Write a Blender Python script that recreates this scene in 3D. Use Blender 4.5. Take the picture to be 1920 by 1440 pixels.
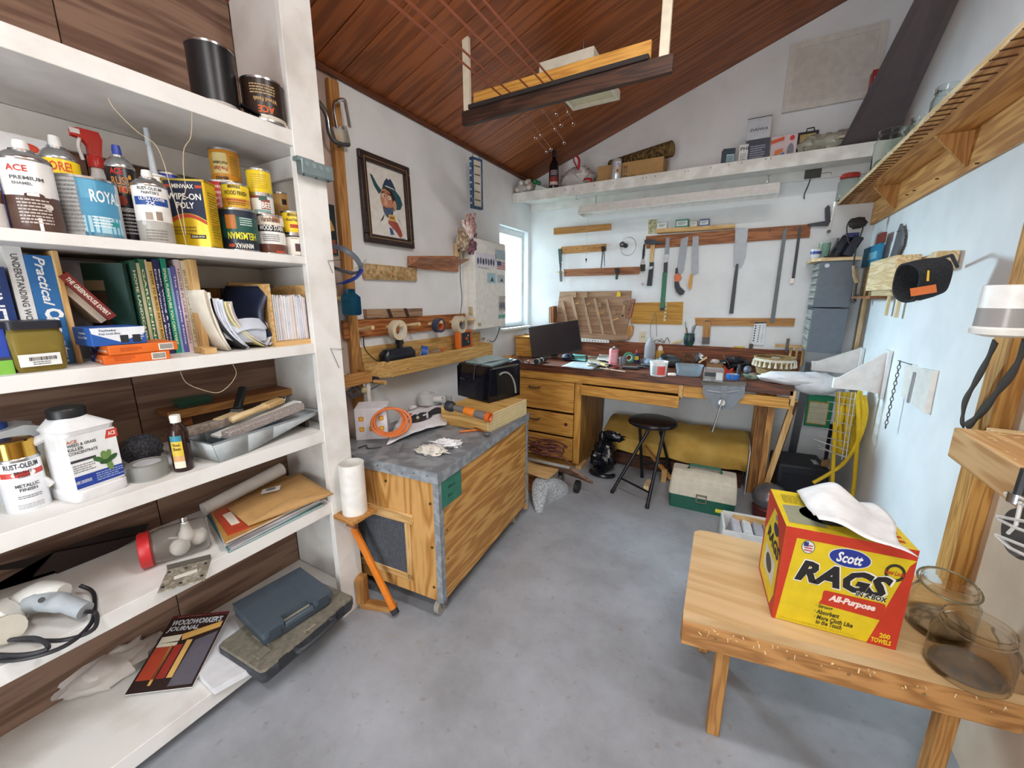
import bpy, bmesh, math, random
from mathutils import Vector, Matrix, Euler, noise
from math import sin, cos, pi, radians as rad, atan2, hypot
random.seed(7)
for o in list(bpy.data.objects): bpy.data.objects.remove(o)
SC = bpy.context.scene; COL = SC.collection
# camera
F, YAW, PIT, CH = 742.6, rad(29.37), rad(12.23), 1.5
cd = bpy.data.cameras.new('camera'); cam = bpy.data.objects.new('camera', cd); COL.objects.link(cam)
cd.sensor_fit = 'HORIZONTAL'; cd.sensor_width = 36; cd.lens = F/1920*36; cd.clip_start = .02
cam.location = (0, 0, CH); cam.rotation_euler = (pi/2-PIT, 0, YAW); SC.camera = cam
# light
XL, XR, YB, YF = -1.97, .78, 3.9, -1.6
def roof(x): return 2.65+.347*(x-XL)
SC.view_settings.view_transform = 'Standard'; SC.view_settings.look = 'None'
SC.view_settings.gamma = 1; SC.view_settings.use_curve_mapping = False; SC.view_settings.exposure = -.28
wd = bpy.data.worlds.new('sky'); SC.world = wd; wd.use_nodes = True
bg = wd.node_tree.nodes['Background']; bg.inputs[0].default_value = (.80, .92, 1, 1); bg.inputs[1].default_value = 3.2
def area(name, loc, rot, sx, sy, e, col):
    l = bpy.data.lights.new(name, 'AREA'); l.shape = 'RECTANGLE'; l.size = sx; l.size_y = sy; l.energy = e; l.color = col
    o = bpy.data.objects.new(name, l); COL.objects.link(o); o.location = loc; o.rotation_euler = rot; return o
dv = Vector((.78, 2.9, .75))-Vector((-3.3, 3.95, 2.2))
area('daylight_window', (-3.3, 3.95, 2.2), dv.to_track_quat('-Z', 'Y').to_euler(), 1.1, 1.1, 800, (.60, .85, 1))
area('daylight_doorway', (-.55, YF-.2, 1.1), (pi/2, 0, 0), .9, 2.0, 46, (.93, .97, 1))
FIX = [(.25, .95), (.25, -.6)]           # tube fixtures on the ceiling
for fx, fy in FIX: area('tube_light', (fx, fy, roof(fx)-.36), (0, 0, 0), 1.2, .16, 40, (.98, .99, 1))
# helpers
_R = Vector((cos(YAW), sin(YAW), 0)); _F = Vector((-sin(YAW)*cos(PIT), cos(YAW)*cos(PIT), -sin(PIT))); _U = _R.cross(_F)
def W(x, y, X=None, Y=None, Z=None):
    d = _R*((x-960)/F)-_U*((y-720)/F)+_F
    t = X/d.x if X is not None else Y/d.y if Y is not None else (Z-CH)/d.z
    return d*t+Vector((0, 0, CH))
def lin(h):
    h = h.lstrip('#'); h = h if len(h) == 6 else ''.join(q*2 for q in h); c = [int(h[i:i+2], 16)/255 for i in (0, 2, 4)]
    return tuple(x/12.92 if x <= .04045 else ((x+.055)/1.055)**2.4 for x in c)+(1,)
MATS = {}
def newmat(key):
    m = bpy.data.materials.new(key); m.use_nodes = True; MATS[key] = m
    n = m.node_tree.nodes; return m, n, m.node_tree.links, n['Principled BSDF']
def P(h, r=.55, m=0, noise_=.06, sc=25):          # paint / plastic / metal with faint procedural wear
    k = f'{h}_{r}_{m}'
    if k in MATS: return MATS[k]
    mt, n, l, b = newmat(k); b.inputs['Roughness'].default_value = r; b.inputs['Metallic'].default_value = m
    c = lin(h); tc = n.new('ShaderNodeTexCoord'); ns = n.new('ShaderNodeTexNoise'); ns.inputs['Scale'].default_value = sc; ns.inputs['Detail'].default_value = 4
    cr = n.new('ShaderNodeValToRGB'); cr.color_ramp.elements[0].position = .3; cr.color_ramp.elements[1].position = .7
    cr.color_ramp.elements[0].color = tuple(max(0, x*(1-noise_*1.6)) for x in c[:3])+(1,); cr.color_ramp.elements[1].color = tuple(min(1, x*(1+noise_)) for x in c[:3])+(1,)
    l.new(tc.outputs['Object'], ns.inputs['Vector']); l.new(ns.outputs['Fac'], cr.inputs['Fac']); l.new(cr.outputs['Color'], b.inputs['Base Color']); return mt
def WOOD(c1, c2, ax='x', sc=1., r=.6, dist=6., band=7., bump=.12, c3=None):   # grain running along local axis ax
    k = f'wood{c1}{c2}{ax}{sc}{band}{r}{dist}'
    if k in MATS: return MATS[k]
    mt, n, l, b = newmat(k); b.inputs['Roughness'].default_value = r
    tc = n.new('ShaderNodeTexCoord'); mp = n.new('ShaderNodeMapping'); s = [band*sc]*3; s['xyz'.index(ax)] = .55*sc; mp.inputs['Scale'].default_value = s
    oi = n.new('ShaderNodeObjectInfo'); ad = n.new('ShaderNodeVectorMath'); ad.operation = 'ADD'; mu = n.new('ShaderNodeMath'); mu.operation = 'MULTIPLY'; mu.inputs[1].default_value = 9.
    l.new(oi.outputs['Random'], mu.inputs[0]); l.new(tc.outputs['Object'], ad.inputs[0]); l.new(mu.outputs[0], ad.inputs[1]); l.new(ad.outputs[0], mp.inputs['Vector'])
    n1 = n.new('ShaderNodeTexNoise'); n1.inputs['Scale'].default_value = 1.6; n1.inputs['Detail'].default_value = 3
    wv = n.new('ShaderNodeMath'); wv.operation = 'MULTIPLY'; wv.inputs[1].default_value = dist*9
    sn = n.new('ShaderNodeMath'); sn.operation = 'SINE'
    n2 = n.new('ShaderNodeTexNoise'); n2.inputs['Scale'].default_value = 14; n2.inputs['Detail'].default_value = 5
    l.new(mp.outputs[0], n1.inputs['Vector']); l.new(n1.outputs['Fac'], wv.inputs[0]); l.new(wv.outputs[0], sn.inputs[0]); l.new(mp.outputs[0], n2.inputs['Vector'])
    mr = n.new('ShaderNodeMapRange'); mr.inputs['From Min'].default_value = -1; l.new(sn.outputs[0], mr.inputs['Value'])
    mx = n.new('ShaderNodeMix'); mx.data_type = 'FLOAT'; mx.inputs[0].default_value = .45; l.new(mr.outputs[0], mx.inputs[2]); l.new(n2.outputs['Fac'], mx.inputs[3])
    cr = n.new('ShaderNodeValToRGB'); cr.color_ramp.elements[0].position = .2; cr.color_ramp.elements[1].position = .75
    cr.color_ramp.elements[0].color = lin(c2); cr.color_ramp.elements[1].color = lin(c1)
    l.new(mx.outputs[0], cr.inputs['Fac']); l.new(cr.outputs['Color'], b.inputs['Base Color'])
    bp = n.new('ShaderNodeBump'); bp.inputs['Strength'].default_value = bump; bp.inputs['Distance'].default_value = .002; l.new(mx.outputs[0], bp.inputs['Height']); l.new(bp.outputs[0], b.inputs['Normal'])
    return mt
def SPECK(c1, c2, sc=120, r=.8, pos=(.45, .6), bump=.3, vor=False, det=6):     # speckled / blotchy surface
    k = f'speck{c1}{c2}{sc}{r}{pos}'
    if k in MATS: return MATS[k]
    mt, n, l, b = newmat(k); b.inputs['Roughness'].default_value = r
    tc = n.new('ShaderNodeTexCoord'); ns = n.new('ShaderNodeTexVoronoi' if vor else 'ShaderNodeTexNoise'); ns.inputs['Scale'].default_value = sc
    if not vor: ns.inputs['Detail'].default_value = det
    cr = n.new('ShaderNodeValToRGB'); cr.color_ramp.elements[0].position, cr.color_ramp.elements[1].position = pos
    cr.color_ramp.elements[0].color = lin(c2); cr.color_ramp.elements[1].color = lin(c1)
    l.new(tc.outputs['Object'], ns.inputs['Vector']); l.new(ns.outputs[0], cr.inputs['Fac']); l.new(cr.outputs['Color'], b.inputs['Base Color'])
    bp = n.new('ShaderNodeBump'); bp.inputs['Strength'].default_value = bump; bp.inputs['Distance'].default_value = .003; l.new(ns.outputs[0], bp.inputs['Height']); l.new(bp.outputs[0], b.inputs['Normal'])
    return mt
def GLASS(h='#f4faf8', r=.05, tr=1., a=1.):
    k = f'glass{h}{r}{tr}{a}'
    if k in MATS: return MATS[k]
    mt, n, l, b = newmat(k); b.inputs['Base Color'].default_value = lin(h); b.inputs['Roughness'].default_value = r
    b.inputs['Transmission Weight'].default_value = tr; b.inputs['IOR'].default_value = 1.18 if a == 1. else 1.1; b.inputs['Alpha'].default_value = a; return mt
def EMIT(h, s):
    k = f'emit{h}{s}'
    if k in MATS: return MATS[k]
    mt, n, l, b = newmat(k); b.inputs['Emission Color'].default_value = lin(h); b.inputs['Emission Strength'].default_value = s; return mt
def V3(*a): return Vector(a)
class MB:
    def __init__(s): s.v = []; s.f = []; s.m = []; s.s = []
    def add(s, vs, fs, mi=0, sm=False):
        k = len(s.v); s.v += [tuple(x) for x in vs]
        for i, f in enumerate(fs):
            s.f.append([j+k for j in f]); s.m.append(mi[i] if isinstance(mi, (list, tuple)) else mi); s.s.append(sm)
        return s
    def box(s, lo, hi, mi=0):
        (a, b, c), (d, e, f) = lo, hi
        return s.add([(a,b,c),(d,b,c),(d,e,c),(a,e,c),(a,b,f),(d,b,f),(d,e,f),(a,e,f)], [(0,3,2,1),(4,5,6,7),(0,1,5,4),(1,2,6,5),(2,3,7,6),(3,0,4,7)], mi)
    def ob(s, c, size, rot=(0,0,0), mi=0):
        R = rot if isinstance(rot, Matrix) else Euler(rot).to_matrix(); h = Vector(size)/2; c = Vector(c)
        vs = [c+R@Vector((x*h.x, y*h.y, z*h.z)) for z in (-1, 1) for x, y in ((-1,-1),(1,-1),(1,1),(-1,1))]
        return s.add(vs, [(0,3,2,1),(4,5,6,7),(0,1,5,4),(1,2,6,5),(2,3,7,6),(3,0,4,7)], mi)
    def prism(s, poly, h0, h1, ax='z', mi=0, sm=False):
        g = {'z': lambda a, b, h: (a, b, h), 'x': lambda a, b, h: (h, a, b), 'y': lambda a, b, h: (a, h, b)}[ax]
        A = sum(poly[i][0]*poly[(i+1) % len(poly)][1]-poly[(i+1) % len(poly)][0]*poly[i][1] for i in range(len(poly)))
        if (A < 0) != (ax == 'y'): poly = poly[::-1]
        n = len(poly); vs = [g(a, b, h0) for a, b in poly]+[g(a, b, h1) for a, b in poly]
        s.add(vs, [list(range(n))[::-1], list(range(n, 2*n))], mi)
        return s.add(vs, [(i, (i+1) % n, (i+1) % n+n, i+n) for i in range(n)], mi, sm)
    def hull(s, a, b, mi=0):                        # two matching polygons (lists of points) joined
        n = len(a); return s.add(list(a)+list(b), [list(range(n))[::-1], list(range(n, 2*n))]+[(i, (i+1) % n, (i+1) % n+n, i+n) for i in range(n)], mi)
    def lathe(s, prof, n=24, c=(0,0,0), ax='z', mis=None, cap=(1, 1), sx=1, sy=1, flat=()):
        c = Vector(c); g = {'z': lambda r, a, z: (r*cos(a)*sx, r*sin(a)*sy, z), 'x': lambda r, a, z: (z, r*cos(a)*sx, r*sin(a)*sy), 'y': lambda r, a, z: (r*sin(a)*sx, z, r*cos(a)*sy)}[ax]
        vs = [c+Vector(g(r, 2*pi*i/n, z)) for r, z in prof for i in range(n)]; k = len(prof)
        for j in range(k-1):
            fs = [(j*n+i, j*n+(i+1) % n, (j+1)*n+(i+1) % n, (j+1)*n+i) for i in range(n)]
            kk = len(s.v)
            if j == 0: s.add(vs, [], 0); base = kk
            for f in fs: s.f.append([q+base for q in f]); s.m.append(mis[j] if mis else 0); s.s.append(True)
        if cap[0]: s.f.append([base+i for i in range(n)][::-1]); s.m.append(mis[0] if mis else 0); s.s.append(False)
        if cap[1]: s.f.append([base+(k-1)*n+i for i in range(n)]); s.m.append(mis[-1] if mis else 0); s.s.append(False)
        return s
    def cyl(s, p0, p1, r0, r1=None, n=14, mi=0, cap=True, sm=True):
        p0, p1 = Vector(p0), Vector(p1); r1 = r0 if r1 is None else r1; d = (p1-p0).normalized()
        u = d.orthogonal().normalized(); w = d.cross(u)
        vs = [p+(u*cos(2*pi*i/n)+w*sin(2*pi*i/n))*r for p, r in ((p0, r0), (p1, r1)) for i in range(n)]
        if cap: s.add(vs, [list(range(n))[::-1], list(range(n, 2*n))], mi)
        return s.add(vs, [(i, (i+1) % n, (i+1) % n+n, i+n) for i in range(n)], mi, sm)
    def tube(s, pts, r, n=6, closed=False, mi=0, flat=1.):
        pts = [Vector(p) for p in pts]; k = len(pts); vs = []; up = None
        for i, p in enumerate(pts):
            a = pts[(i-1) % k] if closed or i else p; b = pts[(i+1) % k] if closed or i < k-1 else p
            d = (b-a).normalized()
            if up is None: up = d.orthogonal().normalized()
            up = (up-d*up.dot(d)); up = up.normalized() if up.length > 1e-6 else d.orthogonal().normalized(); w = d.cross(up)
            rr = r[i] if isinstance(r, (list, tuple)) else r
            vs += [p+(up*cos(2*pi*j/n)+w*sin(2*pi*j/n)*flat)*rr for j in range(n)]
        m = k if closed else k-1
        fs = [((i % k)*n+j, (i % k)*n+(j+1) % n, ((i+1) % k)*n+(j+1) % n, ((i+1) % k)*n+j) for i in range(m) for j in range(n)]
        s.add(vs, fs, mi, True)
        if not closed: s.add(vs[:n], [list(range(n))[::-1]], mi); s.add(vs[-n:], [list(range(n))], mi)
        return s
    def ball(s, c, r, n=16, m=10, mi=0, amp=0, fr=3., seed=0, bot=None):
        c = Vector(c); r = (r, r, r) if not isinstance(r, (tuple, list, Vector)) else r; vs = []
        for j in range(m+1):
            for i in range(n):
                t, a = pi*j/m, 2*pi*i/n; d = Vector((sin(t)*cos(a), sin(t)*sin(a), cos(t))); k = 1.
                if amp: k += amp*noise.fractal(d*fr+Vector((seed, seed*1.7, 0)), 1., 2., 4)
                p = Vector((d.x*r[0], d.y*r[1], d.z*r[2]))*k+c
                if bot is not None: p.z = max(p.z, bot)
                vs.append(p)
        return s.add(vs, [(j*n+i, (j+1)*n+i, (j+1)*n+(i+1) % n, j*n+(i+1) % n) for j in range(m) for i in range(n)], mi, True)
    def grid(s, fn, nu, nv, mi=0, sm=True):
        vs = [fn(i/nu, j/nv) for j in range(nv+1) for i in range(nu+1)]
        return s.add(vs, [(j*(nu+1)+i, j*(nu+1)+i+1, (j+1)*(nu+1)+i+1, (j+1)*(nu+1)+i) for j in range(nv) for i in range(nu)], mi, sm)
    def quad(s, a, b, c, d, mi=0): return s.add([a, b, c, d], [(0, 1, 2, 3)], mi)
    def tf(s, M):
        s.v = [tuple(M@Vector(p)) for p in s.v]; return s
    def mesh(s, name, mats):
        me = bpy.data.meshes.new(name); me.from_pydata(s.v, [], s.f); me.update()
        for m in (mats if isinstance(mats, (list, tuple)) else [mats]): me.materials.append(m)
        me.polygons.foreach_set('material_index', s.m); me.polygons.foreach_set('use_smooth', s.s); me.set_sharp_from_angle(angle=rad(42)); return me
    def build(s, name, mats, parent=None, loc=(0,0,0), rot=(0,0,0), bevel=0, solid=0, sub=0, off=-1, recalc=False):
        me = s.mesh(name, mats)
        if recalc or sub:
            bm = bmesh.new(); bm.from_mesh(me); bmesh.ops.remove_doubles(bm, verts=bm.verts, dist=1e-5); bmesh.ops.recalc_face_normals(bm, faces=bm.faces); bm.to_mesh(me); bm.free()
        o = bpy.data.objects.new(name, me); COL.objects.link(o); o.location = loc; o.rotation_euler = rot
        if parent is not None: o.parent = parent
        if solid: md = o.modifiers.new('solidify', 'SOLIDIFY'); md.thickness = solid; md.offset = off
        if bevel: md = o.modifiers.new('bevel', 'BEVEL'); md.width = bevel; md.segments = 2; md.limit_method = 'ANGLE'; md.angle_limit = rad(40)
        if sub: md = o.modifiers.new('subsurf', 'SUBSURF'); md.levels = md.render_levels = sub
        return o
def tag(o, label, cat, group=None):
    o['label'] = label; o['category'] = cat
    if group: o['group'] = group
    return o
def thing(name, label, cat, loc=(0,0,0), rot=0, group=None):
    o = bpy.data.objects.new(name, None); COL.objects.link(o); o.empty_display_size = .05; o.location = loc
    o.rotation_euler = rot if isinstance(rot, (tuple, list)) else (0, 0, rot); return tag(o, label, cat, group)
def struct(o): o['kind'] = 'structure'; return o
def copytree(o, parent=None):
    c = o.copy(); COL.objects.link(c); c.parent = parent
    for ch in [x for x in bpy.data.objects if x.parent == o]: copytree(ch, c)
    return c
def boxpart(name, lo, hi, mat, parent=None, bevel=.002, rot=(0,0,0)):   # box object with its own origin at the centre (for wood grain)
    lo, hi = Vector(lo), Vector(hi); c = (lo+hi)/2; h = (hi-lo)/2
    h = Vector([abs(x) for x in h]); return MB().box(-h, h).build(name, mat, parent, loc=c, rot=rot, bevel=bevel)
# lettering
_TX = {}
def txmesh(s, bold=0, shear=0):
    k = (s, bold, shear)
    if k in _TX: return _TX[k]
    c = bpy.data.curves.new('lettering', 'FONT'); c.body = s; c.align_x = 'CENTER'; c.align_y = 'CENTER'; c.resolution_u = 2; c.offset = bold; c.shear = shear; c.fill_mode = 'FRONT'
    o = bpy.data.objects.new('lettering', c); COL.objects.link(o); bpy.context.view_layer.update()
    me = bpy.data.meshes.new_from_object(o.evaluated_get(bpy.context.evaluated_depsgraph_get())); bpy.data.objects.remove(o); bpy.data.curves.remove(c)
    v = [tuple(x.co) for x in me.vertices]; f = [list(p.vertices) for p in me.polygons]; bpy.data.meshes.remove(me)
    x0, x1 = min(p[0] for p in v), max(p[0] for p in v); y0, y1 = min(p[1] for p in v), max(p[1] for p in v)
    v = [((p[0]-(x0+x1)/2)/(x1-x0), (p[1]-(y0+y1)/2)/(y1-y0)) for p in v]; _TX[k] = (v, f); return _TX[k]
def txt(parent, s, o, u, v, w, h, col='#202020', bold=.02, shear=0, name='lettering', lift=.0008):
    vs, fs = txmesh(s, bold, shear); o, u, v = Vector(o), Vector(u).normalized(), Vector(v).normalized(); n = u.cross(v)*lift
    m = MB().add([o+u*x*w+v*y*h+n for x, y in vs], fs); return m.build(name, P(col, .6), parent)
def btxt(parent, s, R, a0, z, w, h, col='#202020', bold=.02, shear=0, flip=False, name='lettering', c=(0, 0)):
    vs, fs = txmesh(s, bold, shear); k = -1 if flip else 1; R += .0008; vv = []
    for x, y in vs: a = a0+k*x*w/R; vv.append((c[0]+R*cos(a), c[1]+R*sin(a), z+k*y*h))
    return MB().add(vv, fs).build(name, P(col, .6), parent)
def patch(R, a0, z0, z1, w, n=8, lift=.0005):             # curved label panel
    R += lift; m = MB()
    return m.grid(lambda i, j: (R*cos(a0+(i-.5)*w/R), R*sin(a0+(i-.5)*w/R), z0+(z1-z0)*j), n, 1)
def fine(parent, o, u, v, w, h, rows, col='#55585a', seed=1, lift=.0008):   # illegible small print: rows of dashes
    rn = random.Random(seed); o, u, v = Vector(o), Vector(u).normalized(), Vector(v).normalized(); n = u.cross(v)*lift; m = MB()
    for r in range(rows):
        y = h*(.5-(r+.5)/rows); x = -w/2; t = h/rows*.22
        while x < w/2*(1-.5*rn.random()*(r % 3 == 2)):
            L = min(w*(.06+.12*rn.random()), w/2-x)
            if L < w*.02: break
            m.quad(*[o+n+u*a+v*b for a, b in ((x, y-t), (x+L, y-t), (x+L, y+t), (x, y+t))]); x += L+w*.025
    return m.build('fine_print', P(col, .6), parent)
def bfine(parent, R, a0, z, w, h, rows, col='#55585a', seed=1):
    rn = random.Random(seed); m = MB(); R += .0008
    for r in range(rows):
        y = z+h*(.5-(r+.5)/rows); x = -w/2; t = h/rows*.22
        while x < w/2:
            L = min(w*(.06+.12*rn.random()), w/2-x)
            if L < w*.02: break
            A = [a0+(x+q)/R for q in (0, L)]
            m.quad(*[(R*cos(a), R*sin(a), b) for a, b in ((A[0], y-t), (A[1], y-t), (A[1], y+t), (A[0], y+t))]); x += L+w*.025
    return m.build('fine_print', P(col, .6), parent)
def flat(parent, name, poly, o, u, v, col, lift=.0006, r=.6):   # flat printed shape on a face; poly in (u,v) metres
    o, u, v = Vector(o), Vector(u).normalized(), Vector(v).normalized(); n = u.cross(v)*lift
    return MB().add([o+n+u*a+v*b for a, b in poly], [list(range(len(poly)))]).build(name, P(col, r) if isinstance(col, str) else col, parent)
def ell(rx, ry, n=20, cx=0, cy=0): return [(cx+rx*cos(2*pi*i/n), cy+ry*sin(2*pi*i/n)) for i in range(n)]
def rect(x0, y0, x1, y1): return [(x0, y0), (x1, y0), (x1, y1), (x0, y1)]
def bez(*p, n=12):
    p = [Vector(q) for q in p]; out = []
    k = len(p)
    for i in range(k-1):
        a, b, c, d = p[max(i-1, 0)], p[i], p[i+1], p[min(i+2, k-1)]
        for j in range(n):
            t = j/n; out.append(.5*((2*b)+(c-a)*t+(2*a-5*b+4*c-d)*t*t+(3*b-a-3*c+d)*t**3))
    return out+[p[-1]]
# common materials
white = lambda: SPECK('#e9e8e4', '#d9d6d0', 9, .6, (.25, .5), .05)
WSH = SPECK('#e6e4e0', '#d2cdc6', 7, .6, (.25, .55), .08)
PINE = lambda ax='x': WOOD('#d6b078', '#bd9154', ax, 1.6)
FIR = lambda ax='x': WOOD('#be8a4c', '#9f6c35', ax, 1.6)
RED = lambda ax='x': WOOD('#a0663c', '#794627', ax, 1.6)
PALE = lambda ax='x': WOOD('#e6cfa6', '#caa873', ax, 1.6)
# setting
def floor_mat():
    mt, n, l, b = newmat('painted_concrete'); b.inputs['Roughness'].default_value = .42
    tc = n.new('ShaderNodeTexCoord'); a = n.new('ShaderNodeTexNoise'); a.inputs['Scale'].default_value = 2.2; a.inputs['Detail'].default_value = 8; a.inputs['Roughness'].default_value = .65
    c = n.new('ShaderNodeTexNoise'); c.inputs['Scale'].default_value = 26; c.inputs['Detail'].default_value = 6
    r1 = n.new('ShaderNodeValToRGB'); r1.color_ramp.elements[0].position = .3; r1.color_ramp.elements[1].position = .68; r1.color_ramp.elements[0].color = lin('#85878a'); r1.color_ramp.elements[1].color = lin('#a9adb5')
    r2 = n.new('ShaderNodeValToRGB'); r2.color_ramp.elements[0].position = .62; r2.color_ramp.elements[1].position = .72; r2.color_ramp.elements[0].color = (0,0,0,1); r2.color_ramp.elements[1].color = (.5,.5,.5,1)
    mx = n.new('ShaderNodeMix'); mx.data_type = 'RGBA'; mx.inputs[7].default_value = lin('#857a6c')
    for q in (a, c): l.new(tc.outputs['Object'], q.inputs['Vector'])
    l.new(a.outputs[0], r1.inputs[0]); l.new(c.outputs[0], r2.inputs[0]); l.new(r2.outputs[0], mx.inputs[0]); l.new(r1.outputs[0], mx.inputs[6]); l.new(mx.outputs[2], b.inputs['Base Color'])
    bp = n.new('ShaderNodeBump'); bp.inputs['Strength'].default_value = .12; bp.inputs['Distance'].default_value = .004; l.new(c.outputs[0], bp.inputs['Height']); l.new(bp.outputs[0], b.inputs['Normal']); return mt
struct(MB().box((XL-.1, YF-.1,-.1), (XR+.1, YB+.1,0)).build('floor', floor_mat()))
PAINT = SPECK('#e9ecee', '#e0e3e4',5,.62, (.3,.6),.06); PLYW = SPECK('#d3b89c', '#b3947a',4,.75, (.3,.65),.15)
BARE = SPECK('#cbb8ad', '#a9968b',5,.8, (.3,.7),.2)
# left wall with window opening
WY0, WY1, WZ0, WZ1 = 3.27,3.84,1.215,2.16
T = .12; wl = MB()
for lo, hi in [((XL-T,1.62,0), (XL, WY0,2.8)), ((XL-T, WY0,0), (XL, WY1, WZ0)), ((XL-T, WY0, WZ1), (XL, WY1,2.8)), ((XL-T, WY1,0), (XL, YB+T,2.8))]: wl.box(lo, hi)
wl.box((XL-T, YF-T,0), (XL-.006,1.62,2.8),1)
struct(wl.build('wall_left', [PAINT, BARE]))
wb = MB().prism([(XL-T,0), (XR+T,0), (XR+T, roof(XR+T)), (XL-T, roof(XL-T))], YB, YB+T, 'y'); struct(wb.build('wall_back', PAINT))
wr = MB().box((XR,1.90,0), (XR+T, YB+T, roof(XR)+.05)).box((XR+.006, YF-T,0), (XR+T,1.90, roof(XR)+.05),1); struct(wr.build('wall_right', [PAINT, SPECK('#d8c2ab', '#b9a08a',3.5,.75, (.3,.7),.15)]))
wf = MB()
def wfp(x0, x1, z0, z1a, z1b): wf.prism([(x0, z0), (x1, z0), (x1, z1b), (x0, z1a)], YF-T, YF, 'y')
wfp(XL-T,-1.05,0, roof(XL-T), roof(-1.05)); wfp(-.05, XR+T,0, roof(-.05), roof(XR+T)); wfp(-1.05,-.05,2.1, roof(-1.05), roof(-.05))
struct(wf.build('wall_front', PAINT))
# ceiling: one backing deck with single boards below it
ang = math.atan(.347); ceil = MB().prism([(XL-.2, roof(XL-.2)+.03), (XR+.2, roof(XR+.2)+.03), (XR+.2, roof(XR+.2)+.08), (XL-.2, roof(XL-.2)+.08)], YF-.1, YB+.1, 'y').build('ceiling', P('#3a1d0f',.8)); struct(ceil)
CW = WOOD('#a05a2c', '#7c421f', 'x',.8,.5, dist=4, bump=.05)
L = (XR-XL+.3)/cos(ang); bw = .152; plank = MB().box((-L/2, -bw/2+.003,-.018), (L/2, bw/2-.003,0)).mesh('plank', CW)
i = 0; y = YB-bw/2+.02
while y > YF:
    o = bpy.data.objects.new('plank', plank); COL.objects.link(o); o.parent = ceil; xc = (XL+XR)/2; o.location = (xc, y, roof(xc)+.026+random.uniform(-.002,.002)); o.rotation_euler = (0, -ang,0); y -= bw
struct(boxpart('trim_1', (XL,1.0,2.625), (XL+.02, YB,2.652), WOOD('#6d3a1c', '#4a2410', 'y',1.5)))
# stud strip on left wall, stud on right wall
struct(boxpart('trim_2', (XL,1.545,.0), (XL+.03,1.605,2.6), FIR('z')))
struct(boxpart('trim_3', (XR-.045,1.80,.5), (XR+.006,1.90,2.008), WOOD('#c9974f', '#a06c2e', 'z',1.4)))
# window
wn = MB()
for lo, hi in [((0,0,0), (.05,.04, WZ1-WZ0)), ((0, WY1-WY0-.04,0), (.05, WY1-WY0, WZ1-WZ0)), ((0,.04,0), (.05, WY1-WY0-.04,.045)), ((0,.04, WZ1-WZ0-.06), (.05, WY1-WY0-.04, WZ1-WZ0))]: wn.box(lo, hi)
win = wn.build('window_1', P('#e8eef0',.4), loc=(XL-.105, WY0, WZ0), bevel=.003); struct(win)
MB().box((.02,.04,.045), (.026, WY1-WY0-.04, WZ1-WZ0-.06)).build('pane', GLASS('#ffffff',.0,1.,.25), win)
MB().box((.05,-.0,-.02), (.16, WY1-WY0,-.0)).build('window_sill', P('#e4e8e8',.5), win, bevel=.003)
# ceiling fixtures above the camera
for i, (fx, fy) in enumerate(FIX):
    z = roof(fx)-.28; t = thing('tube_fixture', ['white twin tube ceiling fixture over the middle of the room', 'white twin tube ceiling fixture nearest the doorway'][i], 'ceiling light', (fx, fy, z), group='tube fixtures on the ceiling')
    MB().prism([(-.07,0), (.07,0), (.1,-.05), (-.1,-.05)][::-1],-.62,.62, 'x').build('housing', P('#f2f2ee',.4), t)
    for s in (-.045,.045): MB().cyl((-.6, s,-.062), (.6, s,-.062),.013).build('tube', EMIT('#fafcff',12), t)
    for s in (-.5,.5): MB().cyl((s,0,0), (s,0, roof(fx+s)-z+.02),.003, n=6).build('hanger', P('#888888',.4,1), t)
# shrub outside the window
sh = thing('garden_shrub', 'pale green leafy shrub outside the window', 'shrub', (XL-1.5,4.6,.2)); m = MB(); rn = random.Random(31)
for k in range(1500):
    p = Vector((rn.gauss(0,.35), rn.gauss(0,.9),1.25+rn.gauss(0,.35))); e = Euler((rn.random()*6, rn.random()*6, rn.random()*6)).to_matrix(); s_ = rn.uniform(.02,.045); m.add([p+e@Vector(q)*s_ for q in ((-1,0,0), (0,-.5,.1), (1,0,0), (0,.5,.1))], [(0,1,2,3)])
q_ = m.build('foliage', SPECK('#a8b08a', '#8a8a66',20,.7), sh); q_['kind'] = 'stuff'
for k in range(5): MB().tube(bez((rn.uniform(-.1,.1), rn.uniform(-.1,.1),-.2), (rn.uniform(-.2,.2), rn.uniform(-.5,.5),.6), (rn.uniform(-.3,.3), rn.uniform(-.8,.8),1.3), n=4),.015,6).build('stem', P('#6a5a44',.8), sh)
struct(MB().box((XL-8,-3,-.3), (XL-.2,12,-.1)).build('ground', SPECK('#8a9468', '#6f7552',6,.9)))
# placing helpers
CAM = Vector((0,0, CH))
def FP(Pt, x, y):                      # ray hit on the upright plane through Pt that faces the camera
    d = _R*((x-960)/F)-_U*((y-720)/F)+_F; n = Vector((Pt.x, Pt.y,0))
    return d*(n.dot(n)/d.dot(n))+CAM
def place(x0, x1, yt, ym, zb, X=None, Y=None, yb=None, xt=None):
    xm = (x0+x1)/2
    Pt = W(xm, yb, Z=zb) if yb is not None else W(xm, ym, X=X, Y=Y); Pt.z = zb
    w = (FP(Pt, x0, ym)-FP(Pt, x1, ym)).length; h = FP(Pt, xm if xt is None else xt, yt).z-zb
    return Pt, w, h, atan2(-Pt.y, -Pt.x)
def frame(a, b):
    d = b-a; return Vector(a), atan2(d.y, d.x), hypot(d.x, d.y)
def rr(hx, hy, r, n=4):
    out = []
    for cx, cy, a in ((hx-r, hy-r,0), (-hx+r, hy-r, pi/2), (-hx+r, -hy+r, pi), (hx-r, -hy+r,1.5*pi)):
        out += [(cx+r*cos(a+pi/2*i/n), cy+r*sin(a+pi/2*i/n)) for i in range(n+1)]
    return out
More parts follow.
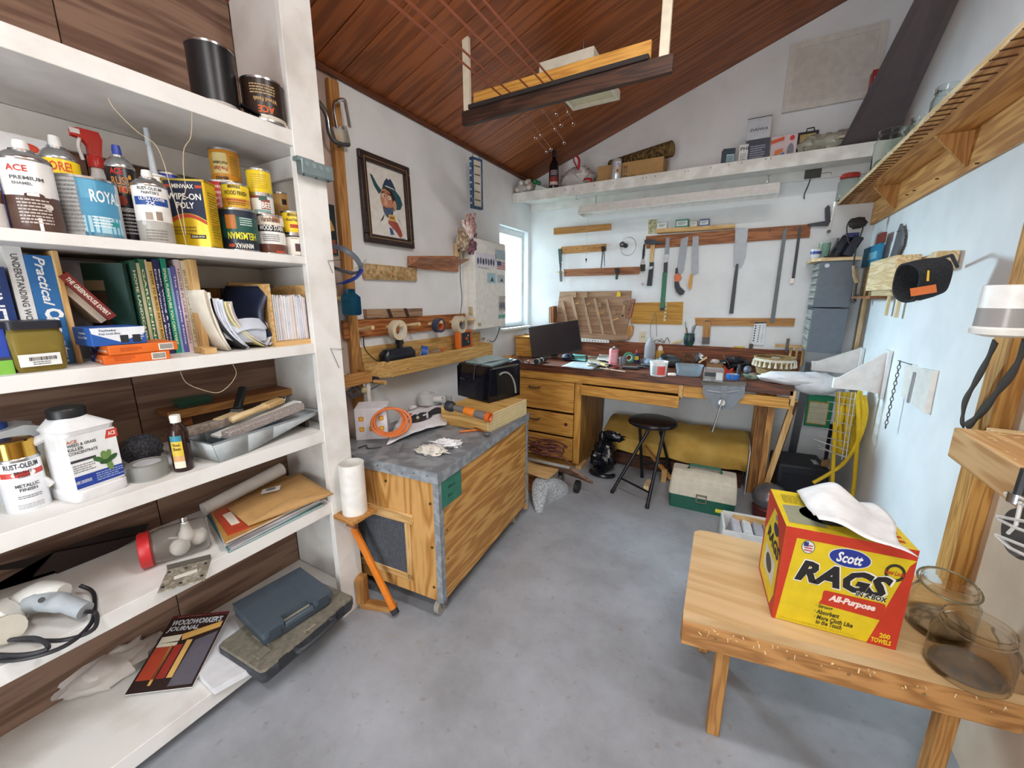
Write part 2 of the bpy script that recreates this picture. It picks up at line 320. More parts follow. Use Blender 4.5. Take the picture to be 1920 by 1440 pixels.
def loft(secs, mis=None, cap=(1,1), sm=True, m=None):           # secs: list of (polygon2d, z)
    m = m or MB(); k = len(secs[0][0]); b = len(m.v); m.v += [(x, y, z) for p, z in secs for x, y in p]
    for j in range(len(secs)-1):
        for i in range(k): m.f.append([b+j*k+i, b+j*k+(i+1) % k, b+(j+1)*k+(i+1) % k, b+(j+1)*k+i]); m.m.append(mis[j] if mis else 0); m.s.append(sm)
    if cap[0]: m.f.append([b+i for i in range(k)][::-1]); m.m.append(mis[0] if mis else 0); m.s.append(False)
    if cap[1]: m.f.append([b+(len(secs)-1)*k+i for i in range(k)]); m.m.append(mis[-1] if mis else 0); m.s.append(False)
    return m
UX, UZ, UY = (1,0,0), (0,0,1), (0,1,0)
STEEL = P('#c4c6c8',.25,1); CHROME = P('#d8dadc',.12,1); DARKST = P('#55585c',.4,1); BLK = P('#17181b',.45); BLKG = P('#0d0e12',.15)
# tall white shelving on the left wall
SZ = [(2.05,2.105), (1.63,1.66), (1.278,1.318), (.893,.942), (.555,.608), (.06,.12)]; SX0, SX1, SY0, SY1 = -1.93,-1.5,-.55,1.085
su = thing('shelving_unit', 'tall white painted wooden shelving unit filling the left side', 'shelves', (-1.7,.3,0))
def sup(name, lo, hi, m, bevel=.002): 
    o = boxpart(name, Vector(lo)-Vector((-1.7,.3,0)), Vector(hi)-Vector((-1.7,.3,0)), m, su, bevel); return o
for z0, z1 in SZ:
    s = sup('shelf', (SX0, SY0, z0), (SX1, SY1, z1), WSH)
for y0, y1 in ((1.015,1.14), (-.62,-.5)): sup('post', (-1.525, y0,0), (-1.497, y1,2.72), WSH)
sup('end_panel', (SX0,1.088,0), (-1.525,1.112,2.72), WSH); sup('end_panel', (SX0,-.58,0), (-1.525,-.55,2.72), WSH)
BK = WOOD('#8f7361', '#6b5041', 'y',1.1,.8, dist=3)
for i, (y0, y1) in enumerate(((-.55,.02), (.023,.56), (.563,1.087))): sup('back_board', (-1.95, y0,0), (-1.932, y1,2.72), BK)
for z in (2.05,1.63): 
    sup('cleat', (-1.93, SY0, z-.09), (-1.91,1.086, z-.001), WSH); sup('cleat', (-1.9,1.066, z-.08), (-1.53,1.087, z-.001), WSH)
sup('cleat', (-1.93,.1,1.318), (-1.912,.16,1.6), FIR('z')); sup('cleat', (-1.93,.84,1.318), (-1.912,.89,1.6), FIR('z'))
for z in (.555,.893): sup('cleat', (-1.93, SY0, z-.1), (-1.912,1.086, z-.001), RED('y'))
hk = thing('wire_hook', 'thin bent wire hook on the face of the white post', 'hook', W(628,500, X=-1.497)); L0 = hk.location.copy()
MB().tube([W(x, y, X=-1.492)-L0 for x, y in ((640,487), (615,489), (624,512))],.0012,5).build('wire', P('#4a3a2c',.5,1), hk)
MB().tube([W(x, y, X=-1.492)-L0 for x, y in ((645,655), (620,653), (636,690))],.0012,5).build('wire', P('#4a3a2c',.5,1), hk)
# ---- generic cans
def bandlathe(R, z0, h, bands, n=32):
    m = MB(); pal = []; prof = [(R*.965, z0)]; mis = []
    for f0, f1, c in bands:
        if c not in pal: pal.append(c)
        prof += [(R, z0+h*f0+(.0006 if f0 > 0 else .003)), (R, z0+h*f1-(0 if f1 < 1 else .002))]; mis += [pal.index(c)]*2
    prof.append((R*.965, z0+h)); mis.append(mis[-1]); m.lathe(prof, n, mis=mis); return m, [P(c,.35) if isinstance(c, str) else c for c in pal]
def spray(label, x0, x1, yt, ym, zb, bands, X=None, yb=None, texts=(), cap=None, capc='#e8e8e6', off=0, nz='#e8e8e6', grp='spray paint cans'):
    Pt, w, h, a = place(x0, x1, yt, ym, zb, X=X, yb=yb); R = w/2; a += off
    t = thing('spray_can', label, 'spray can', Pt,0, grp); hb = h*(.74 if cap else .78)
    m, ms = bandlathe(R,0, hb, bands); b = m.build('body', ms, t)
    MB().lathe([(R*1.01, hb-.004), (R*1.03, hb), (R*1.0, hb+.004), (R*.86, hb+h*.05), (R*.62, hb+h*.09), (R*.48, hb+h*.1), (R*.48, hb+h*.12), (R*.2, hb+h*.12)],28).build('shoulder', STEEL, t)
    if cap: MB().lathe([(R*.97, hb+.003), (R*.95, h*.985), (R*.88, h), (R*.1, h)],28).build('cap', cap, t)
    else: MB().lathe([(R*.32, hb+h*.1), (R*.32, h*.95), (R*.27, h), (R*.05, h)],16).build('nozzle', P(nz,.4), t)
    for q in texts:
        s, f, ww, hh, c = q[:5]; da = q[5] if len(q) > 5 else 0
        if s == '#': bfine(b, R, a+da, hb*f, R*ww, hb*hh, c[0], c[1], seed=len(label))
        elif s == '@': patch(R, a+da, hb*(f-hh/2), hb*(f+hh/2), R*ww).build('label_patch', P(c,.4), b)
        elif s == 'o':
            mm = MB(); RR = R+.0006; mm.add([(RR*cos(a+da+x*R/R), RR*sin(a+da+x*R/R), hb*f+y) for x, y in ell(ww/2, hb*hh/2,18)], [list(range(18))]); mm.build('label_oval', P(c,.4), b)
        else: btxt(b, s, R+(.0006 if len(q) > 6 else 0), a+da, hb*f, R*ww, hb*hh, c)
    return t
def tin(label, x0, x1, yt, ym, zb, bands, X=None, Y=None, yb=None, texts=(), off=0, flip=False, grp='paint and stain cans', name='paint_can', cat='paint can', h=None):
    Pt, w, hh_, a = place(x0, x1, yt, ym, zb, X=X, Y=Y, yb=yb); R = w/2; a += off; h = h or hh_
    t = thing(name, label, cat, Pt,0, grp); m, ms = bandlathe(R,.004, h-.008, bands); b = m.build('body', ms, t)
    for z in (.003, h-.003): MB().lathe([(R*.9, z-.003), (R*1.03, z-.003), (R*1.03, z+.003), (R*.9, z+.003)],32).build('rim', STEEL, t)
    MB().lathe([(R*.1,0), (R*.8,0), (R*.8,.004), (R*.1,.004)],24, c=(0,0,0 if flip else h-.006)).build('lid', STEEL, t)
    for q in texts:
        s, f, ww, hh, c = q[:5]; da = q[5] if len(q) > 5 else 0
        if s == '#': bfine(b, R, a+da, h*f, R*ww, h*hh, c[0], c[1], seed=len(label))
        elif s == '@': patch(R, a+da, h*(f-hh/2), h*(f+hh/2), R*ww).build('label_patch', P(c,.4), b)
        else: btxt(b, s, R+.0005, a+da, h*f, R*ww, h*hh, c, flip=flip and not s.startswith('~'))
    return t, h
S2 = 1.66
spray('white and brown enamel spray can at the front of the second shelf',6,108,268,355, S2, [(0,.5, '#5b4239'), (.5,1, '#e9e8e6')], X=-1.56, texts=[('ACE',.86,.8,.085, '#c23a2c',-.35), ('PREMIUM',.73,1.25,.05, '#54565c',-.05), ('ENAMEL',.655,.75,.04, '#6a6c72',-.25), ('@',.54,1.9,.1, '#e9e8e6',-.2), ('o',.5,.75,.085, '#4a2a20',.1), ('#',.28,1.25,.36, (8, '#c9bdb6'),0), ('o',.36,.36,.09, '#e6dcd2',.55), ('@',.1,.14,.18, '#e9e8e6',.1)], nz='#e4e2de')
spray('spray can with torn brown label at the left edge of the second shelf',-74,2,270,355, S2, [(0,.4, '#e6e4e2'), (.4,.62, '#6b4a3e'), (.62,1, '#dfe2e4')], X=-1.57)
spray('white spray can with yellow MORE banner behind the blue quart',76,152,258,320, S2, [(0,.74, '#e9e9e8'), (.74,.79, '#17181c'), (.79,1, '#f2cf1d')], X=-1.69, texts=[('MORE!',.895,1.5,.11, '#d8531c',-.15), ('o',.62,.95,.12, '#cf4a22',-.2), ('CLEAN',.62,.7,.06, '#f6e9dc',-.2,1), ('#',.3,1.2,.35, (7, '#777777'))])
t, h = tin('quart paint can with blue ROYAL label and grey back panel',104,230,340,395, S2, [(0,1, '#c9ccce')], X=-1.61, texts=[('@',.5,1.32,.97, '#4a93b8',.42), ('@',.2,1.3,.33, '#a9d3df',.42), ('@',.8,.5,.3, '#5fa6c6',.1), ('ROYAL',.7,1.05,.2, '#f4f6f4',.62), ('@',.26,.3,.08, '#2a9c9a',.78), ('#',.28,.6,.2, (4, '#e9f4f6'),.35), ('#',.5,.75,.85, (13, '#8f9294'),-.55), ('@',.06,1.3,.07, '#3d86ac',.42)])
# trigger sprayer
Pt, w, h, a = place(168,206,250,340, S2, X=-1.76); R = w/2
t = thing('spray_bottle', 'white bottle with glossy red trigger head between the cans', 'spray bottle', Pt, a+pi/2+.3)
MB().lathe([(R*1.5,0), (R*1.55, h*.3), (R*1.45, h*.42), (R*.75, h*.62), (R*.62, h*.66), (R*.62, h*.7)],24).build('bottle', P('#eceae8',.3), t)
MB().lathe([(R*.8, h*.69), (R*.82, h*.78), (R*.7, h*.79)],20).build('collar', P('#c8281e',.3), t)
MB().prism([(-.6*R, h*.79), (.6*R, h*.79), (.75*R, h*.86), (.95*R, h*.94), (.7*R, h), (-1.2*R, h), (-1.9*R, h*.985), (-1.9*R, h*.93), (-1.0*R, h*.92), (-.55*R, h*.87)], -R*.5, R*.5, 'y').build('trigger_head', P('#c41e17',.25), t, bevel=.004)
MB().tube(bez((-1.1*R,0, h*.92), (-1.35*R,0, h*.85), (-1.2*R,0, h*.74), n=5), R*.2,6).build('trigger', P('#e6e2e0',.4), t)
MB().ob((-1.6*R, -R*.5-.001, h*.965), (R*.9,.001, h*.04)).build('sticker', P('#efe9e6',.5), t)
spray('black rust stop spray can with blue nozzle',206,262,276,365, S2, [(0,.1, '#1c1b22'), (.1,.42, '#201a2a'), (.42,.47, '#e8e8ea'), (.47,1, '#17151c')], X=-1.65, texts=[('ACE',.93,.85,.08, '#d32f20',-.3), ('RUST',.81,1.25,.1, '#c98a4a',-.1), ('STOP',.7,1.25,.1, '#c98a4a',-.05), ('o',.7,.4,.08, '#c1281e',-.05), ('o',.56,.6,.13, '#a8402a',-.2), ('OUTDOOR',.445,1.2,.035, '#22222a',0), ('#',.26,1.2,.28, (6, '#c9c9cc')), ('o',.87,.22,.06, '#e0a22c',.55)], nz='#2a3f9c')
spray('white and grey ultra cover spray can beside the tall yellow tin',254,322,322,400, S2, [(0,.38, '#aaa69f'), (.38,.72, '#e6e4e0'), (.72,.84, '#e6e4e0'), (.84,1, '#ecebe8')], X=-1.555, texts=[('RUST-OLEUM',.93,1.35,.055, '#3a3c40',0), ("PAINTER'S",.86,.95,.05, '#4d4f55',0), ('@',.72,2.1,.14, '#24488f',0), ('ULTRA COVER',.755,1.5,.055, '#f2f4f6',.05,1), ('2X',.685,.5,.06, '#f2f4f6',-.05,1), ('@',.46,.4,.13, '#a39282',-.25), ('@',.47,.35,.15, '#8d7c6c',.3), ('o',.34,.3,.08, '#c9c6c0',-.6), ('#',.14,1.2,.2, (4, '#7a776f'))], nz='#dcdcd8')
# caulk tube
Pt, w, h, a = place(264,308,243,310, S2, X=-1.665); R = w/2
t = thing('caulk_tube', 'white caulk tube with long grey nozzle cap', 'caulk tube', Pt,0)
b = MB().lathe([(R,0), (R, h*.56), (R*.95, h*.6), (R*1.02, h*.605), (R*1.02, h*.62), (R*.4, h*.63)],24).build('tube', P('#eceae6',.4), t)
patch(R, a+.5, h*.44, h*.53, R*.9).build('label_patch', P('#1f4a3a',.5), b); btxt(b, 'DAP', R+.0005, a+.5, h*.485, R*.6, h*.06, '#f2f2f0')
MB().lathe([(R*.36, h*.62), (R*.2, h*.9), (R*.2, h*.9)],14).build('nozzle', P('#b9c0c6',.4), t); MB().lathe([(R*.26, h*.86), (R*.3, h*.87), (R*.24, h), (R*.05, h)],14).build('nozzle_cap', P('#aeb8c0',.4), t)
# tall tin
a0 = atan2(-.62,1.54)-.5; c0 = W(362,400, X=-1.585); c0.z = S2; t = thing('wipe_on_tin', 'tall rectangular navy and yellow wipe-on poly tin', 'tin', c0, a0+pi/2)
hh = FP(c0,362,342).z-S2; w2, d2 = .062,.034
b = loft([(rr(w2, d2,.008),0), (rr(w2, d2,.008), hh*.42), (rr(w2, d2,.008), hh)], mis=[0,0]).build('body', [P('#d9b420',.25,.3)], t)
for z in (.003, hh-.003): loft([(rr(w2+.0015, d2+.0015,.009), z-.003), (rr(w2+.0015, d2+.0015,.009), z+.003)]).build('rim', P('#b8a24a',.3,1), t)
flat(b, 'label_panel', [(-.054,.08)]+[(-.054+.108*i/10,.083+.022*sin(pi*i/10)) for i in range(11)]+[(.054,.08), (.054, hh-.006), (-.054, hh-.006)], (0, -d2,0), UX, UZ, '#1b2440')
flat(b, 'label_arc', [(-.054+.108*i/10,.07+.022*sin(pi*i/10)) for i in range(11)]+[(.054-.108*i/10,.081+.022*sin(pi-pi*i/10)) for i in range(11)], (0, -d2,0), UX, UZ, '#b8442a')
for q, z, w_, h_, c in (('MINWAX', hh-.022,.06,.013, '#f3efe4'), ('WIPE-ON', hh-.052,.095,.019, '#f5f2ea'), ('POLY', hh-.078,.05,.019, '#f5f2ea')): txt(b, q, (0, -d2-.0008, z), UX, UZ, w_, h_, c)
flat(b, 'label_stripe', rect(-.054, hh-.026,-.034, hh-.018), (0, -d2-.0004,0), UX, UZ, '#b8442a'); flat(b, 'label_stripe', rect(.034, hh-.026,.054, hh-.018), (0, -d2-.0004,0), UX, UZ, '#b8442a')
fine(b, (-.015, -d2,.052), UX, UZ,.07,.03,3, '#7a6410'); flat(b, 'label_patch', rect(.0,.028,.045,.04), (0, -d2,0), UX, UZ, '#231f1c'); txt(b, 'CLEAR SATIN', (.0225, -d2-.0006,.034), UX, UZ,.038,.006, '#efe6c8')
fine(b, (w2,0, hh*.5), UY, UZ,.045, hh*.7,18, '#8d7616'); MB().lathe([(.014, hh), (.014, hh+.012), (.01, hh+.013)],16, c=(-.02,0,0)).build('cap', BLK, t)
t, h1 = tin('green HELMSMAN varnish can standing upside down',415,485,396,432, S2, [(0,.3, '#1e2a38'), (.3,.82, '#1d5148'), (.82,1, '#1f2a3a')], X=-1.575, flip=True, texts=[('HELMSMAN',.36,1.6,.17, '#e9dc3c',.1), ('MINWAX',.13,1.0,.12, '#e9e6dc',.15), ('@',.13,.35,.07, '#b8442a',-.55), ('@',.68,.6,.32, '#b06a26',-.45), ('#',.7,.7,.2, (4, '#cfe0d8'),.4)])
tin('small yellow wood finish can stacked on the green upside-down can',417,469,348,375, S2+h1, [(0,.18, '#d7a72a'), (.18,.42, '#c98a2e'), (.42,1, '#e8c92a')], X=-1.58, texts=[('MINWAX',.85,.9,.13, '#2a2118',-.05), ('WOOD FINISH',.62,1.75,.17, '#4a3a14',0), ('@',.35,1.5,.05, '#9a4a20'), ('#',.22,1.3,.14, (2, '#5a4310'))])
t, h1 = tin('red can behind the small yellow wood finish can',392,448,344,395, S2, [(0,1, '#b8332c')], X=-1.70, texts=[('#',.6,1.2,.7, (9, '#e9b8ac'),-.3)])
tin('amber pre-stain can upside down on top of the red can',395,451,285,315, S2+h1, [(0,.22, '#c8871f'), (.22,.85, '#d49a24'), (.85,1, '#c9861f')], X=-1.70, flip=True, texts=[('@',.55,1.0,.6, '#d8c98c',-.35), ('MINWAX',.1,.9,.12, '#221c18',-.35), ('Pre-Stain',.38,.95,.14, '#b03a24',-.35), ('Wood Conditioner',.55,1.0,.1, '#5a4420',-.35), ('#',.5,.6,.6, (9, '#8f6a1c'),.6)])
t, h1 = tin('white wood stain can with a black WOOD STAIN band',481,535,406,440, S2, [(0,.25, '#6b4234'), (.25,.58, '#ecebe6'), (.58,.75, '#1d1c1e'), (.75,1, '#ddd2c2')], X=-1.575, texts=[('WOOD STAIN',.665,1.8,.13, '#f2f0ea',.1), ('Varathane',.88,1.2,.13, '#6b4a34',0), ('#',.42,1.2,.2, (4, '#777470')), ('@',.88,.6,.14, '#a5745a',.5), ('@',.06,.7,.08, '#b9442e',.6)])
t, h2 = tin('small white can with BEE label under the plain yellow can',469,514,368,388, S2+h1, [(0,1, '#dfe0dc')], X=-1.58, texts=[('@',.5,.8,.5, '#8f4a3c',.35), ('BEE',.45,.75,.3, '#f0ebe0',.35), ('@',.8,.7,.25, '#27554a',.15), ('@',.85,1,.12, '#8a3a40',-.5), ('@',.15,1.5,.12, '#79a39a',0)])
tin('plain yellow can at the top of the stack by the white post',463,509,321,345, S2+h1+h2, [(0,1, '#e3c224')], X=-1.58, texts=[('#',.5,1.4,.6, (7, '#c2a31c'))])
tin('tan and white can behind the stack by the white post',512,548,364,400, S2, [(0,.12, '#4b2f28'), (.12,.55, '#e6e4de'), (.55,1, '#d8a860')], X=-1.72, texts=[('MINWAX',.5,1.2,.06, '#3a3a4a'), ('@',.86,.5,.08, '#2a211c',.3)])
t, h1 = tin('little white can with a dark oval beside the post',533,573,441,458, S2, [(0,.9, '#e8e4da'), (.9,1, '#2a2624')], X=-1.565, texts=[('@',.4,.7,.35, '#4a3434',.35), ('@',.8,.7,.06, '#b9a890')])
tin('little yellow wood finish can on the little white can',529,570,399,420, S2+h1, [(0,.15, '#d9b92a'), (.15,1, '#e6c524')], X=-1.565, texts=[('MINWAX',.83,.9,.14, '#3a2a18'), ('Wood Finish',.62,1.3,.14, '#5a4a18',0), ('@',.34,.8,.16, '#a8341f',.1)])
tin('blue-lidded navy can behind the tall tin',300,345,328,380, S2, [(0,.93, '#2b2f45'), (.93,1, '#2037b0')], X=-1.74)
c = W(22,300, X=-1.78); c.z = S2; t = thing('carton', 'blue and white carton at the back of the second shelf', 'box', c, pi/2); hh = FP(c,22,254).z-S2
MB().box((-.08,-.03,0), (.07,.03, hh)).build('carton_body', P('#e3e4e8',.5), t, bevel=.002); flat(t, 'label_panel', rect(-.08,0,-.03, hh), (0,-.03,0), UX, UZ, '#2b358a'); flat(t, 'logo', ell(.02,.012), (.03,-.03, hh-.03), UX, UZ, '#d2452c')
# ---- top shelf
S1 = 2.105
tin('dark wood finish can upside down on the top shelf',455,533,150,190, S1, [(0,.12, '#c9c3b4'), (.12,1, '#2a1a12')], X=-1.56, flip=True, h=.135, texts=[('ACE',.26,.75,.16, '#e0642a',.1), ('Wood Finish',.48,1.1,.1, '#c9a46a',.1), ('#',.72,1.2,.25, (4, '#b89a6a'))])
tin('black paint can left of the upside-down can on the top shelf',360,445,120,170, S1, [(0,.1, '#c4c2bc'), (.1,1, '#1d1c20')], X=-1.60, h=.19)
c = W(470,215, X=-1.53); c.z = S1; t = tag(MB().ob((0,0,.006), (.03,.2,.008), (.1,.1,0)).ob((.01,.02,.014), (.02,.13,.006), (-.1,0,.2)).build('black_strap', BLKG, loc=c), 'crumpled glossy black strap along the edge of the top shelf', 'strap')
a, b = W(495,219, X=-1.515), W(537,235, X=-1.515); a.z = S1+.006; b.z = S1+.006; tag(MB().cyl(V3(0,0,0), b-a,.006).build('white_rod', P('#ecebe6',.4), loc=a), 'short white plastic rod on the edge of the top shelf', 'rod')
# strings hanging from the upper shelves
def wire(label, pts, X, r=.0012, col='#b9a98c', name='hanging_string', cat='string'):
    p = [W(x, y, X=X) for x, y in pts]; o = p[0].copy(); return tag(MB().tube(bez(*[q-o for q in p], n=8), r,5).build(name, P(col,.7), loc=o), label, cat)
wire('thin string hanging over the spray cans at the left', [(203,184), (215,205), (255,245), (290,270), (307,305), (318,345), (330,385), (352,470)],-1.51)
wire('thin string hanging in front of the tall tin', [(360,208), (358,255), (345,280), (344,320), (348,355), (341,380), (348,440)],-1.505)
wire('loop of string dangling under the book shelf', [(338,697), (350,718), (380,731), (410,736), (432,720), (443,700), (436,682)],-1.56)
# electrical box on the post
p0 = W(553,290, X=-1.495); p1 = W(614,303, X=-1.495); t = thing('junction_box', 'blue-grey metal electrical box screwed to the white post', 'electrical box', (-1.495, (p0.y+p1.y)/2,1.985)); hw = (p1.y-p0.y)/2
MB().box((0, -hw,-.03), (.035, hw*.95,.022)).build('box', P('#8fa0a2',.4,.6), t, bevel=.003); MB().box((.0, -hw-.012,.012), (.03, -hw*.2,.026)).build('flange', P('#8fa0a2',.4,.6), t)
for k in range(4): MB().cyl((.036, -hw*.7+k*hw*.42,.005), (.037, -hw*.7+k*hw*.42,.005),.009).build('knockout', P('#a3b2b3',.4,.6), t)
for k in range(3): MB().cyl((.02, -hw*.8+k*hw*.75,-.03), (.02, -hw*.8+k*hw*.75,-.035),.003, n=8).build('screw', DARKST, t)
# book shelf level
S3 = 1.318
def book(label, x0, x1, yt, ym, X=-1.53, col='#234', title=None, tc='#e8e6e0', depth=.2, zb=S3, grp='books on the third shelf', lean=0, paper=True, shear=0, tw=.55, th=.6, z0=.45):
    a, b = W(x0, ym, X=X), W(x1, ym, X=X); h = W((x0+x1)/2, yt, X=X).z-zb; tk = max(b.y-a.y,.004)
    t = thing('book', label, 'book', (X, (a.y+b.y)/2, zb), (lean,0,0), grp); e = min(.0025, tk*.2)
    MB().box((-depth, -tk/2,0), (0, -tk/2+e, h)).box((-depth, tk/2-e,0), (0, tk/2, h)).box((-e, -tk/2+e,0), (0, tk/2-e, h)).build('cover', P(col,.4), t)
    MB().box((-depth+.004, -tk/2+e,.003), (-e, tk/2-e, h-.003)).build('pages', P('#e9e3d2',.8), t)
    if title: txt(t, title, (0,0, h*z0+h*.05), (0,0,-1), (0,1,0), h*th*1.3 if th < .7 else h*.85, tk*tw, tc, shear=shear)
    return t
book('dark blue joinery book at the left end of the book shelf',-42,33,500,600, X=-1.64, col='#1d3a74', title='CABINETRY', tc='#f0f2f4', z0=.6)
book('tall white book titled Understanding Wood Finishing',37,70,464,590, X=-1.645, col='#e6e6e4', title='UNDERSTANDING WOOD FINISHING', tc='#55575a', tw=.42, th=.68)
book('thick blue Practical Carpentry book',72,122,480,590, X=-1.64, col='#2a6fae', title='Practical', tc='#f2f4f4', shear=.3, tw=.4, th=.34, z0=.72, depth=.22)
o = [q for q in bpy.data.objects if q.get('label') == 'thick blue Practical Carpentry book'][0]; txt(o, 'Carpentry', (0,0,.08), (0,0,-1), (0,1,0),.15,.045, '#f2f4f4', bold=.05)
def divider(label, x0, x1, yt, ym, X=-1.525, mat=None, depth=.3):
    a, b = W(x0, ym, X=X), W(x1, ym, X=X); h = W((x0+x1)/2, yt, X=X).z-S3; h = min(h,.308)
    return tag(MB().box((-depth, -(b.y-a.y)/2,0), (0, (b.y-a.y)/2, h)).build('shelf_divider', mat or PINE('z'), loc=(X, (a.y+b.y)/2, S3), bevel=.002), label, 'divider', 'wooden dividers between books')
divider('upright pine divider beside the thick blue book',124,136,440,590, X=-1.63); divider('upright pine divider between the thin books and loose papers',373,386,475,600, X=-1.6, depth=.25)
a = W(385,657, X=-1.52); tag(boxpart('wood_block', (-1.6, a.y, S3), (-1.52, a.y+.035, S3+.02), PINE('y')), 'small pine block at the foot of the divider', 'wood block')
# leaning books in the gap
for i, (lb, col, X, q) in enumerate((('red spined greenhouse book leaning on the pine divider', '#7a2420',-1.62, (124,530,205,600)), ('plain tan book leaning under the red spined book', '#cdbfa8',-1.64, (126,552,190,606)))):
    a = W(q[0], q[1], X=X); b = W(q[2], q[3], X=X); d = a-b; ang2 = atan2(d.z, d.y); L_ = d.length+.02
    t = thing('book', lb, 'book', b, (ang2-pi,0,0), 'leaning books'); tk = .02-.004*i
    MB().box((-.19, -L_,0), (0,0,.002)).box((-.19, -L_, tk), (0,0, tk+.002)).box((-.002, -L_,.002), (0,0, tk)).build('cover', P(col,.5), t); MB().box((-.185, -L_+.003,.002), (-.002,-.003, tk)).build('pages', P('#e2d8c2',.8), t)
    if i == 0: txt(t, 'THE GREENHOUSE EXPERT', (0, -L_*.5, tk*.5), (0,1,0), (0,0,1), L_*.85,.011, '#f0ead8')
a, b = W(118,560, X=-1.72), W(236,560, X=-1.72); h = W(170,490, X=-1.72).z-S3
tag(MB().box((0, a.y, S3), (.006, b.y+.05, S3+h)).build('grey_board', SPECK('#8a8a92', '#6c6c76',12,.7), loc=(-1.74,0,0)), 'grey marbled board leaning at the back of the book shelf', 'board')
a, b = W(188,560, X=-1.66), W(256,560, X=-1.56); h = .285
t = thing('large_book', 'large dark green book with a framed picture on its cover', 'book', (-1.64-.21*cos(.62), W(262,600, X=-1.64).y-.016-.21*sin(.62), S3),.62)
MB().box((0,0,0), (.21,.014, h)).build('cover', P('#1e3f38',.45), t); MB().box((.003,.002,.003), (.205,.012, h+.0005)).build('pages', P('#ddd6c4',.8), t)
flat(t, 'cover_picture', rect(.03,.04,.15,.2), (0,0,0), UX, UZ, '#4a3a2c'); flat(t, 'cover_panel', rect(.03,.205,.15,.235), (0,0,0), UX, UZ, '#8f8468'); flat(t, 'cover_picture', rect(.05,.06,.09,.15), (0,-.001,0), UX, UZ, '#1d1612'); flat(t, 'cover_picture', rect(.1,.06,.135,.12), (0,-.001,0), UX, UZ, '#2b2018')
bk = [('dark green landscaping book in the thin row',262,272,490, '#2f5a48', 'HOME LANDSCAPING', '#d8d8b0'), ('pale olive book in the thin row',273,279,494, '#b8b490', None, ''), ('mid green gardening book in the thin row',279,288,487, '#2f6a4a', 'GARDENING', '#e0dcb0'), ('beige narrow book in the thin row',289,293,488, '#c9b9a0', None, ''), ('tan patio roof book in the thin row',293,302,492, '#c9a75c', 'HOW TO BUILD PATIO ROOFS', '#4a3a1c'), ('maroon topped navy book in the thin row',303,309,488, '#232456', 'Do-It-Yourself Basics', '#e4e4ea'), ('navy wiring book beside the teal book',309,316,488, '#1e2050', 'Basic Wiring & Repair', '#e8e8ee'), ('teal small furniture book',318,328,486, '#12896f', 'SMALL FURNITURE YOU CAN MAKE', '#e8f2c8'), ('light blue slim book beside the teal book',329,334,503, '#7fa6c4', None, ''), ('purple home design book',335,343,500, '#5a5aa0', 'The Complete Home', '#e8e8f2'), ('pale pink house plans book',344,353,488, '#d6c4cc', 'HOUSE PLANS & DESIGN', '#8a6a78'), ('cream magazine beside the divider',354,363,490, '#d9d6c0', 'BUILDING CABINETS', '#9a9478'), ('white slim book against the divider',364,370,492, '#e2dccb', None, '')]
for q in bk: book(q[0], q[1], q[2], q[3],590, X=-1.64, col=q[4], title=q[5], tc=q[6] or '#fff', tw=.5, th=.62, depth=.2)
# bent stack of papers and folders
def sag(t, name, y0, y1, bend, h, col, X0=-1.78, X1=-1.53, th=.006):
    def fn(i, j):
        y = y0+(y1-y0)*j**2.2*1.0+bend*sin(pi*j)*.0; return (X0+(X1-X0)*i, y0+(y1-y0)*(1-j)**2.3, S3+.006+h*j)
    return MB().grid(fn,2,10).build(name, P(col,.7), t, solid=th, off=0)
def papers(label, x0t, x1b, yt, col, n, th, name='paper_stack', grp='slumped papers on the third shelf', Xf=-1.53):
    a = W(x0t,600, X=Xf); b = W(x1b,655, X=Xf); h = W(x0t, yt, X=Xf).z-S3; t = thing(name, label, 'papers', (0,0,0),0, grp)
    for k in range(n): sag(t, 'sheet', a.y+k*th*1.05, b.y+k*th*.3,0, h-.012-.004*(k % 3), col[k % len(col)], X1=Xf-.006*(k % 2), th=th*.9)
    return t
papers('beige newspapers slumped against the divider',391,430,540, ['#d8d0c0', '#c9bfae', '#e2dccf'],3,.007)
papers('black rimmed folder of white sheets slumping to the right',402,462,556, ['#1f2024', '#dfe2ea', '#cfd6e4', '#e8eaf0', '#d4dae6'],5,.0075)
papers('thick pad of yellow and grey sheets slumping to the right',428,500,562, ['#d8cf9c', '#cdbf8c', '#d9d2c8', '#c9c4c0'],4,.0065)
a = W(512,600, X=-1.53); b = W(500,650, X=-1.53); t = thing('blue_folder', 'curved dark navy folder standing behind curled sheets', 'folder', (0,0,0))
yy0, yy1 = W(440,545, X=-1.66).y, W(517,545, X=-1.54).y
MB().grid(lambda i, j: (-1.70+(.165)*i, yy0+(yy1-yy0)*i**1.0-.05*sin(pi*j)*(i*.5+.5)-.01, S3+.006+(W(480,540, X=-1.6).z-S3)*j),6,10).build('cover', P('#141c33',.35), t, solid=.004, off=0)
for k in range(3): MB().grid(lambda i, j: (-1.68+.14*i, yy0+.012+.012*k+(yy1-yy0-.04)*i-.03*(1-j)**2+.02*sin(pi*j*(1+.2*k)), S3+.008+(.17-.05*k)*j),4,10).build('sheet', P('#d9dde6',.6), t)
y0 = W(455,590, X=-1.53).y; MB().tube([(-1.54, y0+.05*cos(q)*(1+.15*q)+.03, S3+.07+.022*sin(q)) for q in [x*.35 for x in range(16)]],.0045,6, flat=6).build('curled_sheet', P('#c3cad6',.6), t)
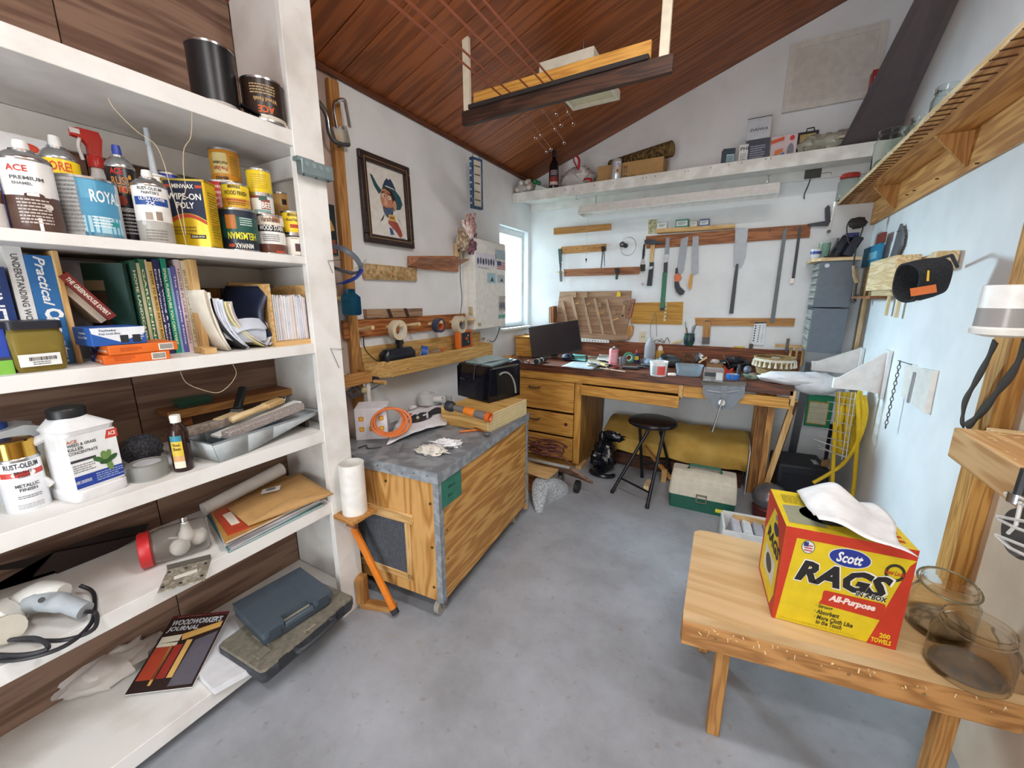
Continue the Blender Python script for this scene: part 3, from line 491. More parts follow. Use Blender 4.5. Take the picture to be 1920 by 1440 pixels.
# wooden magazine box full of papers
a, b = W(516,640, X=-1.52), W(590,640, X=-1.52); h = W(560,528, X=-1.52).z-S3; t = thing('paper_box', 'plywood box packed with upright white papers beside the post', 'box', (-1.52, a.y, S3)); L_ = b.y-a.y; pm = PINE('y')
MB().box((-.3,0,0), (0, L_,.02)).build('base', pm, t); MB().box((-.3,0,.02), (-.002,.007, h*.95)).build('side', pm, t); MB().box((-.3, L_-.007,.02), (-.002, L_, h*.95)).build('side', pm, t); MB().box((-.3,.007,.02), (-.29, L_-.007, h)).build('back', pm, t)
t2 = thing('file_papers', 'tightly packed white file papers in the plywood box', 'papers', (-1.52, a.y, S3)); n = 22
for k in range(n):
    y = .009+(L_-.02)*k/n; MB().box((-.27, y,.021), (-.01-.006*random.random(), y+(L_-.02)/n*.8, h*(.74+.06*random.random()))).build('sheet_bundle', P(random.choice(['#e6e6ea', '#dcdde6', '#ece8e2', '#d2d4e0', '#e0d0c8']),.7), t2)
# items standing in front of books
c = W(66,660, X=-1.565); t = thing('plastic_jar', 'square clear plastic jar of brass hooks with black lid and barcode sticker', 'jar', (-1.575, c.y, S3), rad(4)); hw = (W(118,660, X=-1.53).y-W(8,660, X=-1.53).y)/2; hh = W(66,600, X=-1.575).z-S3
loft([(rr(.045, hw*.86,.014),.001), (rr(.05, hw*.93,.014), hh*.1), (rr(.053, hw,.014), hh*.7), (rr(.046, hw*.94,.014), hh*.8), (rr(.046, hw*.94,.014), hh*.86)]).build('jar_body', GLASS('#b09c50',.12,.55), t)
loft([(rr(.054, hw*1.02,.014), hh*.84), (rr(.054, hw*1.02,.014), hh*.99), (rr(.048, hw*.97,.014), hh)]).build('lid', P('#20222c',.4), t)
hooks = MB(); rn = random.Random(3)
for k in range(260):
    p = Vector((rn.uniform(-.035,.035), rn.uniform(-hw*.75, hw*.75), rn.uniform(.008, hh*.52))); e = Euler((rn.random()*6, rn.random()*6, rn.random()*6)).to_matrix()
    hooks.tube([p+e@Vector((x, y,0)) for x, y in ((-.012,0), (0,0), (.008,.004), (.006,.009))],.0022,4)
hooks.build('brass_hooks', P('#b99b4a',.35,.8), t)['kind'] = 'stuff'
flat(t, 'sticker', rect(-.042, hh*.12,.03, hh*.36), (.0545,0,0), UY, UZ, '#eeeeec')
mm = MB(); y = -.025
while y < .02:
    wd_ = random.choice([.0007,.0012,.002]); mm.box((.0556, y, hh*.23), (.0558, y+wd_, hh*.3)); y += wd_+.0012
mm.build('barcode', P('#2a2a2c',.6), t); fine(t, (.0548,-.005, hh*.18), UY, UZ,.03,.01,2)
def carton(label, pts, X, h, depth, col, name='carton', cat='box', grp=None, rz=None, zb=S3):
    a, b = W(*pts[0], X=X), W(*pts[1], X=X); a.z = b.z = zb; rz_ = pi/2 if rz is None else rz; L_ = (b-a).length
    t = thing(name, label, cat, a, rz_, grp); MB().box((0,0,0), (L_, depth, h)).build('carton_body', P(col,.5), t, bevel=.0015); return t, L_
t, L_ = carton('orange ant bait box at the bottom of the pair', ((196,685), (318,672)),-1.515,.026,.12, '#d9641c', grp='orange ant bait boxes', rz=rad(86))
def antside(t, L_):
    txt(t, 'Liquid Ant Baits', (0,.05,.009), (0,-1,0), UZ,.07,.009, '#f3e9d6'); flat(t, 'label_panel', [(-.13,.026), (-.13,.0), (-.095,.0), (-.07,.018), (-.045,.026)], (0,0,0), (0,-1,0), UZ, '#22358c'); txt(t, 'TERRO', (0,.11,.017), (0,-1,0), UZ,.03,.008, '#f0ead8')
    flat(t, 'barcode_panel', rect(L_*.7,.003, L_*.93,.023), (0,0,0), UX, UZ, '#e9e4da')
    m = MB()
    for k in range(12): x = L_*(.72+.017*k); m.box((x,-.0012,.006), (x+.0011,-.0008,.021))
    m.build('barcode', P('#2a2a2c',.6), t); fine(t, (L_*.3,0,.013), UX, UZ, L_*.3,.012,3, '#b04a12')
antside(t, L_)
t, L_ = carton('orange ant bait box on top of the pair', ((205,662), (334,652)),-1.505,.026,.12, '#dd6a1f', grp='orange ant bait boxes', rz=rad(90), zb=S3+.0265); antside(t, L_)
t, L_ = carton('blue key lock box carton on the orange boxes', ((172,640), (276,634)),-1.512,.05,.12, '#2358a8', rz=rad(92), zb=S3+.053)
flat(t, 'label_panel', [(0,.049), (L_,.049), (L_*.98,.03), (L_*.5,.008), (L_*.02,.034)], (0,0,0), UX, UZ, '#e4e8ee'); txt(t, 'Fayleeko', (L_*.3,-.0008,.041), UX, UZ,.035,.007, '#40506a'); txt(t, 'Key Lock Box', (L_*.33,-.0008,.032), UX, UZ,.045,.007, '#5a6a84')
for x in (.035,.062): flat(t, 'product_picture', rect(L_*.2+x,.006, L_*.2+x+.018,.027), (0,-.001,0), UX, UZ, '#23262c')
txt(t, 'Fayleeko', (0,.055,.034), (0,-1,0), UZ,.045,.009, '#eef2f6'); txt(t, 'Key Lock Box', (0,.055,.022), (0,-1,0), UZ,.058,.009, '#eef2f6'); fine(t, (L_*.85,0,.02), UX, UZ, L_*.2,.018,3, '#e8eef6')
c = W(8,680, X=-1.53); t = thing('green_carton', 'blue and lime green carton at the far left of the book shelf', 'box', (-1.54, c.y-.03, S3), pi/2)
MB().box((-.07,0,0), (.045,.05,.11)).build('carton_body', P('#2846a8',.5), t, bevel=.002); flat(t, 'label_panel', rect(-.07,0,.045,.034), (0,0,0), UX, UZ, '#7fbf4a'); flat(t, 'label_panel', rect(-.07,.034,.045,.042), (0,0,0), UX, UZ, '#3a3f46')
# fourth shelf
S4 = .942
spray('gold capped metallic finish spray can at the left of the fourth shelf',14,100,818,890, S4, [(0,1, '#e6e8ec')], yb=950, cap=P('#c9a04a',.12,1), texts=[('RUST-OLEUM',.9,1.6,.1, '#26282c',.1), ('@',.74,2.2,.1, '#c23a30',.1), ('o',.74,1.1,.15, '#e4e6e4',.1), ('BRIGHT',.775,.8,.055, '#33363a',.1,1), ('COAT',.7,.55,.055, '#33363a',.1,1), ('METALLIC',.52,1.1,.065, '#4a4c50',.15), ('FINISH',.44,.8,.06, '#4a4c50',.15), ('#',.3,1.1,.07, (2, '#7a7c80'),.15), ('#',.12,1.2,.1, (3, '#b0b2b8'),.1)])
a, b = W(146,948, Z=S4), W(246,911, Z=S4); o_, rz, L_ = frame(a, b)
t = thing('weed_killer_jug', 'white jug of weed and grass killer with black cap', 'jug', o_, rz); hs = FP(a,128,812).z-S4; ht = FP((a+b)/2,135,768).z-S4; D = .12
def sec(x0, x1, y0, y1, r=.018): return [((x0+x1)/2+p[0], (y0+y1)/2+p[1]) for p in rr((x1-x0)/2, (y1-y0)/2, r)]
b_ = loft([(sec(.004, L_-.004,.004, D-.004),0), (sec(0, L_,0, D),.006), (sec(0, L_,0, D),.03), (sec(.004, L_-.004,.004, D-.004),.034), (sec(.004, L_-.004,.004, D-.004), hs*.96), (sec(.0, L_,0, D), hs), (sec(L_*.12, L_*.66,.022, D-.022), hs+(ht-hs)*.52), (sec(L_*.14, L_*.64,.028, D-.028,.03), hs+(ht-hs)*.6)]).build('jug_body', P('#e9e9ea',.35), t)
MB().lathe([(.038,0), (.039,.022), (.036,.026)],28, c=(L_*.39, D/2, ht-.026)).build('cap', P('#1b1c20',.4), t)
MB().tube(bez((-.002, D*.8,.05), (-.03, D*.85,.1), (-.025, D*.85, hs*.8), (.01, D*.8, hs*.9), n=6),.012,8).build('handle', P('#e4e4e4',.4), t)
flat(b_, 'label_panel', rect(.008,.038, L_-.008, hs*.93), (0,.0034,0), UX, UZ, '#eceeee'); flat(b_, 'label_band', rect(.008,.042, L_-.008,.078), (0,.003,0), UX, UZ, '#23409a'); fine(b_, (L_*.68,.0028,.061), UX, UZ, L_*.5,.026,4, '#9fb4dc'); txt(b_, 'SUPER CONCENTRATE', (L_*.2,.0026,.06), UX, UZ, L_*.28,.009, '#e8ecf4')
flat(b_, 'logo', [(L_*.72, hs*.79), (L_*.97, hs*.79), (L_*.97, hs*.91), (L_*.78, hs*.91)], (0,.003,0), UX, UZ, '#cc4030'); txt(b_, 'ACE', (L_*.86,.0024, hs*.855), UX, UZ, L_*.14,.012, '#f6efe8')
for s, z, w_ in (('ACE',.86,.18), ('WEED & GRASS',.81,.5), ('KILLER',.755,.27), ('CONCENTRATE',.7,.5)): txt(b_, s, (L_*(.06+w_/2),.0026, hs*z), UX, UZ, L_*w_,.0085, '#c45a30' if s == 'ACE' else '#4a4c50')
flat(b_, 'label_stripe', rect(L_*.06, hs*.57, L_*.5, hs*.605), (0,.003,0), UX, UZ, '#3a3c3e'); fine(b_, (L_*.27,.003, hs*.48), UX, UZ, L_*.38, hs*.12,4, '#777')
rn = random.Random(4)
for k in range(11):
    an = rn.uniform(0,6.3); rr_ = rn.uniform(.0,.02); cx, cz = L_*.68+rr_*cos(an)*1.2, hs*.48+rr_*sin(an); flat(b_, 'leaf_picture', [(cx+p*cos(an)-q*sin(an), cz+p*sin(an)+q*cos(an)) for p, q in ell(.014,.007,10)], (0,.0028-.0001*k,0), UX, UZ, rn.choice(['#3e6b35', '#55803f', '#6d8f4a', '#2f5428']))
c = W(272,868, X=-1.72); c.z = S4; tag(MB().ball((0,0,.055), (.04,.055,.052),22,14, amp=.12, fr=5, seed=2, bot=0).build('steel_wool', SPECK('#4a4a50', '#26262a',180,.9), loc=c), 'dark grey wad of steel wool behind the clear tape', 'steel wool')
c = W(30,850, X=-1.76); c.z = S4; t = thing('jug', 'translucent white jug with a handle behind the gold can', 'jug', c, pi/2); MB().prism([(-.07,0), (.07,0), (.07,.1), (.05,.16), (.05,.2), (.02,.21), (-.03,.2), (-.07,.13)],-.045,.045, 'y').build('jug_body', P('#d4d8dc',.3), t, bevel=.012); MB().lathe([(.02,0), (.02,.02)],16, c=(-.02,0,.2)).build('cap', P('#2d4fa0',.4), t)
c = W(105,850, X=-1.74); c.z = S4; tag(MB().ball((0,0,.07), (.05,.06,.08),22,14, amp=.25, fr=3, seed=9, bot=0).build('paper_bag', P('#b9a482',.8), loc=c), 'crumpled tan paper bag behind the white jug', 'bag')
# roll of clear tape
c = W(281,893, Z=S4); R_ = (FP(c,242,880)-FP(c,322,880)).length/2; t = thing('tape_roll', 'wide roll of clear tape lying flat on the fourth shelf', 'tape', c)
MB().lathe([(R_*.74,0), (R_,0), (R_,.048), (R_*.74,.048), (R_*.74,0)],32, cap=(0,0)).build('tape', GLASS('#e9ece8',.12,.75), t); MB().lathe([(R_*.68,0), (R_*.74,0), (R_*.74,.0485), (R_*.68,.0485), (R_*.68,0)],32, cap=(0,0)).build('core', P('#8d8478',.7), t); MB().lathe([(R_*.67,.046), (R_*.67,.047)],28).build('inner_disc', P('#cfd0d4',.4), t)
# dark bottle
c = W(346,880, Z=S4); w_ = (FP(c,322,840)-FP(c,362,840)).length/2; h = FP(c,326,778).z-S4; t = thing('polish_bottle', 'dark brown wood sheen bottle with white cap and yellow label', 'bottle', c); a = atan2(-c.y, -c.x)-.35
b_ = MB().lathe([(w_*.9,0), (w_,.004), (w_, h*.68), (w_*.85, h*.76), (w_*.5, h*.84), (w_*.45, h*.88)],24).build('bottle', P('#2c1712',.12), t); MB().lathe([(w_*.52, h*.87), (w_*.54, h*.98), (w_*.48, h)],18).build('cap', P('#e4e2da',.5), t)
for z0, z1, c_ in ((.08,.66, '#d8b93a'), (.56,.66, '#2f7f94'), (.08,.2, '#e6ddc8'), (.2,.3, '#cfa06a')): patch(w_, a, h*z0, h*z1, w_*1.15, lift=.0006 if z0 == .08 and z1 > .5 else .0009).build('label_patch', P(c_,.45), b_)
btxt(b_, 'Wood-', w_+.001, a, h*.5, w_*.75, h*.055, '#5a4a14'); btxt(b_, 'Sheen', w_+.001, a, h*.43, w_*.75, h*.055, '#5a4a14')
# little wall ledge at the back with a glass dish
t = thing('back_ledge', 'stained wooden ledge on the back boards of the shelving', 'ledge', (-1.93,.75,1.06)); y0, y1 = W(305,770, X=-1.86).y-.75, W(562,740, X=-1.86).y-.75
boxpart('ledge_board', (.002, y0,0), (.1, y1,.02), RED('y'), t); boxpart('bracket', (.002, y1-.05,-.045), (.09, y1-.02,0), RED('y'), t); boxpart('bracket', (.002, y0+.05,-.06), (.09, y0+.08,0), RED('y'), t); boxpart('front_lip', (.1, y0,-.012), (.112, y1,.02), FIR('y'), t)
c = W(362,748, X=-1.87); tag(loft([(rr(.03,.055,.01),0), (rr(.034,.06,.01),.03), (rr(.031,.057,.01),.03), (rr(.027,.052,.01),.006)], cap=(1,1)).build('glass_dish', GLASS('#8fc0b0',.05,.9), loc=(-1.875, c.y,1.0805)), 'small green glass dish on the stained ledge', 'dish')
# paint tray
a, b = W(412,868, Z=S4), W(603,800, Z=S4); o_, rz, L_ = frame(a, b); t = thing('paint_tray', 'galvanised paint roller tray with folded leg', 'paint tray', o_, rz); Wd = .24; zr = .075; fl = lambda x: .004 if x < .1 else .004+(zr-.012)*(x-.1)/(L_-.1)
m = MB(); xs = [0,.1,.2, L_]; N_ = len(xs)
pts = lambda y, up: [(x-(.02 if (up and x == 0) else 0)+(.01 if up and x == L_ else 0), y+(0 if not up else (-.012 if y < Wd/2 else .012)), zr if up else fl(x)) for x in xs]
A, B, C_, D_ = pts(0,0), pts(Wd,0), pts(0,1), pts(Wd,1)
for i in range(N_-1): m.quad(A[i], A[i+1], B[i+1], B[i]); m.quad(A[i], C_[i], C_[i+1], A[i+1]); m.quad(B[i], B[i+1], D_[i+1], D_[i])
m.quad(A[0], B[0], D_[0], C_[0]); m.quad(A[-1], C_[-1], D_[-1], B[-1]); m.build('tray', SPECK('#b4b8b8', '#9aa0a2',30,.4, (.2,.8)), t, solid=.0025)
MB().tube([C_[0], C_[-1], D_[-1], D_[0]],.004,8, closed=True).build('rim', P('#b4bcc0',.35,.8), t)
boxpart('leg', (L_-.035,.05,-.004+.004), (L_-.02, Wd-.03,.05), P('#5b554c',.5,.6), t)
MB().quad((.105,.005,.0095), (L_-.01,.005, zr-.012), (L_-.01, Wd-.005, zr-.012), (.105, Wd-.005,.0095)).build('paint_film', P('#7f9fb0',.6), t)
def ontray(x, y, z): return Matrix.Translation(o_)@Matrix.Rotation(rz,4, 'Z')@Vector((x, y, z))
sl = math.atan((zr-.012)/(L_-.1))
def tri(name, label, cat, x, y, z, size, mat, rot=(0,0,0), bev=.003):
    o = MB().box((-size[0]/2, -size[1]/2, -size[2]/2), [q/2 for q in size]).build(name, mat, loc=ontray(x, y, z), rot=(rot[0], rot[1]-sl*.9, rz+rot[2]), bevel=bev); return tag(o, label, cat)
tri('sanding_block', 'long grey gritty sanding block across the front of the tray', 'sanding block',.21,.035,.093, (.32,.045,.028), SPECK('#b4aca8', '#8a7f7a',220,.9), (0,.08,.02))
tri('white_board', 'white slat beneath the wooden brush in the tray', 'slat',.23,.10,.087, (.36,.05,.012), P('#e6e6e2',.5), (0,.05,.02))
tri('grey_block', 'grey wooden block at the deep end of the tray', 'wood block',.05,.13,.1, (.17,.035,.03), SPECK('#9a8d82', '#7d7066',60,.8), (0,.2,.18))
tri('pale_stick', 'short pale wooden stick near the deep end of the tray', 'stick',.13,.15,.108, (.09,.03,.02), PALE('x'), (0,.15,.3))
p = ontray(.23,.105,.122); t = thing('scraper_brush', 'wooden handled brush lying on top of the tray', 'brush', p, (0, -sl*.5, rz+.1)); MB().lathe([(.006,-.12), (.013,-.115), (.015,-.08), (.012,-.02), (.014,.03)],16, ax='x', sx=1.2).build('handle', PALE('x'), t); MB().box((.03,-.022,-.011), (.11,.022,.011)).build('ferrule', WOOD('#d9b98a', '#b8935e', 'x',2), t, bevel=.004); MB().tube([(.11,-.02,0), (.12,-.02,.012), (.12,.02,.012), (.11,.02,0)],.002,5).build('wire_clip', STEEL, t)
p = ontray(.2,.2,.1); t = thing('putty_knife', 'putty knife with black handle and red ferrule at the back of the tray', 'putty knife', p, (0,-.9, rz+.5)); MB().box((.02,-.014,-.011), (.12,.014,.011)).build('handle', BLK, t, bevel=.006); MB().box((-.08,-.025,-.001), (.02,.025,.001)).build('blade', STEEL, t)
c = ontray(.1,.2,.085); tag(MB().ball((0,0,0), (.02,.02,.014),14,8, amp=.1).build('plastic_ball', P('#b5202a',.4), loc=c), 'red plastic ball at the back of the tray', 'ball')
# fifth shelf
S5 = .608
def poly_sheet(name, label, cat, pts, z, th, mat, grp=None, wob=0):
    p = [W(x, y, Z=z) for x, y in pts]; o = sum(p, Vector())/len(p); o.z = z-th if th < 0 else z
    return tag(MB().prism([(q.x-o.x, q.y-o.y) for q in p],0, abs(th), 'z').build(name, mat, loc=(o.x, o.y, z)), label, cat, grp)
sp = [W(x, y, X=-1.885) for x, y in ((-60,1125), (60,1080), (100,1068), (118,1092), (150,1100), (178,1090), (186,1074), (176,1052), (270,1000), (279,981), (200,998), (100,1035), (-60,1075))]
o = sp[0].copy(); t = thing('hand_saw', 'dark old hand saw leaning at the back of the fifth shelf', 'saw', o); MB().prism([(q.y-o.y, q.z-o.z) for q in sp[:1]+sp[8:]+sp[7:8]+sp[2:3]],-.001,.001, 'x').build('blade', P('#2c2422',.4,.5), t); MB().prism([(q.y-o.y, q.z-o.z) for q in sp[1:9]+sp[11:12]],-.01,.01, 'x').build('handle', P('#241614',.5), t, bevel=.004)
# jar with red lid lying down
a, b = W(268,1064, Z=S5), W(397,1022, Z=S5); d = (b-a); r_ = .058; t = thing('bulb_jar', 'clear plastic jar with red lid lying on its side full of bulbs', 'jar', (a.x, a.y, S5+r_+.002), atan2(d.y, d.x)); L_ = d.length
MB().lathe([(r_*.86,.03), (r_*.9,.036), (r_,.055), (r_, L_-.02), (r_*.9, L_), (r_*.1, L_), (r_*.1, L_-.003), (r_*.88, L_-.004), (r_*.97, L_-.02), (r_*.97,.055), (r_*.87,.036), (r_*.83,.03)],28, ax='x', cap=(0,0)).build('jar_body', GLASS('#f2f0ec',.1,.95), t)
MB().lathe([(r_*.98,0), (r_*1.04,.004), (r_*1.04,.03), (r_*.9,.032)],28, ax='x').build('lid', P('#c42326',.4), t)
tb = t
for i, (x, y, z, r) in enumerate(((.1,-.012,-.02,.03), (.15,.02,-.015,.03), (.125,0,.018,.024))): 
    q = thing('light_bulb', ['white round bulb nearest the red lid in the jar', 'white round bulb at the far end of the jar', 'white round bulb resting on the other two in the jar'][i], 'light bulb', t.matrix_basis@Vector((x, y, z)), (0,1.2+i, i*1.3), 'bulbs in the jar'); MB().lathe([(.01,-.045), (.012,-.03), (r*.7,-.012), (r,.008), (r*.9,.02), (r*.5,.031), (.002,.034)],18).build('globe', P('#efeeec',.3), q); MB().lathe([(.009,-.06), (.011,-.055), (.011,-.042)],12).build('screw_base', STEEL, q)
# metal plate
p = [W(x, y, Z=S5+.004) for x, y in ((299,1110), (388,1086), (390,1047), (313,1068))]; o = sum(p, Vector())/4; o.z = S5; u = (p[1]-p[0]).normalized(); v = Vector((-u.y, u.x,0)); hw, hv = (p[1]-p[0]).length/2, (p[3]-p[0]).length/2
t = thing('mending_plate', 'galvanised metal bracket plate with rivets and a white label', 'bracket', o, atan2(u.y, u.x)); MB().box((-hw, -hv,0), (hw, hv,.004)).build('plate', SPECK('#a9a292', '#7d7668',90,.5), t, bevel=.001); MB().box((-hw, hv-.004,.004), (hw, hv,.02)).build('flange', P('#6a655c',.5,.6), t)
for x, y in ((-.85,-.7), (-.85,.6), (-.1,-.75), (-.1,.6), (.8,-.6), (.8,.55)): MB().lathe([(.005,.004), (.004,.007), (.001,.0075)],10, c=(x*hw, y*hv,0)).build('rivet', DARKST, t)
MB().ob((.0,0,.0045), (hw*1.0,.018,.001), (0,0,.2)).build('label', P('#e6e2d8',.6), t)
# magazines and envelope
mags = [('glossy magazine with teal edge at the bottom of the pile', '#4f8f90'), ('grey magazine second from the bottom of the pile', '#9a98a0'), ('white magazine in the middle of the pile', '#d9dadd'), ('violet brochure in the upper part of the pile', '#4d4668'), ('yellow brown catalogue near the top of the pile', '#b98a4a')]
base = [(428,1036), (604,946), (540,905), (392,968)]; z = S5+.001; rn = random.Random(5)
for lb, c_ in mags:
    j = [(x+rn.uniform(-5,5), y+rn.uniform(-3,3)) for x, y in base]; p = [W(x, y, Z=S5) for x, y in j]; o = sum(p, Vector())/4
    t = thing('magazine', lb, 'magazine', (o.x, o.y, z),0, 'magazines under the envelope'); pl = [(q.x-o.x, q.y-o.y) for q in p]
    MB().prism(pl,0,.0012).prism(pl,.0078,.009).build('cover', P(c_,.3), t); MB().prism([(x*.985, y*.985) for x, y in pl],.0012,.0078).build('pages', P('#d8d6d2',.7), t); z += .0092
p = [W(x, y, Z=z) for x, y in ((400,962), (428,1005), (468,990), (440,945))]; o = sum(p, Vector())/4; t = thing('magazine', 'red covered brochure sticking out at the left of the pile', 'magazine', (o.x, o.y, z),0, 'magazines under the envelope'); MB().prism([(q.x-o.x, q.y-o.y) for q in p],0,.004).build('cover', P('#b8472c',.35), t); flat(t, 'cover_picture', [((q.x-o.x)*.5, (q.y-o.y)*.4) for q in p], (0,0,.004), UX, UY, '#e8dccb')
p = [W(x, y, Z=z+.01) for x, y in ((466,985), (626,928), (560,888), (425,952))]; o = sum(p, Vector())/4; t = thing('manila_envelope', 'brown manila envelope with barcode sticker on the magazines', 'envelope', (o.x, o.y, z+.004)); q = [x-o for x in p]
MB().grid(lambda i, j: (lambda s: (s.x, s.y,.006+.012*sin(pi*i)*sin(pi*j*.9)+.006*i*i))((q[0]*(1-i)+q[1]*i)*(1-j)+(q[3]*(1-i)+q[2]*i)*j),10,8).build('envelope_body', P('#bd935c',.75), t, solid=.003)
MB().grid(lambda i, j: (lambda s: (s.x, s.y,.009+.012*sin(pi*i)*sin(pi*j*.9)+.006*i*i))((q[0]*(1-i)+q[1]*i)*(1-j*.35*(1-abs(2*i-1)))+(q[3]*(1-i)+q[2]*i)*j*.35*(1-abs(2*i-1))),10,3).build('flap', P('#c39a64',.75), t)
st = W(508,918, Z=z+.035)-Vector((o.x, o.y, z+.004)); MB().ob(st, (.07,.04,.001), (.05,-.1,.9)).build('sticker', P('#e6e6e4',.5), t); m = MB()
for k in range(9): m.ob(st+Vector((cos(.9), sin(.9),0))*(-.016+.004*k)+Vector((0,0,.001+.0004*k)), (.0018,.02,.0008), (.05,-.1,.9))
m.build('barcode', P('#2a2a2a',.6), t)
a, b = W(396,968, Z=S5+.05), W(528,890, Z=S5+.07); a = Vector((-1.79, a.y, S5+.062)); b = Vector((-1.80, W(530,890, X=-1.8).y, S5+.105)); tag(MB().cyl(V3(0,0,0), b-a,.026,.03,18).build('paper_roll', P('#dcdad8',.6), loc=a), 'long white roll of paper lying behind the envelope', 'paper roll')
# power tool with cord
c = W(70,1165, Z=S5); t = thing('power_sander', 'grey and white corded hand sander on the fifth shelf', 'power tool', c); q = lambda x, y, z: W(x, y, Z=S5+z)-c
MB().tube(bez(q(160,1145,.04), q(115,1130,.06), q(72,1128,.06), q(55,1130,.055), n=6), [.022]*6+[.026]*6+[.03]*7,14).build('grip', P('#a9b0b6',.35), t); MB().tube(bez(q(120,1110,.07), q(80,1112,.07), q(30,1140,.05), q(-15,1170,.05), n=6), [.022,.024,.026,.028,.03,.032]+[.036]*6+[.042]*7,14).build('motor_housing', P('#d9d8d2',.4), t); MB().cyl(q(78,1125,.09), q(78,1125,.098),.007).build('screw', DARKST, t); MB().cyl(q(-12,1178,.01), q(15,1180,.045),.035).build('pad', P('#c8c2b4',.6), t)
MB().tube(bez(q(160,1147,.04), q(180,1150,.02), q(175,1180,.01), q(120,1200,.01), q(50,1200,.012), q(-30,1196,.012), n=6),.0055,8).build('cord', P('#2a2a2e',.5), t)
MB().tube(bez(q(150,1098,.03), q(172,1108,.012), q(178,1130,.01), q(170,1170,.012), q(120,1212,.01), q(40,1236,.01), q(-40,1238,.01), n=6),.0055,8).build('cord', P('#232327',.5), t)
MB().tube(bez(q(-30,1208,.018), q(60,1196,.018), q(90,1215,.018), q(40,1228,.018), q(-40,1226,.018), n=6),.0055,8).build('cord', P('#303035',.5), t)
# bottom shelf
S6 = .12
p = [W(x, y, Z=.17) for x, y in ((470,1275), (650,1125), (590,1085), (440,1200))]; o = sum(p, Vector())/4; o.z = S6+.001; t = thing('open_tool_case', 'dusty black tool case half under the blue-grey case', 'tool case', o, atan2((p[1]-p[0]).y, (p[1]-p[0]).x)); hx, hy = (p[1]-p[0]).length/2,.14
loft([(rr(hx*.97, hy*.97,.02),0), (rr(hx, hy,.02),.02), (rr(hx, hy,.02),.05)], cap=(1,1)).build('tray', SPECK('#43454a', '#33353a',30,.6), t); loft([(rr(hx*.99, hy*.99,.02),.05), (rr(hx*.97, hy*.97,.02),.058)]).build('dusty_insert', SPECK('#827c6e', '#666257',60,.9, (.3,.7)), t)
MB().tube(bez((-.08, -hy+.0,.045), (-.07, -hy-.03,.045), (.07, -hy-.03,.045), (.08, -hy,.045), n=5),.011,8).build('handle', P('#33363a',.5), t); txt(t, 'Makita', (0, -hy+.02,.06), UX, UY,.05,.012, '#b9b2a0')
for x, y, sx, sy in ((-.1,.0,.06,.1), (.06,-.05,.1,.03), (.13,.02,.05,.08), (-.16,-.06,.05,.04)): MB().box((x-sx/2, y-sy/2,.056), (x+sx/2, y+sy/2,.066)).build('insert_rib', SPECK('#827c6e', '#666257',60,.9, (.3,.7)), t, bevel=.003)
for x in (-.13,.13): MB().box((x-.018, -hy-.008,.02), (x+.018, -hy+.002,.055)).build('latch', P('#2a2c30',.5), t)
p = [W(x, y, Z=.245) for x, y in ((492,1190), (623,1107), (562,1064), (436,1132))]; o = sum(p, Vector())/4; u = p[1]-p[0]; hx, hy = u.length/2, (p[3]-p[0]).length/2; o.z = S6+.068; t = thing('drill_case', 'closed blue-grey plastic tool case lying on the dusty one', 'tool case', o, atan2(u.y, u.x)); CG = P('#4c5863',.5)
loft([(rr(hx*.98, hy*.98,.02),0), (rr(hx, hy,.02),.01), (rr(hx, hy,.02),.028)]).build('lower_shell', P('#3f4a54',.5), t)
nx, ny = hx*.42, hy*.28; top = [(-hx, -hy), (-nx, -hy), (-nx, -hy+ny), (nx, -hy+ny), (nx, -hy), (hx, -hy), (hx, hy), (-hx, hy)]
MB().prism(top,.029,.058).build('upper_shell', CG, t, bevel=.006); MB().box((-nx*.98, -hy-.002,.02), (nx*.98, -hy+.016,.044)).build('handle', CG, t, bevel=.005); MB().box((-nx*.9, -hy+.018,.03), (nx*.9, -hy+ny-.002,.034)).build('dust', P('#9a9484',.9), t)
for x in (-hx*.7, hx*.7): MB().box((x-.02, -hy-.006,.012), (x+.02, -hy+.002,.05)).build('latch', P('#3a444d',.5), t)
zz = S6+.03
p = [W(x, y, Z=zz) for x, y in ((400,1290), (482,1245), (440,1158), (300,1190))]; o = sum(p, Vector())/4; o.z = S6+.001; tag(MB().prism([(q.x-o.x, q.y-o.y) for q in p],0,.026).build('paper_stack', P('#dfe0e4',.7), loc=o, bevel=.001), 'stack of white paper under the woodworking magazine', 'papers')
p = [W(x, y, Z=zz) for x, y in ((262,1292), (395,1278), (419,1172), (293,1183))]; o = sum(p, Vector())/4; o.z = zz+.001; u = p[1]-p[0]; t = thing('woodworking_magazine', "Woodworker's Journal magazine with dark cover on the bottom shelf", 'magazine', o+V3(0,0,.02), (.28,0, atan2(u.y, u.x)+.02)); hx, hy = .108,.14
MB().box((-hx, -hy,0), (hx, hy,.004)).build('pages', P('#e4e2de',.6), t); flat(t, 'cover', rect(-hx, -hy, hx, hy), (0,0,.004), UX, UY, '#2a1712')
flat(t, 'cover_band', rect(-hx, hy-.012, hx, hy), (0,0,.0046), UX, UY, '#5e1c1c'); fine(t, (-.01, hy-.006,.0046), UX, UY,.15,.006,1, '#c9b0a0', lift=.0006)
txt(t, "WOODWORKER'S", (.0, hy-.03,.0048), UX, UY,.185,.024, '#d3d6da', bold=.03, shear=.2); txt(t, 'JOURNAL', (-.04, hy-.058,.0048), UX, UY,.115,.024, '#d3d6da', bold=.03, shear=.2)
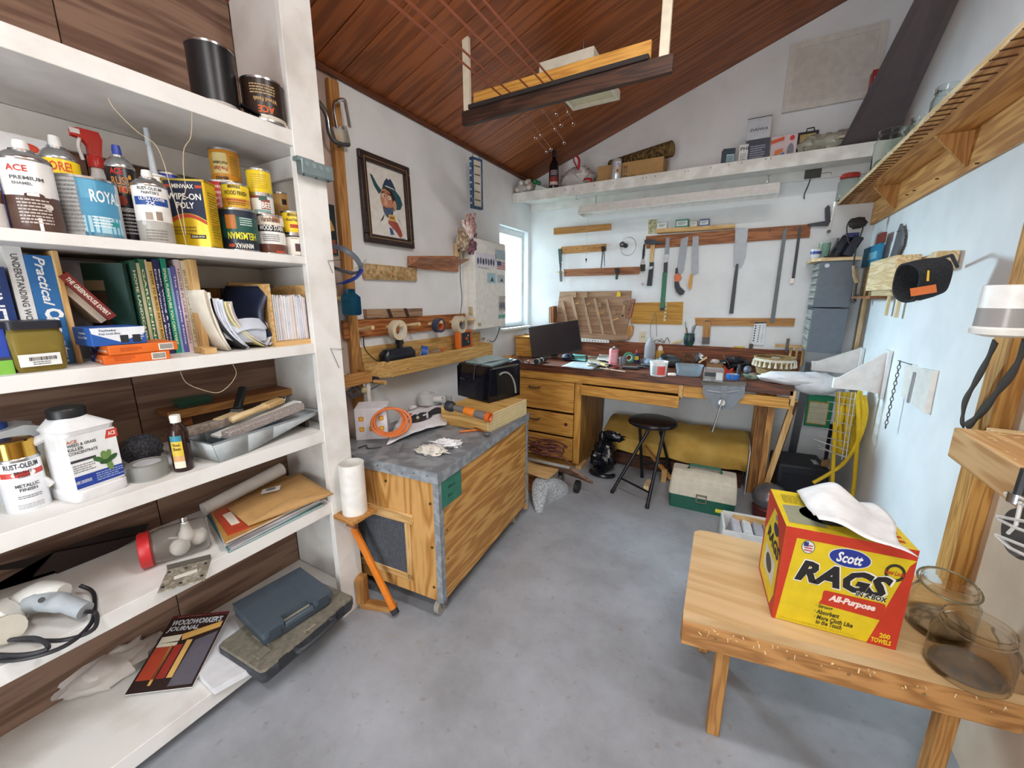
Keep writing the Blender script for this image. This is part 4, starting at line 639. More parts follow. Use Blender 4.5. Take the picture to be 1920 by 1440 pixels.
for c_, pl in (('#d9a95a', [(-.03,.06), (.1,.1), (.1,.075), (-.02,.035)]), ('#e8e0cc', [(-.1,.055), (-.03,.06), (-.03,.035), (-.1,.03)]), ('#b4442a', rect(-.1,-.1,-.04,.015)), ('#9a2f24', rect(-.035,-.1,-.005,.02)), ('#e4dcc4', rect(-.1,.016,-.03,.03)), ('#d2a860', rect(0,-.1,.02,.035)), ('#5b5660', [(.02,-.13), (.1,-.13), (.1,.06), (.03,.03)]), ('#d9a95a', rect(-.05,-.12,-.04,.02))): flat(t, 'cover_picture', pl, (0,0,.0046), UX, UY, c_, lift=.0005+.0001*len(pl))
c = W(235,1250, Z=S6); tag(MB().ball((0,0,.03), (.1,.14,.05),26,14, amp=.3, fr=4, seed=5, bot=0).build('plastic_bag', P('#cfc8c2',.35), loc=(c.x-.02, c.y-.03, S6)), 'crumpled clear plastic bag left of the magazine', 'bag')
# things on and by the white post
c = W(666,958, X=-1.435); h = FP(c,664,866).z-c.z; r_ = (FP(c,641,910)-FP(c,689,910)).length/2; t = thing('pipe_holder', 'small wooden bracket on the post holding a plastic pipe', 'bracket', (-1.497, c.y, c.z-.02))
boxpart('platform', (.001, -r_*1.3,0), (.062+r_*1.25, r_*1.3,.018), FIR('x'), t); boxpart('brace', (.001,-.01,-.07), (.06,.01,-.001), RED('z'), t)
t = thing('plastic_pipe', 'short white plastic pipe standing in the wooden bracket', 'pipe', (-1.435, c.y, c.z-.001)); MB().lathe([(r_*.9,0), (r_,0), (r_, h), (r_*.93, h), (r_*.93,.002)],32, cap=(0,0)).build('pipe_wall', P('#e8e6e0',.4), t)
b = W(742,1150, Z=.02); a = W(677,1018, X=-1.46); t = thing('orange_pole', 'orange pole with black end cap leaning against the post', 'pole', b); MB().cyl((a-b)*.06, (a-b)*1.25,.017, n=8).build('shaft', P('#d97a1c',.5), t); MB().cyl(V3(0,0,0), (a-b)*.07,.0195, n=8).build('end_cap', P('#2a2a30',.6), t)
c = W(700,1135, Z=0); t = thing('wood_offcut', 'L-shaped pine offcut standing on the floor by the post', 'offcut', (-1.4, c.y-.0,0),.35); boxpart('foot_board', (-.09,-.02,0), (.09,.02,.03), FIR('x'), t); boxpart('upright_board', (-.1,-.025,.03), (-.06,.025,.17), FIR('z'), t)
# left wall
w0 = W(630,230, X=-1.93); t = thing('chrome_levers', 'pair of curved chrome levers hanging high on the bare wall', 'levers', w0); q = lambda x, y, X=-1.9: W(x, y, X=X)-w0
MB().tube(bez(q(596,190), q(612,215), (q(618,250)), q(632,268), q(655,272), n=6),.012,8, flat=.45).build('lever', P('#77787c',.2,1), t)
MB().tube(bez(q(632,240), q(626,205), q(630,190), q(645,188), q(650,205), q(656,240), n=6),.009,8).build('loop', CHROME, t); MB().prism([(q(x, y).y, q(x, y).z) for x, y in ((630,236), (656,234), (664,272), (640,275))],-.01,.006, 'x').build('plate', CHROME, t, bevel=.003)
# framed caricature
PY0, PY1, PZ0, PZ1 = 1.712,2.115,1.823,2.325; t = thing('framed_caricature', 'dark framed cartoon of a bearded man in a teal cowboy hat', 'picture', (XL+.004, (PY0+PY1)/2, PZ0), (0,-.03,0)); hw, H_ = (PY1-PY0)/2, PZ1-PZ0; fw = .05
FRM = WOOD('#3a2a26', '#1f1413', 'y',3,.35)
for lo, hi in (((0, -hw,0), (.03, hw, fw)), ((0, -hw, H_-fw), (.03, hw, H_)), ((0, -hw, fw), (.03, -hw+fw, H_-fw)), ((0, hw-fw, fw), (.03, hw, H_-fw))): boxpart('frame_rail', lo, hi, FRM, t,.006)
for lo, hi in (((.026, -hw+fw*.62, fw*.6), (.032, hw-fw*.6, fw*.68)), ((.026, -hw+fw*.62, H_-fw*.68), (.032, hw-fw*.6, H_-fw*.6)), ((.026, -hw+fw*.6, fw*.6), (.032, -hw+fw*.68, H_-fw*.6)), ((.026, hw-fw*.68, fw*.6), (.032, hw-fw*.6, H_-fw*.6))): MB().box(lo, hi).build('gilt_line', P('#b08a5a',.4,.5), t)
cv = MB().box((.002, -hw+fw*.9, fw*.9), (.012, hw-fw*.9, H_-fw*.9)).build('canvas', P('#e6e3dc',.7), t); cw, chh = 2*(hw-fw), H_-2*fw
def art(col, pl, k=0): flat(cv, 'painted_shape', [((u-.5)*cw, fw+v*chh) for u, v in pl], (.0122+.0003*k,0,0), UY, UZ, col)
art('#1f5560', [(.10,.85), (.16,.84), (.28,.72), (.38,.66), (.42,.74), (.75,.72), (.88,.64), (.93,.54), (.86,.45), (.74,.43), (.72,.56), (.62,.66), (.42,.68), (.33,.62), (.29,.6), (.18,.7)],0)
art('#2b3f5c', [(.40,.72), (.46,.80), (.53,.86), (.58,.84), (.63,.87), (.69,.82), (.77,.72), (.68,.74), (.5,.75)],1)
art('#2a1c18', [(.38,.7), (.5,.72), (.66,.69), (.72,.6), (.74,.45), (.68,.4), (.6,.5), (.58,.62)],1)
art('#c98a68', [(.36,.68), (.46,.7), (.58,.67), (.64,.58), (.66,.46), (.58,.38), (.46,.38), (.36,.44), (.32,.54)],2)
art('#d69a7c', ell(.05,.075,14,.70,.49),2); art('#4a5a78', [(.36,.44), (.44,.42), (.56,.44), (.66,.46), (.64,.36), (.54,.28), (.44,.3), (.38,.36)],3)
art('#e0a88a', [(.43,.62), (.48,.62), (.51,.5), (.49,.46), (.41,.47)],4); art('#f4efe6', ell(.045,.028,12,.41,.59),4); art('#f4efe6', ell(.045,.028,12,.56,.58),4); art('#2a1c18', ell(.014,.014,10,.42,.59),5); art('#2a1c18', ell(.014,.014,10,.555,.58),5)
art('#3a241c', [(.35,.64), (.45,.66), (.45,.645), (.36,.625)],5); art('#3a241c', [(.5,.655), (.62,.63), (.61,.615), (.5,.64)],5); art('#7a3a30', [(.38,.445), (.46,.425), (.54,.45), (.47,.41), (.41,.42)],5)
art('#d9b45a', [(.5,.34), (.68,.34), (.69,.25), (.51,.25)],4); art('#8f5a2a', [(.54,.31), (.65,.31), (.65,.28), (.54,.28)],5)
art('#9c4a3c', [(.5,.25), (.62,.26), (.74,.24), (.84,.12), (.86,.05), (.78,.02), (.68,.1), (.55,.17), (.48,.2)],4)
for k in range(4): art('#b3604e', [(.48+.03*k,.245-.03*k), (.6+.02*k,.25-.03*k), (.6+.02*k,.235-.03*k), (.48+.03*k,.225-.03*k)],5)
art('#3f5c94', [(.5,.15), (.58,.13), (.62,.05), (.52,.04)],3); art('#3a3a3a', [(.4,.34), (.34,.24), (.26,.2), (.35,.25), (.41,.345)],2); art('#3a3a3a', [(.72,.36), (.8,.28), (.86,.2), (.79,.275)],2); art('#6a6a6a', rect(.78,.012,.93,.02),1)
# hanging sign
c = W(893,345, X=-1.86); t = thing('hanging_sign', 'narrow blue framed wooden sign hanging from a wire', 'sign', c,-.25); p0, p1 = FP(c,882,345), FP(c,905,345); hw = (p1-p0).length/2; hh = (FP(c,893,300).z-FP(c,893,392).z)/2
boxpart('panel', (-.012, -hw, -hh), (.012, hw, hh), P('#cfc6b4',.6), t)
for lo, hi in (((-.016, -hw-.006, -hh-.006), (.017, hw+.006, -hh+.012)), ((-.016, -hw-.006, hh-.012), (.017, hw+.006, hh+.006)), ((-.016, -hw-.006, -hh), (.017, -hw+.01, hh)), ((-.016, hw-.008, -hh), (.017, hw+.006, hh))): boxpart('frame_rail', lo, hi, SPECK('#4a6a8c', '#2f4a68',40,.6), t)
for k in range(6): fine(t, (.013,.0, hh*.7-k*.06), UY, UZ, hw*1.2,.02,1, '#4a4238', seed=k)
for k in range(7): MB().ob((-.0, -hw-.0065, -hh*.85+k*hh*.28), (.02,.001,.02), (.6,0,0)).build('painted_stripe', P('#c3cddc',.6), t)
MB().tube(bez((0, -hw*.8, hh), (0, -hw*.3, hh+.05), (0, hw*.5, hh+.06), (0, hw*.8, hh), n=6),.002,5).build('hanger_loop', P('#2a2a2e',.5), t)
tp = roof(c.x)-c.z-.01; MB().tube([(0,0, hh+.055), (.004,.006, (hh+tp)/2+.03), (0,0, tp)],.0012,5).build('wire', P('#9a7a5a',.5,.5), t)
# face shield
c = W(650,500, X=-1.86); t = thing('face_shield', 'clear face shield with grey headband and blue brow hung on the wall', 'face shield', c); q = lambda x, y, X: W(x, y, X=X)-c
MB().tube(bez(q(612,462,-1.9), q(640,465,-1.78), q(668,485,-1.74), q(676,505,-1.76), q(660,512,-1.84), q(618,500,-1.9), n=6),.016,8, flat=.3).build('headband', P('#6e7684',.45), t)
MB().tube(bez(q(632,532,-1.84), q(650,528,-1.78), q(668,520,-1.74), q(678,506,-1.745), n=6), [.006]*4+[.014]*15,8, flat=.5).build('brow_guard', P('#243f96',.35), t)
MB().grid(lambda i, j: q(625+62*i,540-6*i-30*i*i-(1-j)*(24-4*i),-1.86+.13*sin(pi*i*.8)),10,3).build('visor', GLASS('#eaf2f4',.05,1.,.35), t)
# wood strips on the left wall
def wstrip(label, pts, X, th, mat, name='wood_strip', cat='wood strip', grp='wood strips on the walls', Yp=None):
    p = [W(x, y, X=X) for x, y in pts]; y0, y1 = min(q.y for q in p), max(q.y for q in p); o = sum(p, Vector())/4
    return tag(MB().prism([(q.y-o.y, q.z-o.z) for q in p],0, th, 'x').build(name, mat, loc=(XL+.001, o.y, o.z), bevel=.001), label, cat, grp)
OSB = SPECK('#d0b384', '#8d6f45',35,.8, (.35,.65)); o = wstrip('speckled strand board strip left of the redwood ledge', ((672,493), (778,503), (778,527), (680,523)), XL,.018, OSB); 
MB().ob((.03,.0,-.01), (.05,.012,.012), (0,.4,0)).build('peg', PINE('x'), o)
ww = W(800,495, X=XL); t = thing('redwood_ledge', 'tapered redwood ledge with scalloped underside on the left wall', 'ledge', (XL+.001, ww.y, ww.z)); q = lambda x, y, X: W(x, y, X=X)-Vector((XL+.001, ww.y, ww.z)); RW = WOOD('#c58d6a', '#9d6444', 'y',1.5)
MB().prism([(q(x, y, XL).y, q(x, y, XL).z) for x, y in ((764,480), (856,480), (856,510), (800,506), (764,500))],0,.018, 'x').build('back_board', RW, t); MB().hull([q(765,481, XL+.02), q(765,500, XL+.02), q(792,483, XL+.14), q(790,482, XL+.14)], [q(856,489, XL+.02), q(856,500, XL+.02), q(880,487, XL+.1), q(880,486, XL+.1)]).build('shelf_board', RW, t, recalc=True)
o = wstrip('weathered plank strip with two slanted dark slots', ((680,580), (786,578), (786,592), (682,597)), XL,.03, WOOD('#a98a6c', '#7d6048', 'y',1.6)); p = W(740,585, X=XL)
for dx in (-.09,.06): MB().prism([(dx,.028), (dx+.03,.028), (dx+.055,-.03), (dx+.025,-.03)],.0305,.032, 'x').build('slot', P('#3f2a20',.8), o)
# peg rail with tape rolls
y0, y1 = W(640,610, X=XL).y, W(869,602, X=XL).y; z1, z0 = W(868,588, X=XL).z, W(868,613, X=XL).z; t = thing('peg_rail', 'long stained board with round wooden pegs on the left wall', 'peg rail', (XL+.001, (y0+y1)/2, (z0+z1)/2)); hy = (y1-y0)/2; PZ = (z0+z1)/2
boxpart('rail', (0, -hy, z0-PZ), (.02, hy, z1-PZ), WOOD('#b8743c', '#83471f', 'y',1.6), t)
pegY = {}
for x, y in ((668,615), (722,613), (757,607), (800,605), (840,602), (864,600)):
    yy = W(x, y, X=XL).y; pegY[x] = yy; MB().cyl((.02, yy-(y0+y1)/2,-.005), (.14, yy-(y0+y1)/2,.012),.0125).build('peg', PALE('x'), t)
def tape(label, peg, px, w, thick, cols, Xc, ri=.5):
    c = Vector((Xc, pegY[peg],0)); c.z = W(px[0], px[1], X=Xc).z; R_ = w/2; c.z = PZ+.0035-(R_*ri-.0135)-.0; t = thing('tape_roll', label, 'tape', c, (0,0,.0), 'tape rolls on wooden pegs')
    MB().lathe([(R_*ri*1.06, -thick/2), (R_, -thick/2), (R_, thick/2), (R_*ri*1.06, thick/2), (R_*ri*1.06, -thick/2)],32, ax='x', cap=(0,0)).build('tape', P(cols[0],.5), t); MB().lathe([(R_*ri, -thick/2), (R_*ri*1.06, -thick/2), (R_*ri*1.06, thick/2), (R_*ri, thick/2), (R_*ri, -thick/2)],32, ax='x', cap=(0,0)).build('core', P(cols[1],.7), t)
tape('cream masking tape roll on the left peg',722, (716,620),.125,.04, ('#dcd0b4', '#e6e2da'),-1.86,.56)
tape('dark blue tape roll with orange core on a peg',800, (803,612),.1,.045, ('#3a3f55', '#c9642a'),-1.86,.6)
tape('wide cream masking tape roll near the right end of the rail',840, (835,608),.13,.055, ('#cfc2a8', '#8d8a86'),-1.86,.56)
# trough shelf
Xt = -1.83; ya, yb_ = W(737,690, X=Xt).y, W(924,652, X=Xt).y; za, zt_ = W(737,707, X=Xt).z, W(737,677, X=Xt).z; t = thing('trough_shelf', 'long pale plywood trough shelf under the tape rolls', 'shelf', (XL+.001, ya, za)); Hh = zt_-za; Ly = yb_-ya; PLY = WOOD('#d3ad6c', '#b98f4e', 'y',1.2,.65)
boxpart('front_board', (-XL+Xt-.012,0,0), (-XL+Xt, Ly, Hh), PLY, t); boxpart('back_board', (0,-.12,.0), (.012, Ly, Hh*1.9), PLY, t); boxpart('bottom_board', (.012,0, Hh*.55), (-XL+Xt-.012, Ly, Hh*.55+.012), PLY, t); MB().hull([V3(.012,-.12,0), V3(.024,-.12,0), V3(.024,-.12, Hh), V3(.012,-.12, Hh)], [V3(-XL+Xt-.012,0,0), V3(-XL+Xt,0,0), V3(-XL+Xt,0, Hh), V3(-XL+Xt-.012,0, Hh)]).build('end_board', PLY, t, recalc=True); boxpart('end_board', (.012, Ly-.012,0), (-XL+Xt-.012, Ly, Hh), PLY, t)
rn = random.Random(8)
for k in range(12): yy, zz_ = rn.uniform(.03, Ly-.03), rn.uniform(.015, Hh-.01); MB().cyl((-XL+Xt, yy, zz_), (-XL+Xt+.001, yy, zz_),.003, n=8).build('nail_hole', P('#5a3f20',.8), t)
TB = za+Hh*.55+.0125
y2 = W(640,690, X=-1.84).y; t = thing('board_bracket', 'two-board wooden bracket with dowel left of the trough', 'bracket', (XL+.001, y2, za-.005)); y3 = W(697,690, X=-1.84).y-y2
boxpart('face_board', (.11,0,0), (.128, y3,.07), FIR('y'), t); boxpart('side_board', (.01, y3-.02,0), (.11, y3-.002,.07), FIR('x'), t); MB().cyl((.12, y3+.02,-.002), (.2, y3+.03,-.002),.013).build('dowel', PINE('x'), t); boxpart('hanger_strip', (.10, y3-.03,-.16), (.112, y3-.005,0), P('#e6e4de',.6), t)
# contents of the trough
c = W(745,665, X=-1.89); t = thing('black_flask', 'flattened black plastic flask with square neck in the trough', 'flask', (-1.885, c.y, TB),0); w_ = (W(775,660, X=-1.885).y-W(716,660, X=-1.885).y)/2; 
m = loft([(rr(w_*.9,.03,.02),0), (rr(w_,.045,.035),.03), (rr(w_,.045,.035),.07), (rr(w_*.8,.03,.025),.1)]); m.tf(Matrix.Rotation(pi/2,4, 'Z')); m.build('flask_body', P('#141824',.3), t); MB().lathe([(.02,.09), (.018,.12), (.026,.122), (.026,.15), (.02,.152)],8, c=(0,.02,0)).build('neck', P('#141824',.3), t)
MB().tube(bez((0, -w_,.03), (.01, -w_-.06,.05), (.0, -w_-.12,.12), (.02, -w_-.14,.2), n=6),.003,6).build('cable', BLK, t)
c = W(790,665, X=-1.88); t = thing('tape_roll', 'bright blue tape roll in the trough', 'tape', (-1.885, c.y+.03, TB+.045), (0,.25,.9)); MB().lathe([(.033,-.02), (.044,-.02), (.044,.02), (.033,.02), (.033,-.02)],28, ax='x', cap=(0,0)).build('tape', P('#2a5fb0',.4), t); MB().lathe([(.031,-.02), (.033,-.02), (.033,.02), (.031,.02), (.031,-.02)],28, ax='x', cap=(0,0)).build('core', P('#c9beb0',.7), t)
c = W(800,650, X=-1.9); t = thing('glue_bottle', 'clear bottle with orange tip lying in the trough', 'bottle', (-1.9, c.y+.1, TB+.028), (0,-.25,1.2)); MB().lathe([(.02,-.05), (.026,-.045), (.026,.02), (.012,.04)],18, ax='x').build('bottle', GLASS('#e2e4e6',.1,.9), t); MB().lathe([(.014,.04), (.008,.075), (.003,.08)],12, ax='x').build('tip', P('#d9642a',.4), t)
c = W(871,640, X=-1.87); t = thing('laser_level', 'orange and black cross-line laser level in the trough', 'tool', (-1.875, c.y, W(871,652, X=-1.875).z),.15); w_ = (W(886,636, X=-1.85).y-W(855,636, X=-1.85).y)/2; hh = W(871,620, X=-1.85).z-t.location.z
t.location.z = max(t.location.z, TB); MB().box((-.025, -w_,0), (.025, w_, hh)).build('case', P('#d5691c',.4), t, bevel=.008); MB().box((.02, -w_*.8, hh*.12), (.028, w_*.55, hh*.9)).build('front_panel', P('#2a2f3a',.4), t, bevel=.003); MB().cyl((.028,-.01, hh*.55), (.032,-.01, hh*.55),.013).build('button', P('#d5691c',.4), t)
for k, c_ in enumerate(('#7ac0c8', '#b03a2a', '#d9d9d2')): MB().box((.028,.012, hh*(.3+.18*k)), (.03,.022, hh*(.4+.18*k))).build('key', P(c_,.4), t)
# gloves hanging beside the panel
c = W(877,440, X=-1.88); t = thing('garden_gloves', 'bunch of flowered garden gloves hanging beside the electric panel', 'gloves', c)
for k, (x, y, r, c1, c2) in enumerate(((882,425,.055, '#e0c4be', '#b07f7c'), (868,452,.065, '#c9baa0', '#8a6f5a'), (884,462,.05, '#9a6f7c', '#5f3f4c'), (876,438,.05, '#d8a8a0', '#f0e4dc'))):
    g = MB().ball(W(x, y, X=-1.88)-c, (.04, r, r*1.2),20,12, amp=.35, fr=4, seed=k+3).build('glove', SPECK(c1, c2,45,.9), t)
    for j in range(3): MB().tube(bez(W(x, y, X=-1.87)-c, W(x-6+6*j, y-14, X=-1.86)-c, W(x-8+8*j, y-24, X=-1.87)-c, n=4),.011,6).build('finger', SPECK(c1, c2,45,.9), g)
boxpart('peg_block', (XL+.001, W(850,470, X=XL).y, W(850,472, X=XL).z-.04), (XL+.05, W(857,470, X=XL).y, W(850,456, X=XL).z), PALE('z')); tag(bpy.data.objects['peg_block'], 'small wooden block on the wall left of the gloves', 'wood block')
p = [W(863,470, X=-1.86), W(863,520, X=-1.86), W(866,560, X=-1.86), W(862,600, X=-1.86), W(861,622, X=-1.86)]; o = p[0]; tag(MB().tube(bez(*[q-o for q in p]),.0035,6).build('cable', P('#5a5a60',.5), loc=o), 'grey cable hanging down to the orange laser level', 'cable')
# electric panel
Xp = -1.85; y0, y1 = W(891,560, X=Xp).y, W(948,560, X=Xp).y; z0, z1 = W(891,619, X=Xp).z, W(891,445, X=Xp).z; t = thing('electric_panel', 'white metal electric panel covered in taped up photos', 'electric panel', (XL+.001, (y0+y1)/2, z0)); hy = (y1-y0)/2; Hh = z1-z0; dx = Xp-XL
MB().box((0, -hy,0), (dx-.01, hy, Hh)).build('cabinet', P('#e4e2da',.5), t, bevel=.004); MB().box((dx-.01, -hy+.004,.006), (dx, hy-.004, Hh-.006)).build('door', P('#e6e5de',.45), t, bevel=.003); MB().box((dx, -hy+.03, Hh*.04), (dx+.003, -hy+.075, Hh*.08)).build('latch', P('#b3a37c',.5), t); flat(t, 'label', rect(-.0, Hh*.16,.04, Hh*.26), (dx*.45, -hy-.0015,0), UX, UZ, '#b8a988')
pics = [((890,470), (929,503), '#d8d4dc', 'printed group photo with inked names at the top left of the panel'), ((928,466), (947,488), '#a9bcc6', 'pale blue sky photo above the flag'), ((930,488), (947,507), '#d9d4d4', 'small printed flag picture on the panel'), ((912,510), (929,534), '#9fc0c8', 'white bordered photo of a monument'), ((931,514), (946,533), '#b4bec2', 'small grey photo beside the monument photo'), ((934,553), (948,590), '#b9b0a8', 'tall photo of figures at the right edge of the panel'), ((934,590), (948,597), '#6fae9c', 'green strip of paper under the tall photo')]
for (xa, yt), (xb, yb2), c_, lb in pics:
    A, B = W(xa, (yt+yb2)/2, X=Xp), W(min(xb,947), (yt+yb2)/2, X=Xp); za_, zb_ = W(xa, yb2, X=Xp).z, W(xa, yt, X=Xp).z; q = thing('photo', lb, 'photo', (Xp+.0045, (A.y+B.y)/2, (za_+zb_)/2),0, 'photos taped to the panel'); hw, hh = (B.y-A.y)/2, (zb_-za_)/2
    if 'green' in lb: MB().box((-.001, -hw, -hh), (0, hw, hh)).build('paper', P(c_,.6), q); continue
    MB().box((-.001, -hw, -hh), (0, hw, hh)).build('paper', P('#e6e4e2',.6), q); flat(q, 'picture', rect(-hw*.9, -hh*.7, hw*.9, hh*.9), (0,0,0), UY, UZ, c_)
    if 'flag' in lb and 'above' not in lb:
        for k in range(4): flat(q, 'stripe', rect(-hw*.9, -hh*.7+k*hh*.4, hw*.9, -hh*.5+k*hh*.4), (.0004,0,0), UY, UZ, '#b0505a')
        flat(q, 'canton', rect(-hw*.9,0,0, hh*.9), (.0008,0,0), UY, UZ, '#3a4f78')
    elif 'group' in lb or 'figures' in lb:
        for k in range(7): flat(q, 'figure', ell(hw*.1, hh*.42,8, -hw*.75+k*hw*.25, -hh*.1+.004*(k % 2)), (.0004,0,0), UY, UZ, ['#4a5a80', '#6a5f74', '#39404e'][k % 3])
        txt(q, 'Family', (.0006, -hw*.2, -hh*.85), UY, UZ, hw,.012, '#55575c')
    elif 'monument' in lb: flat(q, 'figure', [(-hw*.3, -hh*.4), (hw*.5, -hh*.4), (hw*.2, hh*.3), (0, hh*.1)], (.0004,0,0), UY, UZ, '#3a4650')
# bottle with wooden holder near the post
c = W(660,560, X=-1.84); t = thing('blue_bottle', 'cobalt blue square glass bottle hanging under a pine holder', 'bottle', (-1.86, W(659,575, X=-1.86).y, W(659,591, X=-1.86).z)); w_ = (W(675,575, X=-1.86).y-W(646,575, X=-1.86).y)*.42; hh = W(659,542, X=-1.86).z-t.location.z
loft([(rr(w_*.85, w_*.7,.01),0), (rr(w_, w_*.85,.012),.01), (rr(w_, w_*.85,.012), hh*.7), (rr(w_*.5, w_*.5,.01), hh*.85), (rr(w_*.45, w_*.45,.01), hh)]).build('bottle', GLASS('#2f86c0',.03,.85), t)
q0 = t.location.copy(); t = thing('bottle_holder', 'pine block and slat holder gripping the blue bottle', 'holder', (XL+.001, q0.y, q0.z+hh*.62)); A = W(625,548, X=-1.85).y-q0.y; B = W(690,555, X=-1.85).y-q0.y
boxpart('block', (.0, A,-.01), (.06, A+.07,.06), PINE('y'), t); boxpart('slat', (.0, A+.07,-.008), (.03, B,.014), PINE('y'), t)
tag(boxpart('blue_sticker_tin', (XL+.001, q0.y-.24, q0.z+.1), (XL+.012, q0.y-.16, q0.z+.16), P('#7fa3ac',.5)), 'small faded blue plate behind the face shield', 'plate')
q1 = W(612,430, X=XL); tag(MB().box((0,-.06,-.13), (.004,.06,.13)).build('motor_poster', P('#1d2a2a',.5), loc=(XL+.002, W(612,440, X=XL).y, q1.z)), 'dark poster half hidden behind the white post', 'poster'); o = bpy.data.objects['motor_poster']; flat(o, 'poster_shape', [(-.02,-.02), (.05,.0), (.03,.05), (-.03,.04)], (.004,0,0), UY, UZ, '#c99a4a'); flat(o, 'poster_shape', rect(-.03,-.12,.05,-.05), (.004,0,0), UY, UZ, '#8f4a3a')
p = [W(x, y, X=-1.93) for x, y in ((937,612), (934,625), (926,640), (915,638), (905,634))]; o = p[0]; tag(MB().tube(bez(*[q-o for q in p]),.004,6).build('power_lead', BLK, loc=o), 'black power lead hanging below the electric panel', 'cable')
p = W(905,640, X=XL); tag(MB().box((0,-.03,-.05), (.05,.04,.05)).build('junction_tray', P('#cfcac0',.5), loc=(XL+.001, p.y, p.z-.02), bevel=.004), 'grey conduit box under the electric panel', 'electrical box')
# rolling plywood cart
CZ = .76; fr = W(820,887, Z=CZ); fa = W(990,773, Z=CZ); o_, rz, CL = frame(fr, fa); rz -= pi/2; CWd = .66; CB = .1
PLYC = WOOD('#d0a05a', '#a8712f', 'y',.9,.5, dist=7, band=5); PLYF = WOOD('#d0a05f', '#aa7535', 'z',.9,.5, dist=7, band=4)
t = thing('rolling_cart', 'plywood sided rolling cabinet with metal edged grey top', 'cart', (fr.x, fr.y,0), rz); cart = t
CM = Matrix.Translation((fr.x, fr.y,0))@Matrix.Rotation(rz,4, 'Z')
boxpart('side_panel', (-.02,.012, CB), (-.004, CL-.01, CZ-.05), PLYC, t); fp = boxpart('end_panel', (-CWd,.006, CB), (-.03,.02, CZ-.05), PLYF, t); boxpart('end_panel', (-CWd, CL-.02, CB), (-.03, CL-.006, CZ-.05), PLYF, t); boxpart('side_panel', (-CWd,.02, CB), (-CWd+.016, CL-.02, CZ-.05), PLYC, t); boxpart('bottom_panel', (-CWd,.02, CB), (-.02, CL-.02, CB+.02), P('#2c2018',.9), t)
tp_ = boxpart('top', (-CWd-.01,-.004, CZ-.05), (.004, CL+.004, CZ), SPECK('#8d9094', '#6f7276',14,.55), t,.003); GAL = SPECK('#9aa0a6', '#7f858b',25,.45)
MB().box((-CWd-.012,-.007, CZ-.052), (.007,-.004, CZ-.004)).box((.004,-.007, CZ-.052), (.007, CL+.006, CZ-.004)).build('edge_band', GAL, t)
for y0, y1 in ((-.0,.0), (CL, CL)):
    s = -1 if y0 == 0 else 1; MB().box((-.03, y0-.003*s-.0015, CB), (.002, y0-.003*s+.0015, CZ-.05)).box((-.001, y0 if s < 0 else y0-.03, CB), (.002, y0+.03 if s < 0 else y0, CZ-.05)).build('corner_angle', GAL, t)
rn = random.Random(2)
for k in range(9): MB().lathe([(.004,0), (.003,.002), (.001,.0025)],8, ax='y', c=(-.05-.07*k,-.0095, CZ-.028+rn.uniform(-.008,.008))).build('screw', P('#b9bdc0',.3,1), t)
for x, z in ((-.05,.6), (-.05,.38), (-.05,.17), (-.3,.66), (-.55,.64)): MB().cyl((x,.006, z), (x,.003, z),.007, n=10).build('screw', P('#6b5326',.4,.6), t)
for y, z in ((.06,.3), (.06,.45), (.9,.5), (.9,.3)): MB().cyl((-.004, y, z), (-.001, y, z),.004, n=8).build('screw', P('#6b5326',.4,.6), t)
# screened vent in the end panel
vx0, vx1, vz0, vz1 = -.54,-.2,.2,.47; vf = boxpart('vent_rail', (vx0-.03,-.002, vz1), (vx1+.05,.006, vz1+.05), PINE('x'), t); boxpart('vent_rail', (vx1,-.002, vz0-.03), (vx1+.03,.006, vz1), PINE('z'), t); boxpart('vent_rail', (vx0-.03,-.002, vz0-.035), (vx1+.03,.006, vz0), PINE('x'), t); boxpart('vent_rail', (vx0-.03,-.002, vz0), (vx0,.006, vz1), PINE('z'), t)
mm = MB().box((vx0,.003, vz0), (vx1,.0045, vz1)); k = vx0
scr = mm.build('vent_screen', SPECK('#5d636b', '#3a3f47',220,.6), t); mm = MB()
for i in range(34): x = vx0+(vx1-vx0)*i/33; mm.box((x-.0007,.001, vz0), (x+.0007,.003, vz1))
for i in range(26): z = vz0+(vz1-vz0)*i/25; mm.box((vx0,.001, z-.0007), (vx1,.003, z+.0007))
q = mm.build('vent_mesh', P('#8a9098',.4,.6), t); q['kind'] = 'stuff'
gp = boxpart('green_plate', (-.003,.02, CZ-.185), (.0035,.185, CZ-.055), P('#2f7562',.5), t,.001); txt(t, 'Wood', (.0036,.1, CZ-.1), UY, UZ,.06,.016, '#1d3f36'); txt(t, 'Box', (.0036,.09, CZ-.14), UY, UZ,.04,.014, '#1d3f36')
for y, z in ((.03,-.06), (.175,-.06), (.03,-.175), (.11,-.115)): MB().cyl((.0035, y, CZ+z), (.006, y, CZ+z),.004, n=8).build('screw', STEEL, gp if False else t)
boxpart('back_post', (-.035, CL,.05), (-.005, CL+.03,.3), PINE('z'), t)
for x, y in ((-.05,.06), (-.05, CL-.1), (-CWd+.06,.06), (-CWd+.06, CL-.1)):
    c = MB().box((x-.025, y-.025,.075), (x+.025, y+.025, CB)).box((x-.02, y-.022,.03), (x-.016, y+.02,.08)).box((x+.016, y-.022,.03), (x+.02, y+.02,.08)).build('caster', P('#8f8a82',.4,.8), t); MB().cyl((x-.013, y-.012,.038), (x+.013, y-.012,.038),.038, n=22).build('wheel', P('#a39d92',.6), c); MB().cyl((x-.022, y-.012,.038), (x+.022, y-.012,.038),.006, n=8).build('axle', STEEL, c)
CT = CZ+.0005
def ct(x, y, z=CT): return W(x, y, Z=z)
